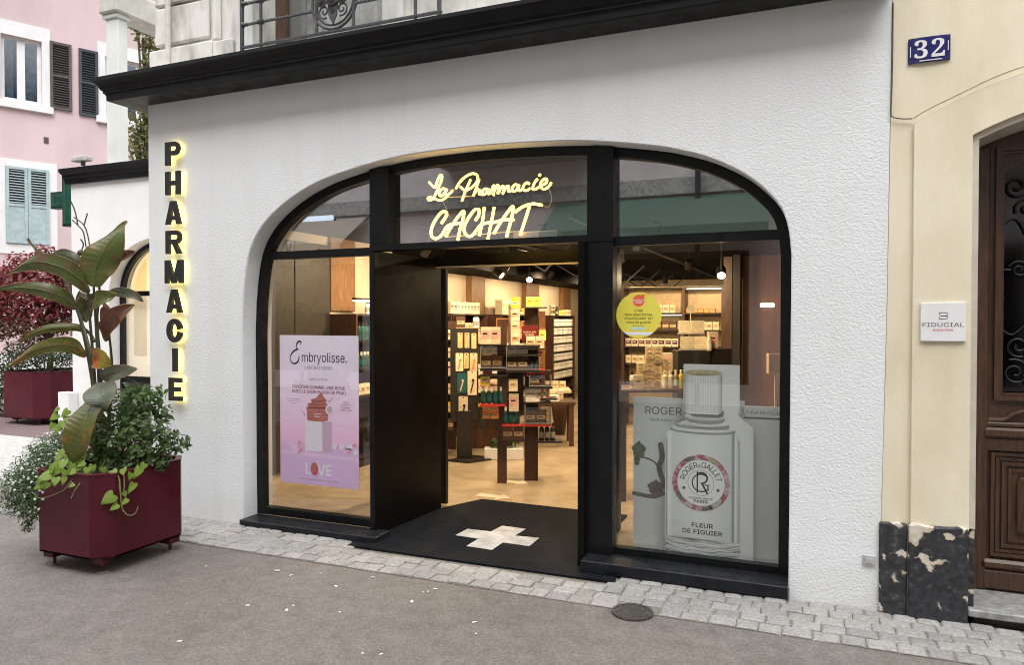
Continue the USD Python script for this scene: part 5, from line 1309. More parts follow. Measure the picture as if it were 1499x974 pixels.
# local frame: x along the facade, -y towards the street, z up
mat('taupe_room', (0.25, 0.23, 0.20), 0.8)
mat('trim_white', (0.74, 0.735, 0.73), 0.7, var=0.04, scale=3)
wins_up = [(-0.84, -0.11, 6.22, 7.58), (1.12, 1.85, 6.22, 7.58), (-2.8, -2.07, 6.22, 7.58)]
wins_lo = [(-0.79, 0.0, 3.22, 4.84), (1.17, 1.96, 3.22, 4.84), (-2.75, -1.96, 3.22, 4.84)]
hw = rect(-9, 9, -0.1, 11)
for w in wins_up:
    hw = hw.difference(rect(*w))
obj('wall', extr(hw, 0.0, 0.3), 'pink_render', hs)
obj('inner_wall', bx(-9, 9, 0.6, 0.8, 0, 11), 'taupe_room', hs)
for (x0, x1, z0, z1) in wins_up:
    obj('window_surround', extr(rect(x0 - 0.16, x1 + 0.16, z0 - 0.02, z1 + 0.30).difference(rect(x0, x1, z0 - 0.2, z1)), -0.015, -0.002), 'trim_white', hs)
    obj('window_sill', bevbox(x0 - 0.20, x1 + 0.20, -0.07, 0.05, z0 - 0.17, z0 - 0.021, 0.01), 'trim_white', hs)
    mid = (x0 + x1) / 2
    w_ = obj('window', [extr(rect(x0, x1, z0, z1).difference(rect(x0 + 0.07, x1 - 0.07, z0 + 0.07, z1 - 0.07)), 0.08, 0.14), bx(mid - 0.07, mid + 0.07, 0.075, 0.139, z0 + 0.07, z1 - 0.07)], 'white_paint', hs)
    for (a, b) in ((x0 + 0.07, mid - 0.07), (mid + 0.07, x1 - 0.07)):
        obj('pane', bx(a, b, 0.105, 0.11, z0 + 0.071, z1 - 0.071), 'glass_pink' if 'glass_pink' in M else (glassmat('glass_pink', (0.8, 0.85, 0.9), 0.5) or 'glass_pink'), w_)
    obj('curtain', [bx(mid + 0.09, x1 - 0.07, 0.16, 0.17, z0, z1), bx(x0 + 0.07, x0 + 0.24, 0.16, 0.17, z0, z1)], mat('curtain_warm', (0.72, 0.63, 0.50), 0.9, var=0.3, scale=6), w_)


def shutter(x0, x1, z0, z1, m, open_=True, y=-0.045):
    f = 0.055
    s = obj('shutter', [extr(rect(x0, x1, z0, z1).difference(unary_union([rect(x0 + f, x1 - f, z0 + f, (z0 + z1) / 2 - f / 2), rect(x0 + f, x1 - f, (z0 + z1) / 2 + f / 2, z1 - f)])), y, y + 0.04)], m, hs)
    for (a, b) in ((z0 + f, (z0 + z1) / 2 - f / 2), ((z0 + z1) / 2 + f / 2, z1 - f)):
        if open_ or a > (z0 + z1) / 2:
            nsl = int((b - a) / 0.052)
            for k in range(nsl):
                zc = a + (k + 0.5) * (b - a) / nsl
                sl_ = rotated(bx(x0 + f + 0.001, x1 - f - 0.001, y + 0.006, y + 0.032, -0.004, 0.004), math.radians(38), (1, 0, 0), ((x0 + x1) / 2, y + 0.02, 0))
                obj('slat', moved(sl_, 0, 0, zc), m, s, smooth=False)
        else:
            obj('panel', bx(x0 + f + 0.001, x1 - f - 0.001, y + 0.012, y + 0.025, a + 0.001, b - 0.001), m, s)
    obj('backing', bx(x0 + f, x1 - f, y + 0.036, y + 0.0395, z0 + f, z1 - f), 'dark_unit', s)


shutter(0.035, 0.445, 6.19, 7.64, 'shutter_brown')
shutter(0.585, 0.965, 6.15, 7.62, 'shutter_dark')
shutter(-1.26, -0.87, 6.19, 7.64, 'shutter_brown')
shutter(2.0, 2.4, 6.19, 7.64, 'shutter_dark')
for (x0, x1, z0, z1) in wins_lo:
    obj('window_surround', extr(rect(x0 - 0.14, x1 + 0.15, z0 - 0.22, z1 + 0.15).difference(rect(x0, x1, z0, z1)), -0.015, -0.002), 'trim_white', hs)
    mid = (x0 + x1) / 2
    shutter(x0 + 0.005, mid - 0.004, z0 + 0.005, z1 - 0.005, 'shutter_pale', False)
    shutter(mid + 0.004, x1 - 0.005, z0 + 0.005, z1 - 0.005, 'shutter_pale', False)
obj('wall_vent', bx(-0.09, 0.0, -0.012, -0.001, 5.42, 5.55), 'shutter_brown', hs)
obj('base_course', bx(-9, 9, -0.03, -0.001, 0.0, 0.9), 'trim_white', hs)

# ================================================================== TREES AND THE SECOND PLANTER'S PLANTS
leafmat('maple_leaf', [(0.1, (0.13, 0.026, 0.026)), (0.45, (0.28, 0.048, 0.05)), (0.8, (0.48, 0.095, 0.105)), (1.0, (0.62, 0.20, 0.19))], transl=0.42)
leafmat('maple_low', [(0.1, (0.09, 0.045, 0.025)), (0.5, (0.16, 0.08, 0.038)), (0.9, (0.26, 0.09, 0.05))], transl=0.4)
leafmat('bush_leaf', [(0.1, (0.03, 0.052, 0.02)), (0.5, (0.065, 0.10, 0.034)), (0.9, (0.12, 0.155, 0.055))], transl=0.25)
leafmat('autumn_leaf', [(0.1, (0.10, 0.13, 0.045)), (0.45, (0.20, 0.22, 0.07)), (0.75, (0.38, 0.30, 0.10)), (1.0, (0.52, 0.25, 0.09))], transl=0.5)
mp_ = thing('red_maple', 'red leaved maple growing out of the planter before the pink house', 'tree')
B = lambda px, py, dd=0.0: at(px, py, 11.6 + dd)
cen, rad = [], []
for (px, py, dd, r_) in [(30, 392, 0, .28), (70, 380, .1, .22), (62, 375, 0, .18), (95, 395, .1, .3), (10, 410, 0, .3), (50, 415, -.1, .42), (85, 425, 0, .42), (20, 440, 0, .4), (60, 450, -.1, .42), (100, 440, .1, .35), (-15, 430, .2, .4), (-10, 460, .1, .4)]:
    cen.append(B(px, py, dd)), rad.append(r_)
P_, N_ = clumps(cen, rad, 2900, 41, 0.3)
obj('crown', leaf_cloud(P_, N_, 0.088, 0.55, 0.6, 42), 'maple_leaf', mp_, smooth=False)
cen2, rad2 = [], []
for (px, py, dd, r_) in [(15, 478, 0, .35), (50, 480, -.1, .4), (85, 475, 0, .35), (105, 470, .1, .25), (-10, 485, 0, .3)]:
    cen2.append(B(px, py, dd)), rad2.append((r_, r_, r_ * 0.6))
P_, N_ = clumps(cen2, rad2, 4500, 43, 0.3)
obj('lower_crown', leaf_cloud(P_, N_, 0.06, 0.5, 0.6, 44), 'maple_low', mp_, smooth=False)
tb = np.array([-11.25, 3.45, 0.72])
obj('trunk', [tube(spline([tb, tb + [0.03, 0, 0.5], (tb + cen[5]) / 2 + [0, 0, .2], cen[5]], 14), np.linspace(0.05, 0.02, 14), 8)], 'twig', mp_)
obj('branch', [tube(spline([tb + [0.02, 0, 0.55], (tb + [0, 0, .6] + c) / 2 + rs.normal(size=3) * 0.08, c], 10), np.linspace(0.022, 0.008, 10), 6) for c in cen], 'twig', mp_)
gb = thing('green_bush', 'low dark green bush under the red maple', 'bush')
cen, rad = [], []
for (px, py, dd, r_) in [(12, 530, 0, .26), (40, 525, -.1, .3), (75, 520, -.1, .34), (100, 515, 0, .3), (58, 505, .1, .3), (25, 512, .1, .24), (95, 540, -.1, .16), (0, 545, .0, .2)]:
    cen.append(B(px, py, dd)), rad.append((r_, r_, r_ * 0.75))
P_, N_ = clumps(cen, rad, 6500, 45, 0.35)
obj('foliage', leaf_cloud(P_, N_, 0.05, 0.45, 0.6, 46), 'bush_leaf', gb, smooth=False)
obj('stem', [tube(spline([tb + rs.normal(size=3) * [.2, .2, 0], (tb + c) / 2, c], 6), 0.008, 5) for c in cen], 'twig', gb)
hd = thing('street_bush', 'dark shrub at the far left edge of the street', 'bush')
cen, rad = [], []
for (px, py, dd, r_) in [(-10, 560, .6, .35), (-8, 585, .6, .35), (0, 600, .6, .2), (5, 570, .8, .2)]:
    cen.append(B(px, py, dd)), rad.append(r_)
P_, N_ = clumps(cen, rad, 5000, 47, 0.35)
obj('foliage', leaf_cloud(P_, N_, 0.05, 0.45, 0.6, 48), 'bush_leaf', hd, smooth=False)
hb = cen[1].copy(); hb[2] = 0
obj('stem', [tube(spline([hb, (hb + c) / 2, c], 6), 0.012, 5) for c in cen], 'twig', hd)

at_ = thing('autumn_tree', 'tree with yellowing leaves behind the white pillar of the pergola', 'tree')
C_ = lambda px, py, dd=0.0: at(px, py, 13.0 + dd)
cen, rad = [], []
for (px, py, dd, r_) in [(202, 38, 0, .17), (210, 55, 0, .2), (218, 70, .1, .16), (214, 85, 0, .13), (200, 25, 0, .08), (220, 40, .2, .2), (212, 100, .1, .10), (205, 170, 0, .22), (215, 190, .1, .24), (200, 195, 0, .2), (210, 215, .1, .25), (198, 222, 0, .2), (208, 150, .1, .12), (230, 170, .2, .3), (190, 112, .2, .06), (205, 112, .1, .12), (235, 60, .3, .3), (230, 110, .3, .3)]:
    cen.append(C_(px, py, dd)), rad.append(r_)
P_, N_ = clumps(cen, rad, 2600, 51, 0.3)
obj('crown', leaf_cloud(P_, N_, 0.085, 0.5, 0.6, 52), 'autumn_leaf', at_, smooth=False)
tb = C_(222, 300, 0.3); tb[2] = 0.0
obj('trunk', tube(spline([tb, tb + [0.05, 0, 2.0], (tb + cen[8]) / 2 + [0, 0, 1.0], cen[1]], 16), np.linspace(0.09, 0.03, 16), 8), 'twig', at_)
obj('branch', [tube(spline([(tb + cen[8]) / 2 + [0, 0, 1.0], ((tb + cen[8]) / 2 + [0, 0, 1.0] + c) / 2, c], 8), 0.014, 5) for c in cen], 'twig', at_)

# ================================================================== LITTER ON THE ASPHALT
first = None
for k, (u, v, s) in enumerate([(377, 243, 1.2), (423, 258, .9), (572, 294, .9), (695, 263, .6), (824, 346, 1.0), (902, 303, .8), (878, 311, .5), (584, 380, .7), (1032, 414, .8), (408, 374, .9), (278, 358, .8), (140, 227, .5), (862, 312, .5), (722, 520, .6), (660, 517, .5), (52, 478, .8), (1038, 452, .5), (430, 358, .6), (520, 250, .4)]):
    g = at(240 + u / 2.271, 730 + v / 2.271, 1.0) - EYE
    p_ = EYE + g * (-EYE[2] / g[2])
    if first is None:
        first = thing('fallen_petal', 'pale fallen petal on the grey brown asphalt', 'petal', (p_[0], p_[1], 0.001), 0.3, 'pale petals and paper scraps on the asphalt')
        a = np.linspace(0, 2 * np.pi, 12, endpoint=False)
        V = np.c_[0.022 * np.cos(a) * (1 + 0.2 * np.sin(3 * a)), 0.012 * np.sin(a), 0.003 + 0.004 * np.cos(2 * a) ** 2]
        V = np.vstack([V, [[0, 0, 0.0015]]])
        obj('petal_blade', trimesh.Trimesh(V, [[i, (i + 1) % 12, 12] for i in range(12)], process=False), 'petal', first)
        root_petal = first
    else:
        dup(root_petal, (p_[0], p_[1], 0.001), k * 1.3, scale=(s * 0.8, s * 0.8, s * 0.8))

# ================================================================== SHOP FURNITURE
def spot(pos, d, label, power=LAMP, src=[None]):
    """A black track spotlight; the can points along d."""
    x, y, z = look_along(d)
    T = np.eye(4)
    T[:3, 0], T[:3, 1], T[:3, 2] = x, y, z
    t = thing('track_spotlight', label, 'spotlight', pos, 0, 'spotlights under the black shop ceiling')
    can_ = lathe([(0.0, 0.13), (0.045, 0.13), (0.05, 0.12), (0.05, 0.0), (0.044, 0.0), (0.044, 0.02), (0.0, 0.02)], 20)
    obj('can', can_.apply_transform(T), 'dark_unit', t, smooth=40)
    obj('lens', lathe([(0.0, 0.012), (0.043, 0.012), (0.043, 0.018), (0.0, 0.018)], 20).apply_transform(T), 'lamp_warm', t)
    obj('stem', tube([(0, 0, 0.05), (0, 0, CEIL - pos[2])], 0.008, 6), 'dark_unit', t)
    L = UsdLux.DiskLight.Define(stage, str(t.GetPath()) + '/lamp')
    L.CreateRadiusAttr(0.042)
    L.CreateIntensityAttr(power)
    L.CreateColorAttr(Gf.Vec3f(1.0, 0.74, 0.44))
    L.CreateNormalizeAttr(False)
    m = np.eye(4)
    m[0, :3], m[1, :3], m[2, :3], m[3, :3] = x, y, z, -0.004 * z
    L.AddTransformOp().Set(Gf.Matrix4d(*m.ravel().tolist()))
    return t


CEIL = 2.50
for (p_, d) in [((-2.2, 1.55, 2.30), (0.0, 0.3, -1)), ((-3.5, 1.7, 2.30), (-0.3, 0.2, -1)), ((-3.1, 3.0, 2.30), (0.2, -0.2, -1)), ((-1.7, 2.9, 2.30), (-0.1, 0.1, -1)), ((-3.9, 4.6, 2.28), (-0.75, 0.2, -1)), ((-2.6, 4.6, 2.28), (0.2, 0.3, -1)),
                ((-4.0, 6.6, 2.28), (-0.8, 0.1, -1)), ((-2.9, 6.4, 2.28), (0.1, 0.3, -1)), ((-3.9, 8.8, 2.28), (-0.8, 0.1, -1)), ((-2.6, 9.0, 2.28), (0.0, 0.4, -1)), ((-1.3, 1.75, 2.30), (-0.3, 0.25, -1)), ((-3.95, 2.5, 2.30), (-0.8, 0.1, -1)), ((-1.6, 5.4, 2.28), (-0.2, 0.8, -1))]:
    spot(p_, d, 'black track spotlight under the dark shop ceiling')
spot(tuple(at(775, 410, 11.0)), (0.42, -1.0, -0.42), 'lit round spotlight seen face on through the doorway', LAMP * 0.15)
spot(tuple(at(1056, 404, 7.5)), (0.15, -1.0, -0.75), 'lit round spotlight behind the right shop window', LAMP * 0.15)
spot(tuple(at(735, 404, 9.5)), (0.9, -0.15, -0.6), 'spotlight turned sideways above the left shelves in the doorway', LAMP * 0.5)

# bulkhead and cove over the left wall
tag(obj('ceiling_bulkhead', bx(-4.899, -4.15, 3.4, 11.99, 2.27, 2.499), 'ceiling_black'), 'black bulkhead below the shop ceiling', kind='structure')
tr = thing('ceiling_track', 'black lighting track and braces under the shop ceiling', 'track')
obj('rail', [bx(-3.32, -3.28, 1.3, 11.5, 2.44, 2.47), bx(-1.92, -1.88, 1.3, 11.5, 2.44, 2.47)], 'dark_unit', tr)
for k in range(7):
    y = 3.2 + k * 1.2
    obj('brace', [tube([(-3.3, y, 2.44), (-2.9, y + 0.25, 2.16)], 0.012, 5), tube([(-2.9, y + 0.25, 2.16), (-2.5, y, 2.44)], 0.012, 5)], 'iron_grey', tr)

tag(obj('oak_board', bevbox(-4.899, -4.86, 2.11, 2.56, 1.70, 2.499, 0.004), 'oak'), 'oak board on the left shop wall above the green bottles', 'panelling')
# ---------------------------------------------------------------- products
PROD = {}


def carton(key, w, d, h, m, lm, name='product_box', strip=0.4, z0=0.3):
    PROD[key] = dict(name=name, w=w, d=d, h=h, parts=[('carton', bx(-w / 2, w / 2, -d / 2, d / 2, 0, h), m, False), ('printed_panel', bx(-w * 0.42, w * 0.42, -d / 2 - 0.0012, -d / 2 - 0.0002, h * z0, h * (z0 + strip)), lm, False), ('print_stripe', bx(-w * 0.30, w * 0.18, -d / 2 - 0.0022, -d / 2 - 0.0013, h * (z0 + strip * 0.52), h * (z0 + strip * 0.72)), 'p_black' if m != 'p_black' and lm not in ('p_black', 'p_purple', 'p_green') else 'p_cream', False)], src=None)


def bottle(key, r, h, m, cm, lm, name='product_bottle', neck=0.45):
    hb_ = h * 0.78
    body_ = lathe([(0, 0), (r * 0.92, 0), (r, 0.006), (r, hb_ * 0.86), (r * 0.75, hb_ * 0.95), (r * neck, hb_), (0, hb_)], 14)
    PROD[key] = dict(name=name, w=2 * r, d=2 * r, h=h, parts=[('bottle', body_, m, 40), ('cap', lathe([(0, hb_ + 0.0005), (r * neck * 1.15, hb_ + 0.0005), (r * neck * 1.15, h), (0, h)], 12), cm, 30), ('label_band', lathe([(r + 0.0004, hb_ * 0.2), (r + 0.0012, hb_ * 0.2), (r + 0.0012, hb_ * 0.62), (r + 0.0004, hb_ * 0.62)], 14), lm, False)], src=None)


def pack(key, w, h, m, tm, teal=False):
    t_ = [extr(rect(-w / 2, w / 2, 0, h).buffer(-0.008).buffer(0.008).difference(sg.Point(0, h - 0.016).buffer(0.008)), -0.004, 0.0)]
    tool = extr(unary_union([sg.LineString([(-w * 0.15, h * 0.12), (w * 0.12, h * 0.55)]).buffer(w * 0.07), sg.Point(w * 0.10, h * 0.62).buffer(w * 0.14)]), -0.012, -0.0045)
    PROD[key] = dict(name='hanging_pack', w=w, d=0.012, h=h, parts=[('card', t_[0], m, False), ('tool', tool, tm, False)], src=None)


colors = {'p_cream': (0.74, 0.64, 0.44), 'p_white': (0.78, 0.75, 0.68), 'p_pink': (0.72, 0.40, 0.34), 'p_green': (0.10, 0.34, 0.12), 'p_lime': (0.48, 0.60, 0.13), 'p_yellow': (0.78, 0.56, 0.05), 'p_orange': (0.76, 0.24, 0.04), 'p_red': (0.50, 0.035, 0.03), 'p_teal': (0.015, 0.10, 0.095),
          'p_darkgreen': (0.016, 0.05, 0.042), 'p_purple': (0.09, 0.02, 0.07), 'p_brown': (0.11, 0.055, 0.03), 'p_black': (0.018, 0.016, 0.016), 'p_grey': (0.30, 0.29, 0.27), 'p_tan': (0.60, 0.44, 0.24), 'p_blue': (0.08, 0.15, 0.30), 'p_rose': (0.62, 0.12, 0.14)}
for k_, c_ in colors.items():
    c_ = tuple(min(0.9, v * 1.15) for v in c_)
    mat(k_, c_, 0.42, var=0.10, scale=25, objvar=0.16)
carton('cream', 0.085, 0.06, 0.115, 'p_cream', 'p_tan')
carton('white', 0.10, 0.07, 0.128, 'p_white', 'p_grey', strip=0.12, z0=0.55)
carton('white_low', 0.15, 0.10, 0.075, 'p_white', 'p_grey', strip=0.25)
carton('pink', 0.095, 0.07, 0.165, 'p_cream', 'p_pink', strip=0.5)
carton('big_green', 0.26, 0.12, 0.23, 'p_cream', 'p_green', strip=0.16, z0=0.58)
carton('black_tall', 0.045, 0.045, 0.19, 'p_cream', 'p_black', strip=0.7, z0=0.15)
carton('red', 0.09, 0.06, 0.055, 'p_red', 'p_rose')
carton('orange', 0.085, 0.07, 0.095, 'p_orange', 'p_cream', strip=0.3)
carton('yellow', 0.09, 0.07, 0.11, 'p_yellow', 'p_cream', strip=0.3)
carton('lime', 0.07, 0.05, 0.10, 'p_lime', 'p_yellow')
carton('purple', 0.09, 0.08, 0.12, 'p_cream', 'p_purple', strip=0.45)
carton('slim', 0.073, 0.05, 0.0365, 'p_tan', 'p_cream', strip=0.35)
carton('soap', 0.075, 0.055, 0.06, 'p_orange', 'p_tan')
carton('brown', 0.10, 0.07, 0.13, 'p_brown', 'p_tan', strip=0.3)
carton('dark_teal', 0.16, 0.10, 0.19, 'p_darkgreen', 'p_grey', strip=0.1)
bottle('green', 0.026, 0.165, 'p_darkgreen', 'p_white', 'p_teal')
bottle('teal', 0.030, 0.19, 'p_teal', 'p_black', 'p_darkgreen')
bottle('white_b', 0.022, 0.15, 'p_white', 'p_black', 'p_grey')
bottle('grey_b', 0.022, 0.165, 'p_grey', 'p_cream', 'p_white')
bottle('yellow_b', 0.022, 0.165, 'p_yellow', 'p_cream', 'p_lime')
bottle('orange_b', 0.022, 0.175, 'p_orange', 'p_cream', 'p_red')
bottle('cream_b', 0.026, 0.155, 'p_cream', 'p_cream', 'p_white')
bottle('black_b', 0.024, 0.17, 'p_black', 'p_black', 'p_grey')
bottle('jar', 0.036, 0.075, 'p_white', 'p_purple', 'p_grey', name='product_jar', neck=0.8)
bottle('round_yellow', 0.055, 0.09, 'p_yellow', 'p_orange', 'p_cream', name='product_jar', neck=0.6)
pack('pack_cream', 0.085, 0.205, 'p_cream', 'p_orange')
pack('pack_slim', 0.055, 0.175, 'p_tan', 'p_lime')
pack('pack_teal', 0.105, 0.225, 'p_teal', 'p_pink')
pack('pack_dark', 0.105, 0.275, 'p_cream', 'p_black')


def put(key, loc, rotz, label, group):
    P = PROD[key]
    if P['src'] is None:
        t = thing(P['name'], label, P['name'].split('_')[1] if P['name'] != 'hanging_pack' else 'pack', loc, rotz, group)
        for n_, m_, mm, sm in P['parts']:
            obj(n_, m_, mm, t, smooth=sm)
        P['src'] = t
        return t
    return dup(P['src'], loc, rotz, label, group)


rp = np.random.default_rng(99)


def frame_at(o, rot):
    c, s = math.cos(rot), math.sin(rot)
    return lambda x, y, z: (o[0] + c * x - s * y, o[1] + s * x + c * y, o[2] + z)


def row(key, o, rot, x0, x1, y, z, label, group, gap=0.006, skip=0.0):
    """Products side by side along local x."""
    P, f = PROD[key], frame_at(o, rot)
    x = x0 + P['w'] / 2
    while x + P['w'] / 2 <= x1 + 1e-6:
        if rp.random() >= skip:
            put(key, f(x, y + rp.uniform(-.004, .004), z + 0.0005), rot + rp.uniform(-.06, .06), label, group)
        x += P['w'] + gap + rp.uniform(0, gap)


# wall shelving along the left wall; local x runs into the shop, front faces the room
def wall_bay(y0, y1, zs, label, top=None, light=False):
    o, rot = (-4.895, y0, 0.008), math.pi / 2
    w = y1 - y0
    t = thing('wall_shelving', label, 'shelving', o, rot, None)
    # local: x along the wall, -y towards the room
    obj('side_panel', bx(0, 0.03, -0.36, 0, 0, zs[-1]), 'walnut', t)
    obj('side_panel', bx(w - 0.03, w, -0.36, 0, 0, zs[-1]), 'walnut', t)
    obj('back_panel', bx(0.031, w - 0.031, -0.02, 0, 0.05, zs[-1]), 'walnut' if not light else 'wall_cream', t)
    for z in zs:
        obj('shelf', bx(0.031, w - 0.031, -0.35, -0.021, z - 0.022, z), 'shelf_dark', t)
    obj('plinth', bx(0.031, w - 0.031, -0.33, -0.021, 0, 0.08), 'shelf_dark', t)
    return o, rot, w


o, rot, w = wall_bay(2.10, 4.30, [0.12, 0.45, 0.78, 1.08, 1.38, 1.66], 'dark shelving on the left shop wall nearest the left window, filled with green bottles')
row('teal', o, rot, 0.06, 1.5, -0.28, 1.38, 'dark teal bottle on the fifth shelf of the wall shelving behind the left window', 'teal bottles behind the left window')
row('green', o, rot, 0.06, 1.5, -0.28, 1.08, 'green bottle with white cap on the fourth shelf behind the left window', 'green bottles behind the left window')
row('cream', o, rot, 0.06, 1.5, -0.28, 0.78, 'cream carton on the third shelf behind the left window', 'cream cartons behind the left window')
row('white_b', o, rot, 0.3, 1.5, -0.28, 1.66, 'white bottle with black cap on top of the shelving behind the left window', 'white bottles behind the left window')
sl_ = thing('shelf_light', 'warm light strip above the shelving behind the left window', 'light', (-4.60, 2.15, 1.80))
obj('strip', bx(-0.01, 0.01, 0, 1.6, 0.0, 0.02), 'lamp_bar', sl_)
obj('housing', bx(-0.02, 0.02, 0, 1.6, 0.0205, 0.04), 'dark_unit', sl_)

o, rot, w = wall_bay(4.34, 5.44, [0.12, 0.40, 0.70, 1.0, 1.26, 1.44, 1.68], 'dark shelving on the left shop wall behind the black stand')
row('pink', o, rot, 0.05, 1.05, -0.26, 1.68, 'cream and pink carton on top of the wall shelving behind the black stand', 'pink cartons on top of the wall shelving')
row('cream', o, rot, 0.05, 1.05, -0.26, 1.44, 'cream carton on the sixth shelf behind the black stand', 'cream cartons behind the black stand')
row('cream_b', o, rot, 0.05, 1.05, -0.26, 1.26, 'cream bottle on the fifth shelf behind the black stand', 'cream bottles behind the black stand')
row('yellow', o, rot, 0.05, 1.05, -0.26, 1.0, 'yellow carton on the fourth shelf behind the black stand', 'yellow cartons behind the black stand')
row('white', o, rot, 0.05, 1.05, -0.26, 0.40, 'white carton on the second shelf behind the black stand', 'white cartons behind the black stand')
row('orange', o, rot, 0.05, 1.05, -0.26, 0.70, 'orange carton on the third shelf behind the black stand', 'orange cartons behind the black stand')

o, rot, w = wall_bay(5.96, 7.66, [0.12, 0.50, 0.90, 1.28, 1.68], 'dark shelving on the left shop wall behind the wooden display tower')
for k in range(2):
    f = frame_at(o, rot)
    put('big_green', f(0.25 + 0.30 * k, -0.26, 1.68), rot, ('large cream carton with green band on top of the shelving, left one', 'large cream carton with green band on top of the shelving, right one')[k], None)
row('jar', o, rot, 0.75, 1.1, -0.26, 1.68, 'white jar with purple lid on top of the long shelving', 'jars on top of the long shelving')
row('yellow', o, rot, 1.12, 1.25, -0.26, 1.68, 'single yellow carton on top of the long shelving', None)
row('purple', o, rot, 1.27, 1.66, -0.26, 1.68, 'cream and purple carton on top of the long shelving', 'purple cartons on top of the long shelving')
row('cream', o, rot, 0.05, 0.9, -0.28, 1.28, 'cream carton on the fourth shelf of the long shelving', 'cream cartons on the long shelving')
row('pink', o, rot, 0.95, 1.60, -0.26, 1.28, 'cream and pink carton on the fourth shelf of the long shelving', 'pink cartons on the long shelving')
row('white', o, rot, 0.05, 1.6, -0.26, 0.50, 'white carton on the second shelf of the long shelving', 'white cartons on the long shelving')
row('brown', o, rot, 0.9, 1.6, -0.26, 0.90, 'brown carton on the third shelf of the long shelving', 'brown cartons on the long shelving')
for k, (x, z) in enumerate(((1.15, 1.28), (0.55, 0.90))):
    c = thing('wooden_cube', ('orange toned wooden cube on the fourth shelf of the long shelving', 'orange toned wooden cube on the third shelf of the long shelving')[k], 'cube', frame_at(o, rot)(x, -0.22, z + 0.001), rot)
    obj('cube_shell', [bx(-.16, .16, -.10, .10, 0, .02), bx(-.16, .16, -.10, .10, .28, .30), bx(-.16, -.14, -.10, .10, .021, .279), bx(.14, .16, -.10, .10, .021, .279), bx(-.139, .139, .08, .10, .021, .279)], 'cork_box', c)

o, rot, w = wall_bay(8.36, 9.66, [0.15, 0.32, 0.49, 0.66, 0.83, 1.0, 1.16, 1.32, 1.48, 1.68], 'shelving of white cartons far along the left shop wall', light=True)
for k, z in enumerate([0.49, 0.66, 0.83, 1.0, 1.16, 1.32, 1.48]):
    row('white', o, rot, 0.06, 1.26, -0.30, z, 'white carton on the %s shelf of the far left wall shelving' % ('third', 'fourth', 'fifth', 'sixth', 'seventh', 'eighth', 'ninth')[k], 'white cartons, %s shelf of the far shelving' % ('third', 'fourth', 'fifth', 'sixth', 'seventh', 'eighth', 'ninth')[k], gap=0.003)
row('black_tall', o, rot, 0.05, 0.3, -0.28, 1.68, 'slim cream and black carton on top of the far shelving', 'slim cartons on top of the far shelving')
row('black_b', o, rot, 0.36, 0.48, -0.28, 1.68, 'black bottle on top of the far shelving', 'black bottles on top of the far shelving')
row('lime', o, rot, 0.50, 0.80, -0.28, 1.68, 'lime carton on top of the far shelving', 'lime cartons on top of the far shelving')
row('cream', o, rot, 0.82, 1.24, -0.28, 1.68, 'cream carton on top of the far shelving', 'cream cartons on top of the far shelving')
for k, (y0, y1) in enumerate(((5.46, 5.94), (7.70, 8.33), (9.70, 10.2))):
    obj_ = obj('oak_pilaster', bevbox(-4.899, -4.80, y0, y1, 0.007, 2.268, 0.004), 'oak')
    tag(obj_, ('oak pilaster between the shelving behind the black stand and the long shelving', 'oak pilaster between the long shelving and the far white shelving', 'last oak pilaster beyond the white cartons')[k], 'pilaster')
fb = thing('far_counter', 'dark sales counter at the far end of the shop', 'counter', (-4.25, 10.6, 0.007), math.pi / 2)
obj('body', bevbox(0, 0.9, -0.5, 0, 0, 0.86, 0.004), 'dark_unit', fb)
obj('top', bevbox(-0.02, 0.92, -0.52, 0.02, 0.861, 0.90, 0.004), 'walnut', fb)
for k in range(5):
    put('round_yellow', tuple(np.array([-4.28 + 0.06 * (k % 2), 10.25, 0.007 + 0.75 + 0.092 * k])), 0.6, 'round yellow pack in the pile at the far end of the left wall', 'pile of round yellow packs')
pd_ = thing('pedestal', 'narrow cream pedestal under the pile of yellow packs', 'pedestal', (-4.25, 10.25, 0.007))
obj('shaft', bevbox(-0.16, 0.16, -0.16, 0.16, 0, 0.749, 0.004), 'wall_cream', pd_)

# wooden display tower in the middle of the doorway
GO = at(757, 469, 7.2)
GO = (GO[0], GO[1], 0.008)
GR = YAW
G_ = frame_at(GO, GR)
K = 7.2 / FPX
gx = lambda px: (px - 757) * K
gz = lambda py: 1.6 + (469 - py) * K
gt = thing('display_tower', 'tall wooden display tower standing in the doorway with shelves on both sides', 'display stand', GO, GR)
obj('upright', bevbox(gx(728), gx(742), -0.05, 0.05, 0, 1.60, 0.003), 'walnut', gt)
obj('upright', bevbox(gx(768), gx(788), 0.06, 0.20, 0, 1.72, 0.003), 'walnut', gt)
obj('back_panel', bx(gx(743), gx(767), 0.08, 0.10, 0.66, 1.30), 'walnut', gt)
obj('light_post', bx(gx(744), gx(752), 0.02, 0.07, 1.25, 1.74), 'wall_cream', gt)
obj('oak_post', bx(gx(790), gx(799), 0.10, 0.20, 0.80, 1.68), 'cork_box', gt)
LEV = [(703, 742, 541), (703, 742, 549), (703, 740, 592), (706, 731, 613), (743, 790, 506), (743, 790, 519.5), (740, 806, 543), (768, 808, 567), (790, 814, 583), (735, 806, 621), (786, 822, 645)]
for a, b, y in LEV:
    obj('shelf', bx(gx(a), gx(b), -0.14, 0.058, gz(y) - 0.016, gz(y)), 'shelf_dark' if y not in (592, 621) else 'p_red', gt)
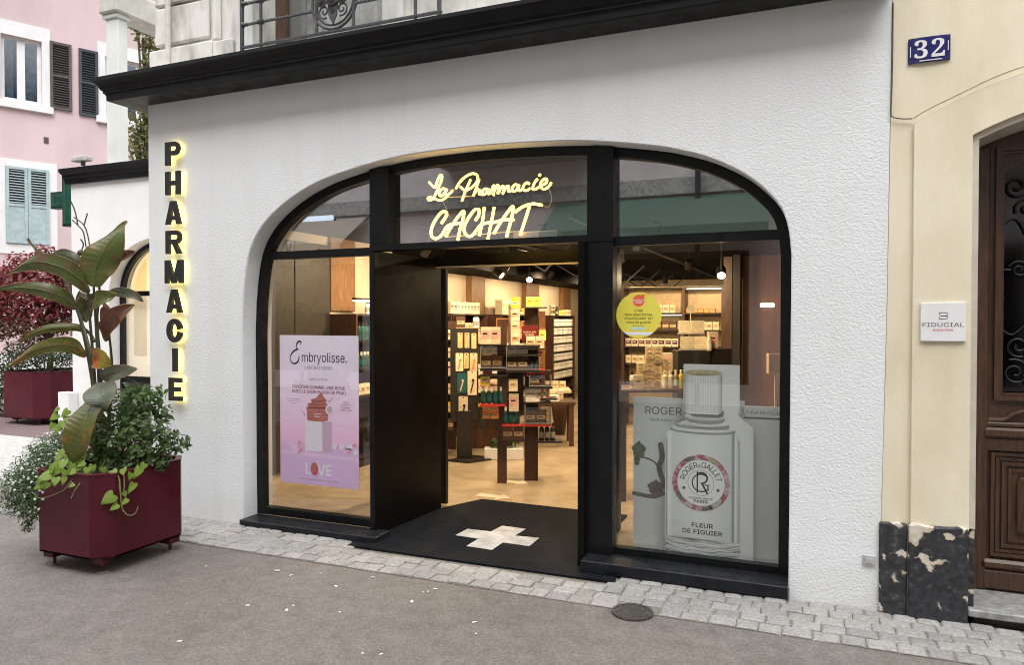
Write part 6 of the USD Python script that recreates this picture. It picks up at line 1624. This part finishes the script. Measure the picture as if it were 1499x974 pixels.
for a, b, y0, y1 in ((704, 742, 511, 540), (741, 789, 522, 542), (774, 806, 550, 566), (768, 806, 594, 620)):
    obj('clear_bin', extr(rect(gx(a), gx(b), gz(y1) + 0.002, gz(y0)).difference(rect(gx(a) + 0.006, gx(b) - 0.006, gz(y1) + 0.008, gz(y0) + 1)), -0.139, 0.03), 'p_grey', gt, smooth=False)
    obj('bin_front', bx(gx(a) + 0.007, gx(b) - 0.007, -0.138, -0.135, gz(y1) + 0.009, gz(y0) - 0.01), 'pack_clear', gt)
sb = thing('red_sign_board', 'dark red sign board clipped to the wooden display tower', 'sign', G_(gx(775), -0.02, gz(502)), GR)
obj('board', bevbox(-0.075, 0.075, -0.01, 0.0, 0, 0.155, 0.002), mat('sign_red', (0.16, 0.012, 0.014), 0.4), sb)
obj('lettering', [moved(text('BONS PLANS', 0.014, 0.001, True), 0, -0.0105, 0.09), moved(text('DU MOIS', 0.014, 0.001, True), 0, -0.0105, 0.065)], 'p_cream', sb, smooth=False)
obj('pole', bx(-0.005, 0.005, 0.001, 0.01, -0.10, 0.14), 'dark_unit', sb)
r_ = lambda key, a, b, py, lab, grp, y=-0.06, gap=0.003: row(key, GO, GR, gx(a), gx(b), y, gz(py), lab, grp, gap)
r_('brown', 705, 741, 541, 'brown pack in the upper left clear bin of the display tower', 'brown packs in the upper left bin')
r_('red', 707, 732, 549, 'red carton on the left shelf below the clear bin of the display tower', 'red cartons on the display tower')
r_('green', 704, 739, 592, 'green bottle with white cap on the left red shelf of the display tower', 'green bottles on the left of the display tower')
r_('soap', 707, 731, 613, 'orange soap carton on the lowest left shelf of the display tower, front row', 'soap cartons on the display tower')
row('soap', GO, GR, gx(707), gx(731), -0.06, gz(613) + 0.0615, 'orange soap carton on the lowest left shelf of the display tower, upper row', 'soap cartons on the display tower, upper row', 0.003)
r_('white_low', 746, 768, 519.5, 'low white carton in the middle of the display tower', 'low white cartons on the display tower')
for k in range(4):
    r_('yellow' if k == 3 else 'cream', 748, 763, 506 - k * 0.118 / K, ('cream carton at the bottom of the pile on the display tower', 'second cream carton of the pile on the display tower', 'third cream carton of the pile on the display tower', 'yellow carton on top of the pile on the display tower')[k], None)
r_('brown', 742, 788, 543, 'brown pack in the middle clear bin of the display tower', 'brown packs in the middle bin')
r_('white_b', 775, 792, 567 - 18, 'small white bottle behind the right clear bin of the display tower', 'white bottles on the right of the display tower', 0.0)
r_('brown', 775, 805, 566.5, 'brown pack in the right clear bin of the display tower', 'brown packs in the right bin', -0.05)
r_('orange', 791, 813, 583, 'orange carton on the right wing of the display tower', 'orange cartons on the display tower')
r_('green', 736, 767, 621, 'green bottle with white cap on the lower red shelf of the display tower', 'green bottles on the lower shelf of the display tower')
r_('brown', 769, 805, 620, 'brown pack in the lower right clear bin of the display tower', 'brown packs in the lower bin')
r_('black_b', 789, 818, 645, 'black bottle on the lowest right shelf of the display tower', 'black bottles on the display tower')
r_('lime', 789, 800, 500, 'lime carton on the right edge of the display tower', 'lime cartons on the display tower', 0.02)

r_('cream', 745, 766, 573, 'cream carton in the middle of the display tower under the bins', 'cream cartons under the middle bins')
r_('pink', 745, 766, 602, 'cream and pink carton low in the middle of the display tower', 'pink cartons low on the display tower')
row('white', GO, GR, gx(704), gx(741), 0.0, gz(541) + 0.14, 'white carton above the upper left clear bin of the display tower', 'white cartons above the left bin', 0.003)
row('white', GO, GR, gx(742), gx(788), 0.0, gz(543) + 0.13, 'white carton above the middle clear bin of the display tower', 'white cartons above the middle bin', 0.003)
row('red', GO, GR, gx(770), gx(806), -0.06, gz(567) + 0.115, 'red carton above the right clear bin of the display tower', 'red cartons above the right bin', 0.003)
r_('yellow', 704, 726, 565, 'yellow carton hung under the left bin of the display tower', 'yellow cartons under the left bin')
for a, b, y in ((704, 741, 541 - 0.138 / K), (742, 788, 543 - 0.128 / K), (770, 806, 567 - 0.113 / K), (745, 767, 573), (745, 767, 602), (704, 728, 565)):
    obj('shelf', bx(gx(a), gx(b), -0.13, 0.058, gz(y) - 0.008, gz(y)), 'pack_clear', gt)
for a, b, zz, key, lab, grp in ((704, 741, 1.36, 'pink', 'cream and pink carton on the top left shelf of the display tower', 'pink cartons on the top left of the display tower'), (770, 800, 1.72, 'lime', 'lime carton on the very top of the display tower', 'lime cartons on top of the display tower'), (770, 800, 1.32, 'cream', 'cream carton on the upper right shelf of the display tower', 'cream cartons on the upper right of the display tower'), (769, 806, 0.80, 'white', 'white carton on the right of the display tower above the lower bin', 'white cartons above the lower bin'), (736, 767, 0.43, 'brown', 'brown pack low on the display tower', 'brown packs low on the display tower')):
    obj('shelf', bx(gx(a), gx(b), -0.13, 0.058, zz - 0.012, zz - 0.001), 'shelf_dark', gt)
    row(key, GO, GR, gx(a), gx(b), -0.06, zz, lab, grp, 0.002)
MO = tuple(at(717, 469, 9.2)[:2]) + (0.008,)
KM = 9.2 / FPX
ms_ = thing('middle_shelf', 'dark middle shelf unit between the black stand and the display tower', 'shelving', MO, YAW)
obj('body', bevbox(-0.22, 0.24, -0.10, 0.15, 0.0, 1.28, 0.004), 'walnut', ms_)
obj('top', bevbox(-0.24, 0.26, -0.14, 0.17, 1.281, 1.30, 0.003), 'shelf_dark', ms_)
for k, z in enumerate((0.45, 0.70, 0.92)):
    obj('shelf', bx(-0.22, 0.24, -0.20, -0.101, z - 0.015, z), 'shelf_dark', ms_)
    row(('yellow', 'pink', 'white')[k], MO, YAW, -0.21, 0.24, -0.15, z, ('yellow carton on the lowest shelf of the middle unit', 'cream and pink carton on the second shelf of the middle unit', 'white carton on the third shelf of the middle unit')[k], ('yellow cartons of the middle unit', 'pink cartons of the middle unit', 'white cartons of the middle unit')[k], 0.002)
row('cream', MO, YAW, -0.22, 0.06, -0.08, 1.30, 'cream carton on top of the middle unit', 'cream cartons on top of the middle unit', 0.002)
row('cream_b', MO, YAW, -0.22, 0.0, 0.06, 1.30, 'cream bottle behind the cartons on top of the middle unit', 'cream bottles on the middle unit', 0.002)
wc_ = thing('wooden_cube', 'tall orange toned wooden cube on the right of the middle unit', 'cube', frame_at(MO, YAW)(0.165, 0.02, 1.301), YAW)
obj('cube_shell', [bx(-.085, .085, -.08, .08, 0, .015), bx(-.085, .085, -.08, .08, .30, .315), bx(-.085, -.07, -.08, .08, .0155, .2995), bx(.07, .085, -.08, .08, .0155, .2995), bx(-.0695, .0695, .065, .08, .0155, .2995)], 'cork_box', wc_)
# white table legs area: second low table behind the tower
tb_ = thing('low_table', 'dark wooden low table behind the display tower', 'table', (-3.75, 4.25, 0.008), YAW)
obj('tabletop', bevbox(-0.5, 0.9, -0.25, 0.25, 0.52, 0.56, 0.004), 'walnut', tb_)
for sx, sy in ((-0.45, -0.2), (0.85, -0.2), (-0.45, 0.2), (0.85, 0.2)):
    obj('leg', bx(sx - 0.03, sx + 0.03, sy - 0.03, sy + 0.03, 0, 0.519), 'walnut', tb_)
row('white_low', (-3.75, 4.25, 0.008), YAW, -0.4, 0.8, -0.12, 0.56, 'low white carton on the low table behind the display tower', 'low white cartons on the low table')
row('cream', (-3.75, 4.25, 0.008), YAW, -0.45, 0.85, 0.08, 0.56, 'cream carton on the low table behind the display tower', 'cream cartons on the low table')
# white counter table far right in the doorway
ct = thing('side_table', 'table with dark sloping leg at the right of the doorway view', 'table', tuple(at(822, 469, 10.2)[:2]) + (0.008,), YAW)
obj('tabletop', bevbox(-0.45, 0.12, -0.25, 0.25, 0.60, 0.64, 0.004), 'wall_cream', ct)
obj('leg', trimesh.Trimesh([(-0.16, -.04, .60), (0.1, -.04, .60), (0.1, .04, .60), (-0.16, .04, .60), (-0.09, -.04, 0), (0.05, -.04, 0), (0.05, .04, 0), (-0.09, .04, 0)], [[4, 5, 1], [4, 1, 0], [5, 6, 2], [5, 2, 1], [6, 7, 3], [6, 3, 2], [7, 4, 0], [7, 0, 3]], process=False), 'walnut', ct, smooth=False)
obj('leg', bx(-0.42, -0.34, -0.04, 0.04, 0, 0.599), 'walnut', ct)
row('cream', tuple(at(822, 469, 10.2)[:2]) + (0.008,), YAW, -0.42, 0.1, -0.14, 0.64, 'cream carton on the side table right of the display tower', 'cream cartons on the side table')
row('orange', tuple(at(822, 469, 10.2)[:2]) + (0.008,), YAW, -0.42, -0.1, 0.04, 0.64, 'orange carton on the side table right of the display tower', 'orange cartons on the side table')

# black pegboard stand with hanging packs
SO = (-3.74, 3.08, 0.008)
S_ = frame_at(SO, YAW)
KS = 8.4 / FPX
sx_ = lambda px: (px - 680) * KS
sz_ = lambda py: 1.592 + (469 - py) * KS
bs = thing('black_stand', 'black floor stand hung with carded beauty tools on the left of the doorway', 'display stand', SO, YAW)
obj('base_plate', moved(flat(sg.Polygon([(-0.20, -0.14), (0.06, -0.26), (0.36, -0.02), (0.10, 0.16)]), 0.018), z=0), 'dark_unit', bs)
obj('column', bevbox(-0.085, 0.085, -0.06, 0.06, 0.0185, 0.56, 0.004), 'dark_unit', bs)
obj('panel', bevbox(-0.16, 0.155, -0.05, 0.05, 0.44, 1.50, 0.004), 'dark_unit', bs)
obj('side_flap', bx(0.156, 0.24, 0.0, 0.02, 0.35, 0.60), 'dark_unit', bs)
for key, px, ptop, lab in (('pack_slim', 674, 487, 'slim tan carded tool, top row of the black stand, left'), ('pack_slim', 684, 487, 'slim tan carded tool, top row of the black stand, middle'), ('pack_slim', 694, 488, 'slim tan carded tool, top row of the black stand, right'),
                           ('pack_cream', 673, 517, 'cream carded tool, second row of the black stand, left'), ('pack_slim', 683, 517, 'slim carded tool, second row of the black stand, middle'), ('pack_cream', 693.5, 517, 'cream carded tool, second row of the black stand, right'),
                           ('pack_teal', 676.5, 546, 'teal and pink carded tool on the black stand'), ('pack_dark', 691.5, 543, 'cream card with a black brush on the black stand'), ('pack_dark', 678.5, 580, 'lowest cream card on the black stand')):
    p = PROD[key]
    loc = S_(sx_(px), -0.052, sz_(ptop) - p['h'])
    put(key, loc, YAW, lab, None)
for k, (px, py) in enumerate(((668, 486), (700, 478), (697, 470))):
    put('brown' if k < 1 else 'white_b', S_(sx_(px) * 0.5 + 0.04 * k, 0.0, 1.508), YAW + 0.2, ('brown pack on top of the black stand', 'white bottle on top of the black stand, left', 'white bottle on top of the black stand, right')[k], None)
# red edged rack left of it
RO = tuple(at(657, 469, 8.6)[:2]) + (0.008,)
rk = thing('red_rack', 'narrow red edged rack at the left edge of the doorway', 'display stand', RO, YAW)
obj('side_panel', bx(-0.075, -0.055, -0.10, 0.15, 0, 1.58), 'p_red', rk)
obj('back_panel', bx(-0.054, 0.075, 0.13, 0.15, 0.05, 1.58), 'walnut', rk)
for k in range(6):
    obj('shelf', bx(-0.054, 0.075, -0.10, 0.129, 0.30 + 0.21 * k, 0.315 + 0.21 * k), 'shelf_dark', rk)
    put(('brown', 'yellow', 'cream', 'pink', 'cream', 'cream')[k], frame_at(RO, YAW)(0.012, -0.05, 0.316 + 0.21 * k), YAW, ('brown pack on the lowest shelf of the red rack', 'yellow carton on the second shelf of the red rack', 'cream carton on the third shelf of the red rack', 'pink carton on the fourth shelf of the red rack', 'cream carton on the fifth shelf of the red rack', 'cream carton on the top shelf of the red rack')[k], None)
# white plant trough
FO = (-3.33, 3.26, 0.008)
fx_ = thing('flower_trough', 'small white trough with a green plant behind the display tower', 'plant pot', FO, YAW)
obj('trough', [bevbox(-0.22, 0.22, -0.07, 0.07, 0, 0.13, 0.004)], 'sign_white', fx_)
P_, N_ = clumps([(0.02, 0, 0.20), (0.12, 0, 0.24), (-0.1, 0, 0.18), (0.05, 0, 0.30)], [.11, .10, .07, .07], 9000, 60, 0.3)
leafmat('room_leaf', [(0.1, (0.02, 0.06, 0.015)), (0.6, (0.07, 0.16, 0.03)), (1.0, (0.2, 0.3, 0.06))])
pl_ = thing('trough_plant', 'bushy green plant in the white trough', 'plant', FO, YAW)
obj('foliage', leaf_cloud(P_, N_, 0.055, 0.4, 0.5, 61), 'room_leaf', pl_, smooth=False)
obj('stem', [tube([(x, 0, 0.131), (x + 0.03, 0, 0.24)], 0.004, 5) for x in (-0.08, 0.0, 0.08, 0.13)], 'green_twig', pl_)
# white arrow stickers on the floor
for k, (px, py) in enumerate(((723, 727), (752, 706))):
    g = at(px, py, 1.0) - EYE
    p_ = EYE + g * ((0.008 - EYE[2]) / g[2])
    tag(obj('floor_sticker', moved(flat(sg.Polygon([(-0.17, -0.05), (0.05, -0.06), (0.05, -0.12), (0.17, 0.0), (0.05, 0.10), (0.05, 0.05), (-0.16, 0.06)]), 0.001), p_[0], p_[1], 0.0075), 'wall_cream'), ('pale floor sticker just inside the entrance mat', 'pale floor sticker at the foot of the display tower')[k], 'sticker')

# ---------------------------------------------------------------- behind the right window
TO = tuple(at(958, 469, 6.6)[:2]) + (0.008,)
KT = 6.6 / FPX
tx = lambda px: (px - 958) * KT
tz = lambda py: 1.592 + (469 - py) * KT
tt = thing('display_table', 'dark display table behind the right shop window', 'table', TO, YAW)
obj('tabletop', bevbox(tx(903), tx(1052), -0.22, 0.22, tz(572), tz(567), 0.004), 'walnut', tt)
for px in (908, 1046):
    obj('leg', bx(tx(px) - 0.03, tx(px) + 0.03, -0.18, 0.18, 0, tz(572) - 0.001), 'walnut', tt)
TT = frame_at(TO, YAW)
heights = [(0, 6, -1.9), (1, 10, -0.9), (2, 10, 0.1), (3, 7, 1.1)]
n_ = 0
for c, k0, xo in heights:
    for k in range(k0):
        put('slim', TT(tx(943) + (c - 0.6) * 0.0745 + rp.uniform(-.003, .003), -0.10 + rp.uniform(-.004, .004), tz(567) + 0.0008 + 0.0368 * k), YAW + rp.uniform(-.04, .04), ('small tan carton in the left column of the stack', 'small tan carton in the second column of the stack', 'small tan carton in the third column of the stack', 'small tan carton in the right column of the stack')[c], 'stacked tan cartons, column %s' % ('one', 'two', 'three', 'four')[c])
for px, key, lab in ((922, 'white_b', 'white bottle at the left end of the display table'), (930, 'cream', 'cream carton at the left end of the display table'), (969, 'cream_b', 'cream bottle right of the tan cartons'), (977, 'cream_b', 'second cream bottle right of the tan cartons'), (984.5, 'grey_b', 'grey bottle on the display table'), (992, 'yellow_b', 'yellow bottle on the display table'), (1000, 'orange_b', 'orange red bottle on the display table')):
    put(key, TT(tx(px), -0.14, tz(567) + 0.0008), YAW, lab, None)
put('pink', TT(tx(978), 0.06, tz(567) + 0.14), YAW, 'tall cream and pink carton on the riser of the display table', None)
ri = thing('riser', 'small dark riser on the display table', 'stand', TT(tx(980), 0.06, tz(567) + 0.001), YAW)
obj('block', bevbox(-0.12, 0.08, -0.06, 0.06, 0, 0.138, 0.003), 'dark_unit', ri)
# card display with a round topper
CO = tuple(at(1012, 469, 7.3)[:2]) + (0.008,)
KC = 7.3 / FPX
cz_ = lambda py: 1.592 + (469 - py) * KC
cdp = thing('card_display', 'two tier display of cream cards with a round topper behind the right window', 'display stand', CO, YAW)
obj('pedestal', bevbox(-0.16, 0.16, -0.12, 0.12, 0, cz_(513), 0.004), 'dark_unit', cdp)
obj('tier', bx(-0.13, 0.13, -0.10, -0.02, cz_(512.8), cz_(511)), 'p_grey', cdp)
obj('tier', bx(-0.13, 0.13, -0.02, 0.04, cz_(490), cz_(488)), 'p_grey', cdp)
for z in (511, 488):
    for x in (-0.064, 0.064):
        obj('card', bx(x - 0.060, x + 0.060, -0.10 if z > 500 else -0.02, -0.08 if z > 500 else 0.0, cz_(z) + 0.001, cz_(z - 18.5)), 'p_cream', cdp)
obj('pole', tube([(0.0, 0.03, cz_(488)), (0.0, 0.03, cz_(458))], 0.004, 6), 'p_cream', cdp)
obj('round_topper', moved(extr(sg.Point(0, 0).buffer(0.04), -0.003, 0.003), 0, 0.025, cz_(453)), 'p_cream', cdp)
put('pink', frame_at(CO, YAW)(0.205, -0.02, cz_(510)), YAW, 'cream and pink carton beside the card display', None)
put('cream_b', frame_at(CO, YAW)(0.145, -0.13, cz_(513)), YAW, 'cream bottle beside the card display', None)
put('dark_teal', frame_at(CO, YAW)(0.17, 0.12, cz_(537)), YAW, 'dark green carton below the card display', None)
sd = thing('side_cabinet', 'dark cabinet carrying the cartons beside the card display', 'cabinet', frame_at(CO, YAW)(0.27, 0.02, 0), YAW)
obj('body', bevbox(-0.105, 0.10, -0.12, 0.06, 0, cz_(510) - 0.001, 0.004), 'dark_unit', sd)
# lit shelving further back
BO = (-2.75, 6.75, 0.008)
bb = thing('back_shelving', 'lit shelving unit across the shop behind the right window', 'shelving', BO, 0)
obj('side_panel', bx(0, 0.03, -0.35, 0, 0, 2.1), 'walnut', bb)
obj('side_panel', bx(1.45, 1.48, -0.35, 0, 0, 2.1), 'walnut', bb)
obj('back_panel', bx(0.031, 1.449, -0.02, 0, 0, 2.1), 'p_tan', bb)
obj('divider', bx(0.90, 0.93, -0.34, -0.021, 0, 2.08), 'walnut', bb)
NTH = {0.95: 'third', 1.2: 'fourth', 1.45: 'fifth', 1.70: 'sixth'}
for z in (0.3, 0.65, 0.95, 1.2, 1.45, 1.70, 2.08):
    obj('shelf', [bx(0.031, 0.899, -0.34, -0.021, z - 0.02, z), bx(0.931, 1.449, -0.34, -0.021, z - 0.02, z)], 'shelf_dark', bb)
    if 0.9 < z < 2:
        row('soap' if z in (1.70, 1.2) else 'cream', BO, 0, 0.95, 1.44, -0.27, z, 'carton on the %s shelf of the right bay of the lit back shelving' % NTH[z], 'cartons in the right bay of the lit shelving, %s shelf' % NTH[z])
        if z > 0.9:
            row('brown' if z in (1.45,) else 'purple' if z == 1.2 else 'cream', BO, 0, 0.05, 0.88, -0.27, z, 'carton on the %s shelf of the left bay of the lit back shelving' % NTH[z], 'cartons in the left bay of the lit shelving, %s shelf' % NTH[z])
obj('light_strip', bx(0.95, 1.44, -0.30, -0.28, 2.04, 2.055), 'lamp_bar', bb)
obj('light_strip', bx(0.10, 0.88, -0.30, -0.28, 1.66, 1.675), 'lamp_bar', bb)
# brown columns and back partition
tag(obj('brown_column', bevbox(-1.26, -1.14, 6.3, 6.6, 0.007, 2.499, 0.004), 'walnut'), 'brown column beside the lit back shelving', 'column')
tag(obj('black_column', bevbox(-1.10, -1.0, 6.0, 6.25, 0.007, 2.499, 0.004), 'dark_unit'), 'slim black column in front of the brown partition', 'column')
tag(obj('shop_screen_wall', bx(-0.995, 0.199, 6.26, 6.36, 0.007, 2.499), 'teak'), 'brown orange partition wall deep in the shop', kind='structure')
wl = thing('wall_lamp', 'white bar lamp on the brown partition behind the right window', 'light', tuple(at(1123, 447, 10.0)))
obj('bar', bevbox(-0.09, 0.09, -0.02, 0.02, -0.025, 0.025, 0.004), 'lamp_bar', wl)
obj('arm', bx(-0.012, 0.012, 0.021, 0.45, -0.01, 0.01), 'dark_unit', wl)
cs = thing('counter_sign', 'small cream sign box on a thin pole behind the right edge of the right window', 'sign', tuple(at(1136, 469, 6.2)[:2]) + (0.008,), YAW)
obj('foot', bx(-0.10, 0.10, -0.08, 0.08, 0, 0.015), 'dark_unit', cs)
obj('pole', bx(-0.01, 0.01, -0.008, 0.008, 0.0155, 1.14), 'wall_cream', cs)
obj('box', bevbox(-0.07, 0.07, -0.03, 0.03, 1.141, 1.31, 0.003), 'p_tan', cs)
tag(obj('hanging_notice', [bx(-0.32, 0.17, 5.6, 5.63, 1.9, 2.2)], 'p_grey'), 'pale notice hanging high up near the brown partition', 'notice')

# ================================================================== ACROSS THE STREET (seen mirrored in the glass)
OY = -9.3
op = thing('opposite_building', 'pale rendered building across the street with string course and shopfronts', 'building')
ow = rect(-22, 10, -0.1, 12.5)
ups = [(-12.6 + 2.7 * k, -11.5 + 2.7 * k) for k in range(8)]
shops = [(-12.5, -9.6), (-8.6, -5.6), (-4.6, -1.2), (-0.2, 3.2)]
for a, b in ups:
    ow = ow.difference(rect(a, b, 5.0, 7.0))
for a, b in shops:
    ow = ow.difference(rect(a, b, 0.4, 2.9))
obj('wall', extr(ow, OY - 0.4, OY), mat('opp_wall', (0.80, 0.735, 0.72), 0.8, var=0.08, scale=1.5), op)
obj('backing', bx(-22, 10, OY - 0.9, OY - 0.7, 0, 12.5), 'dark_unit', op)
obj('string_course', [bx(-22, 10, OY + 0.001, OY + 0.12, 3.98, 4.16), bx(-22, 10, OY + 0.001, OY + 0.06, 4.161, 4.3)], 'stone_ledge', op)
obj('eaves', bx(-22, 10, OY - 0.4, OY + 0.5, 12.5, 12.75), 'stone_ledge', op)
for a, b in ups:
    wn = obj('window', [extr(rect(a, b, 5.0, 7.0).difference(rect(a + 0.08, b - 0.08, 5.08, 6.92)), OY - 0.2, OY - 0.1), bx((a + b) / 2 - 0.04, (a + b) / 2 + 0.04, OY - 0.2, OY - 0.1, 5.081, 6.919)], 'white_paint', op)
    obj('pane', bx(a + 0.08, b - 0.08, OY - 0.16, OY - 0.15, 5.08, 6.92), 'glass_dark', wn)
    for (c, d) in ((a - 0.55, a - 0.02), (b + 0.02, b + 0.55)):
        obj('shutter', bx(c, d, OY + 0.002, OY + 0.05, 4.98, 7.02), mat('opp_shutter', (0.20, 0.21, 0.24), 0.6) if 'opp_shutter' not in M else 'opp_shutter', op)
for a, b in shops:
    sf = obj('shop_window', [extr(rect(a, b, 0.4, 2.9).difference(rect(a + 0.1, b - 0.1, 0.5, 2.8)), OY - 0.25, OY - 0.1)], 'dark_unit', op)
    obj('pane', bx(a + 0.1, b - 0.1, OY - 0.19, OY - 0.18, 0.5, 2.8), 'glass_dark', sf)
for k, (a, b, m_, lab) in enumerate(((-4.9, -0.8, mat('awning_green', (0.13, 0.21, 0.17), 0.8), 'grey green shop awning across the street'), (-12.7, -9.4, mat('awning_cream', (0.55, 0.47, 0.38), 0.8), 'cream shop awning across the street'))):
    aw = thing('shop_awning', lab, 'awning', (0, OY, 0))
    obj('canvas', trimesh.Trimesh([(a, 0.125, 3.92), (b, 0.125, 3.92), (b, 1.1, 3.25), (a, 1.1, 3.25), (a, 0.125, 3.90), (b, 0.125, 3.90), (b, 1.1, 3.23), (a, 1.1, 3.23)], [[0, 1, 2], [0, 2, 3], [6, 5, 4], [7, 6, 4], [3, 2, 6], [3, 6, 7], [0, 3, 7], [0, 7, 4], [1, 5, 6], [1, 6, 2]], process=False), m_, aw, smooth=False)
    obj('valance', bx(a, b, 1.101, 1.112, 3.03, 3.26), m_, aw)
for k, (a, b, z) in enumerate(((-3.75, -3.1, 3.0), (-11.6, -9.5, 3.72))):
    tl = thing('tube_light', ('cool white tube light under the green awning across the street', 'long cool white tube light on the building across the street')[k], 'light', (0, OY, 0))
    obj('tube', bx(a, b, 1.2, 1.25, z, z + 0.06) if k == 0 else bx(a, b, 1.2, 1.26, z, z + 0.10), 'lamp_cool', tl)
    obj('holder', [bx(a, a + 0.03, 1.113, 1.199, z, z + 0.04), bx(b - 0.03, b, 1.113, 1.199, z, z + 0.04)], 'dark_unit', tl)

# dark panelled wall at the front of the shop, seen through the left window
tag(obj('wall_panelling', [bevbox(-4.899, -4.86, 0.36 + 0.58 * k, 0.36 + 0.58 * k + 0.57, 0.10, 2.40, 0.004) for k in range(3)], mat('taupe_panel', (0.042, 0.036, 0.028), 0.5, var=0.1, scale=3)), 'dark taupe panelling on the left shop wall next to the glass', 'panelling')

ob = thing('opposite_balcony', 'dark iron balcony on the building across the street', 'railing', (0, OY, 0))
obj('rail', [bx(-7.3, -4.2, 0.55, 0.59, 5.95, 6.0), bx(-7.3, -4.2, 0.55, 0.59, 5.02, 5.06)], 'iron', ob)
obj('slab', bx(-7.4, -4.1, 0.001, 0.65, 4.80, 4.98), 'stone_ledge', ob)
for k in range(26):
    obj('bar', bx(-7.26 + k * 0.12, -7.24 + k * 0.12, 0.56, 0.58, 5.061, 5.949), 'iron', ob)
dp = thing('opposite_downpipe', 'dark downpipe on the building across the street', 'pipe', (0, OY, 0))
obj('pipe', [tube([(-2.1, 0.2, 0.0), (-2.1, 0.2, 12.4)], 0.05, 8)], 'iron_grey', dp)
obj('clip', [bx(-2.16, -2.04, 0.001, 0.2, z, z + 0.03) for z in (4.4, 6.6, 8.8)], 'iron_grey', dp)
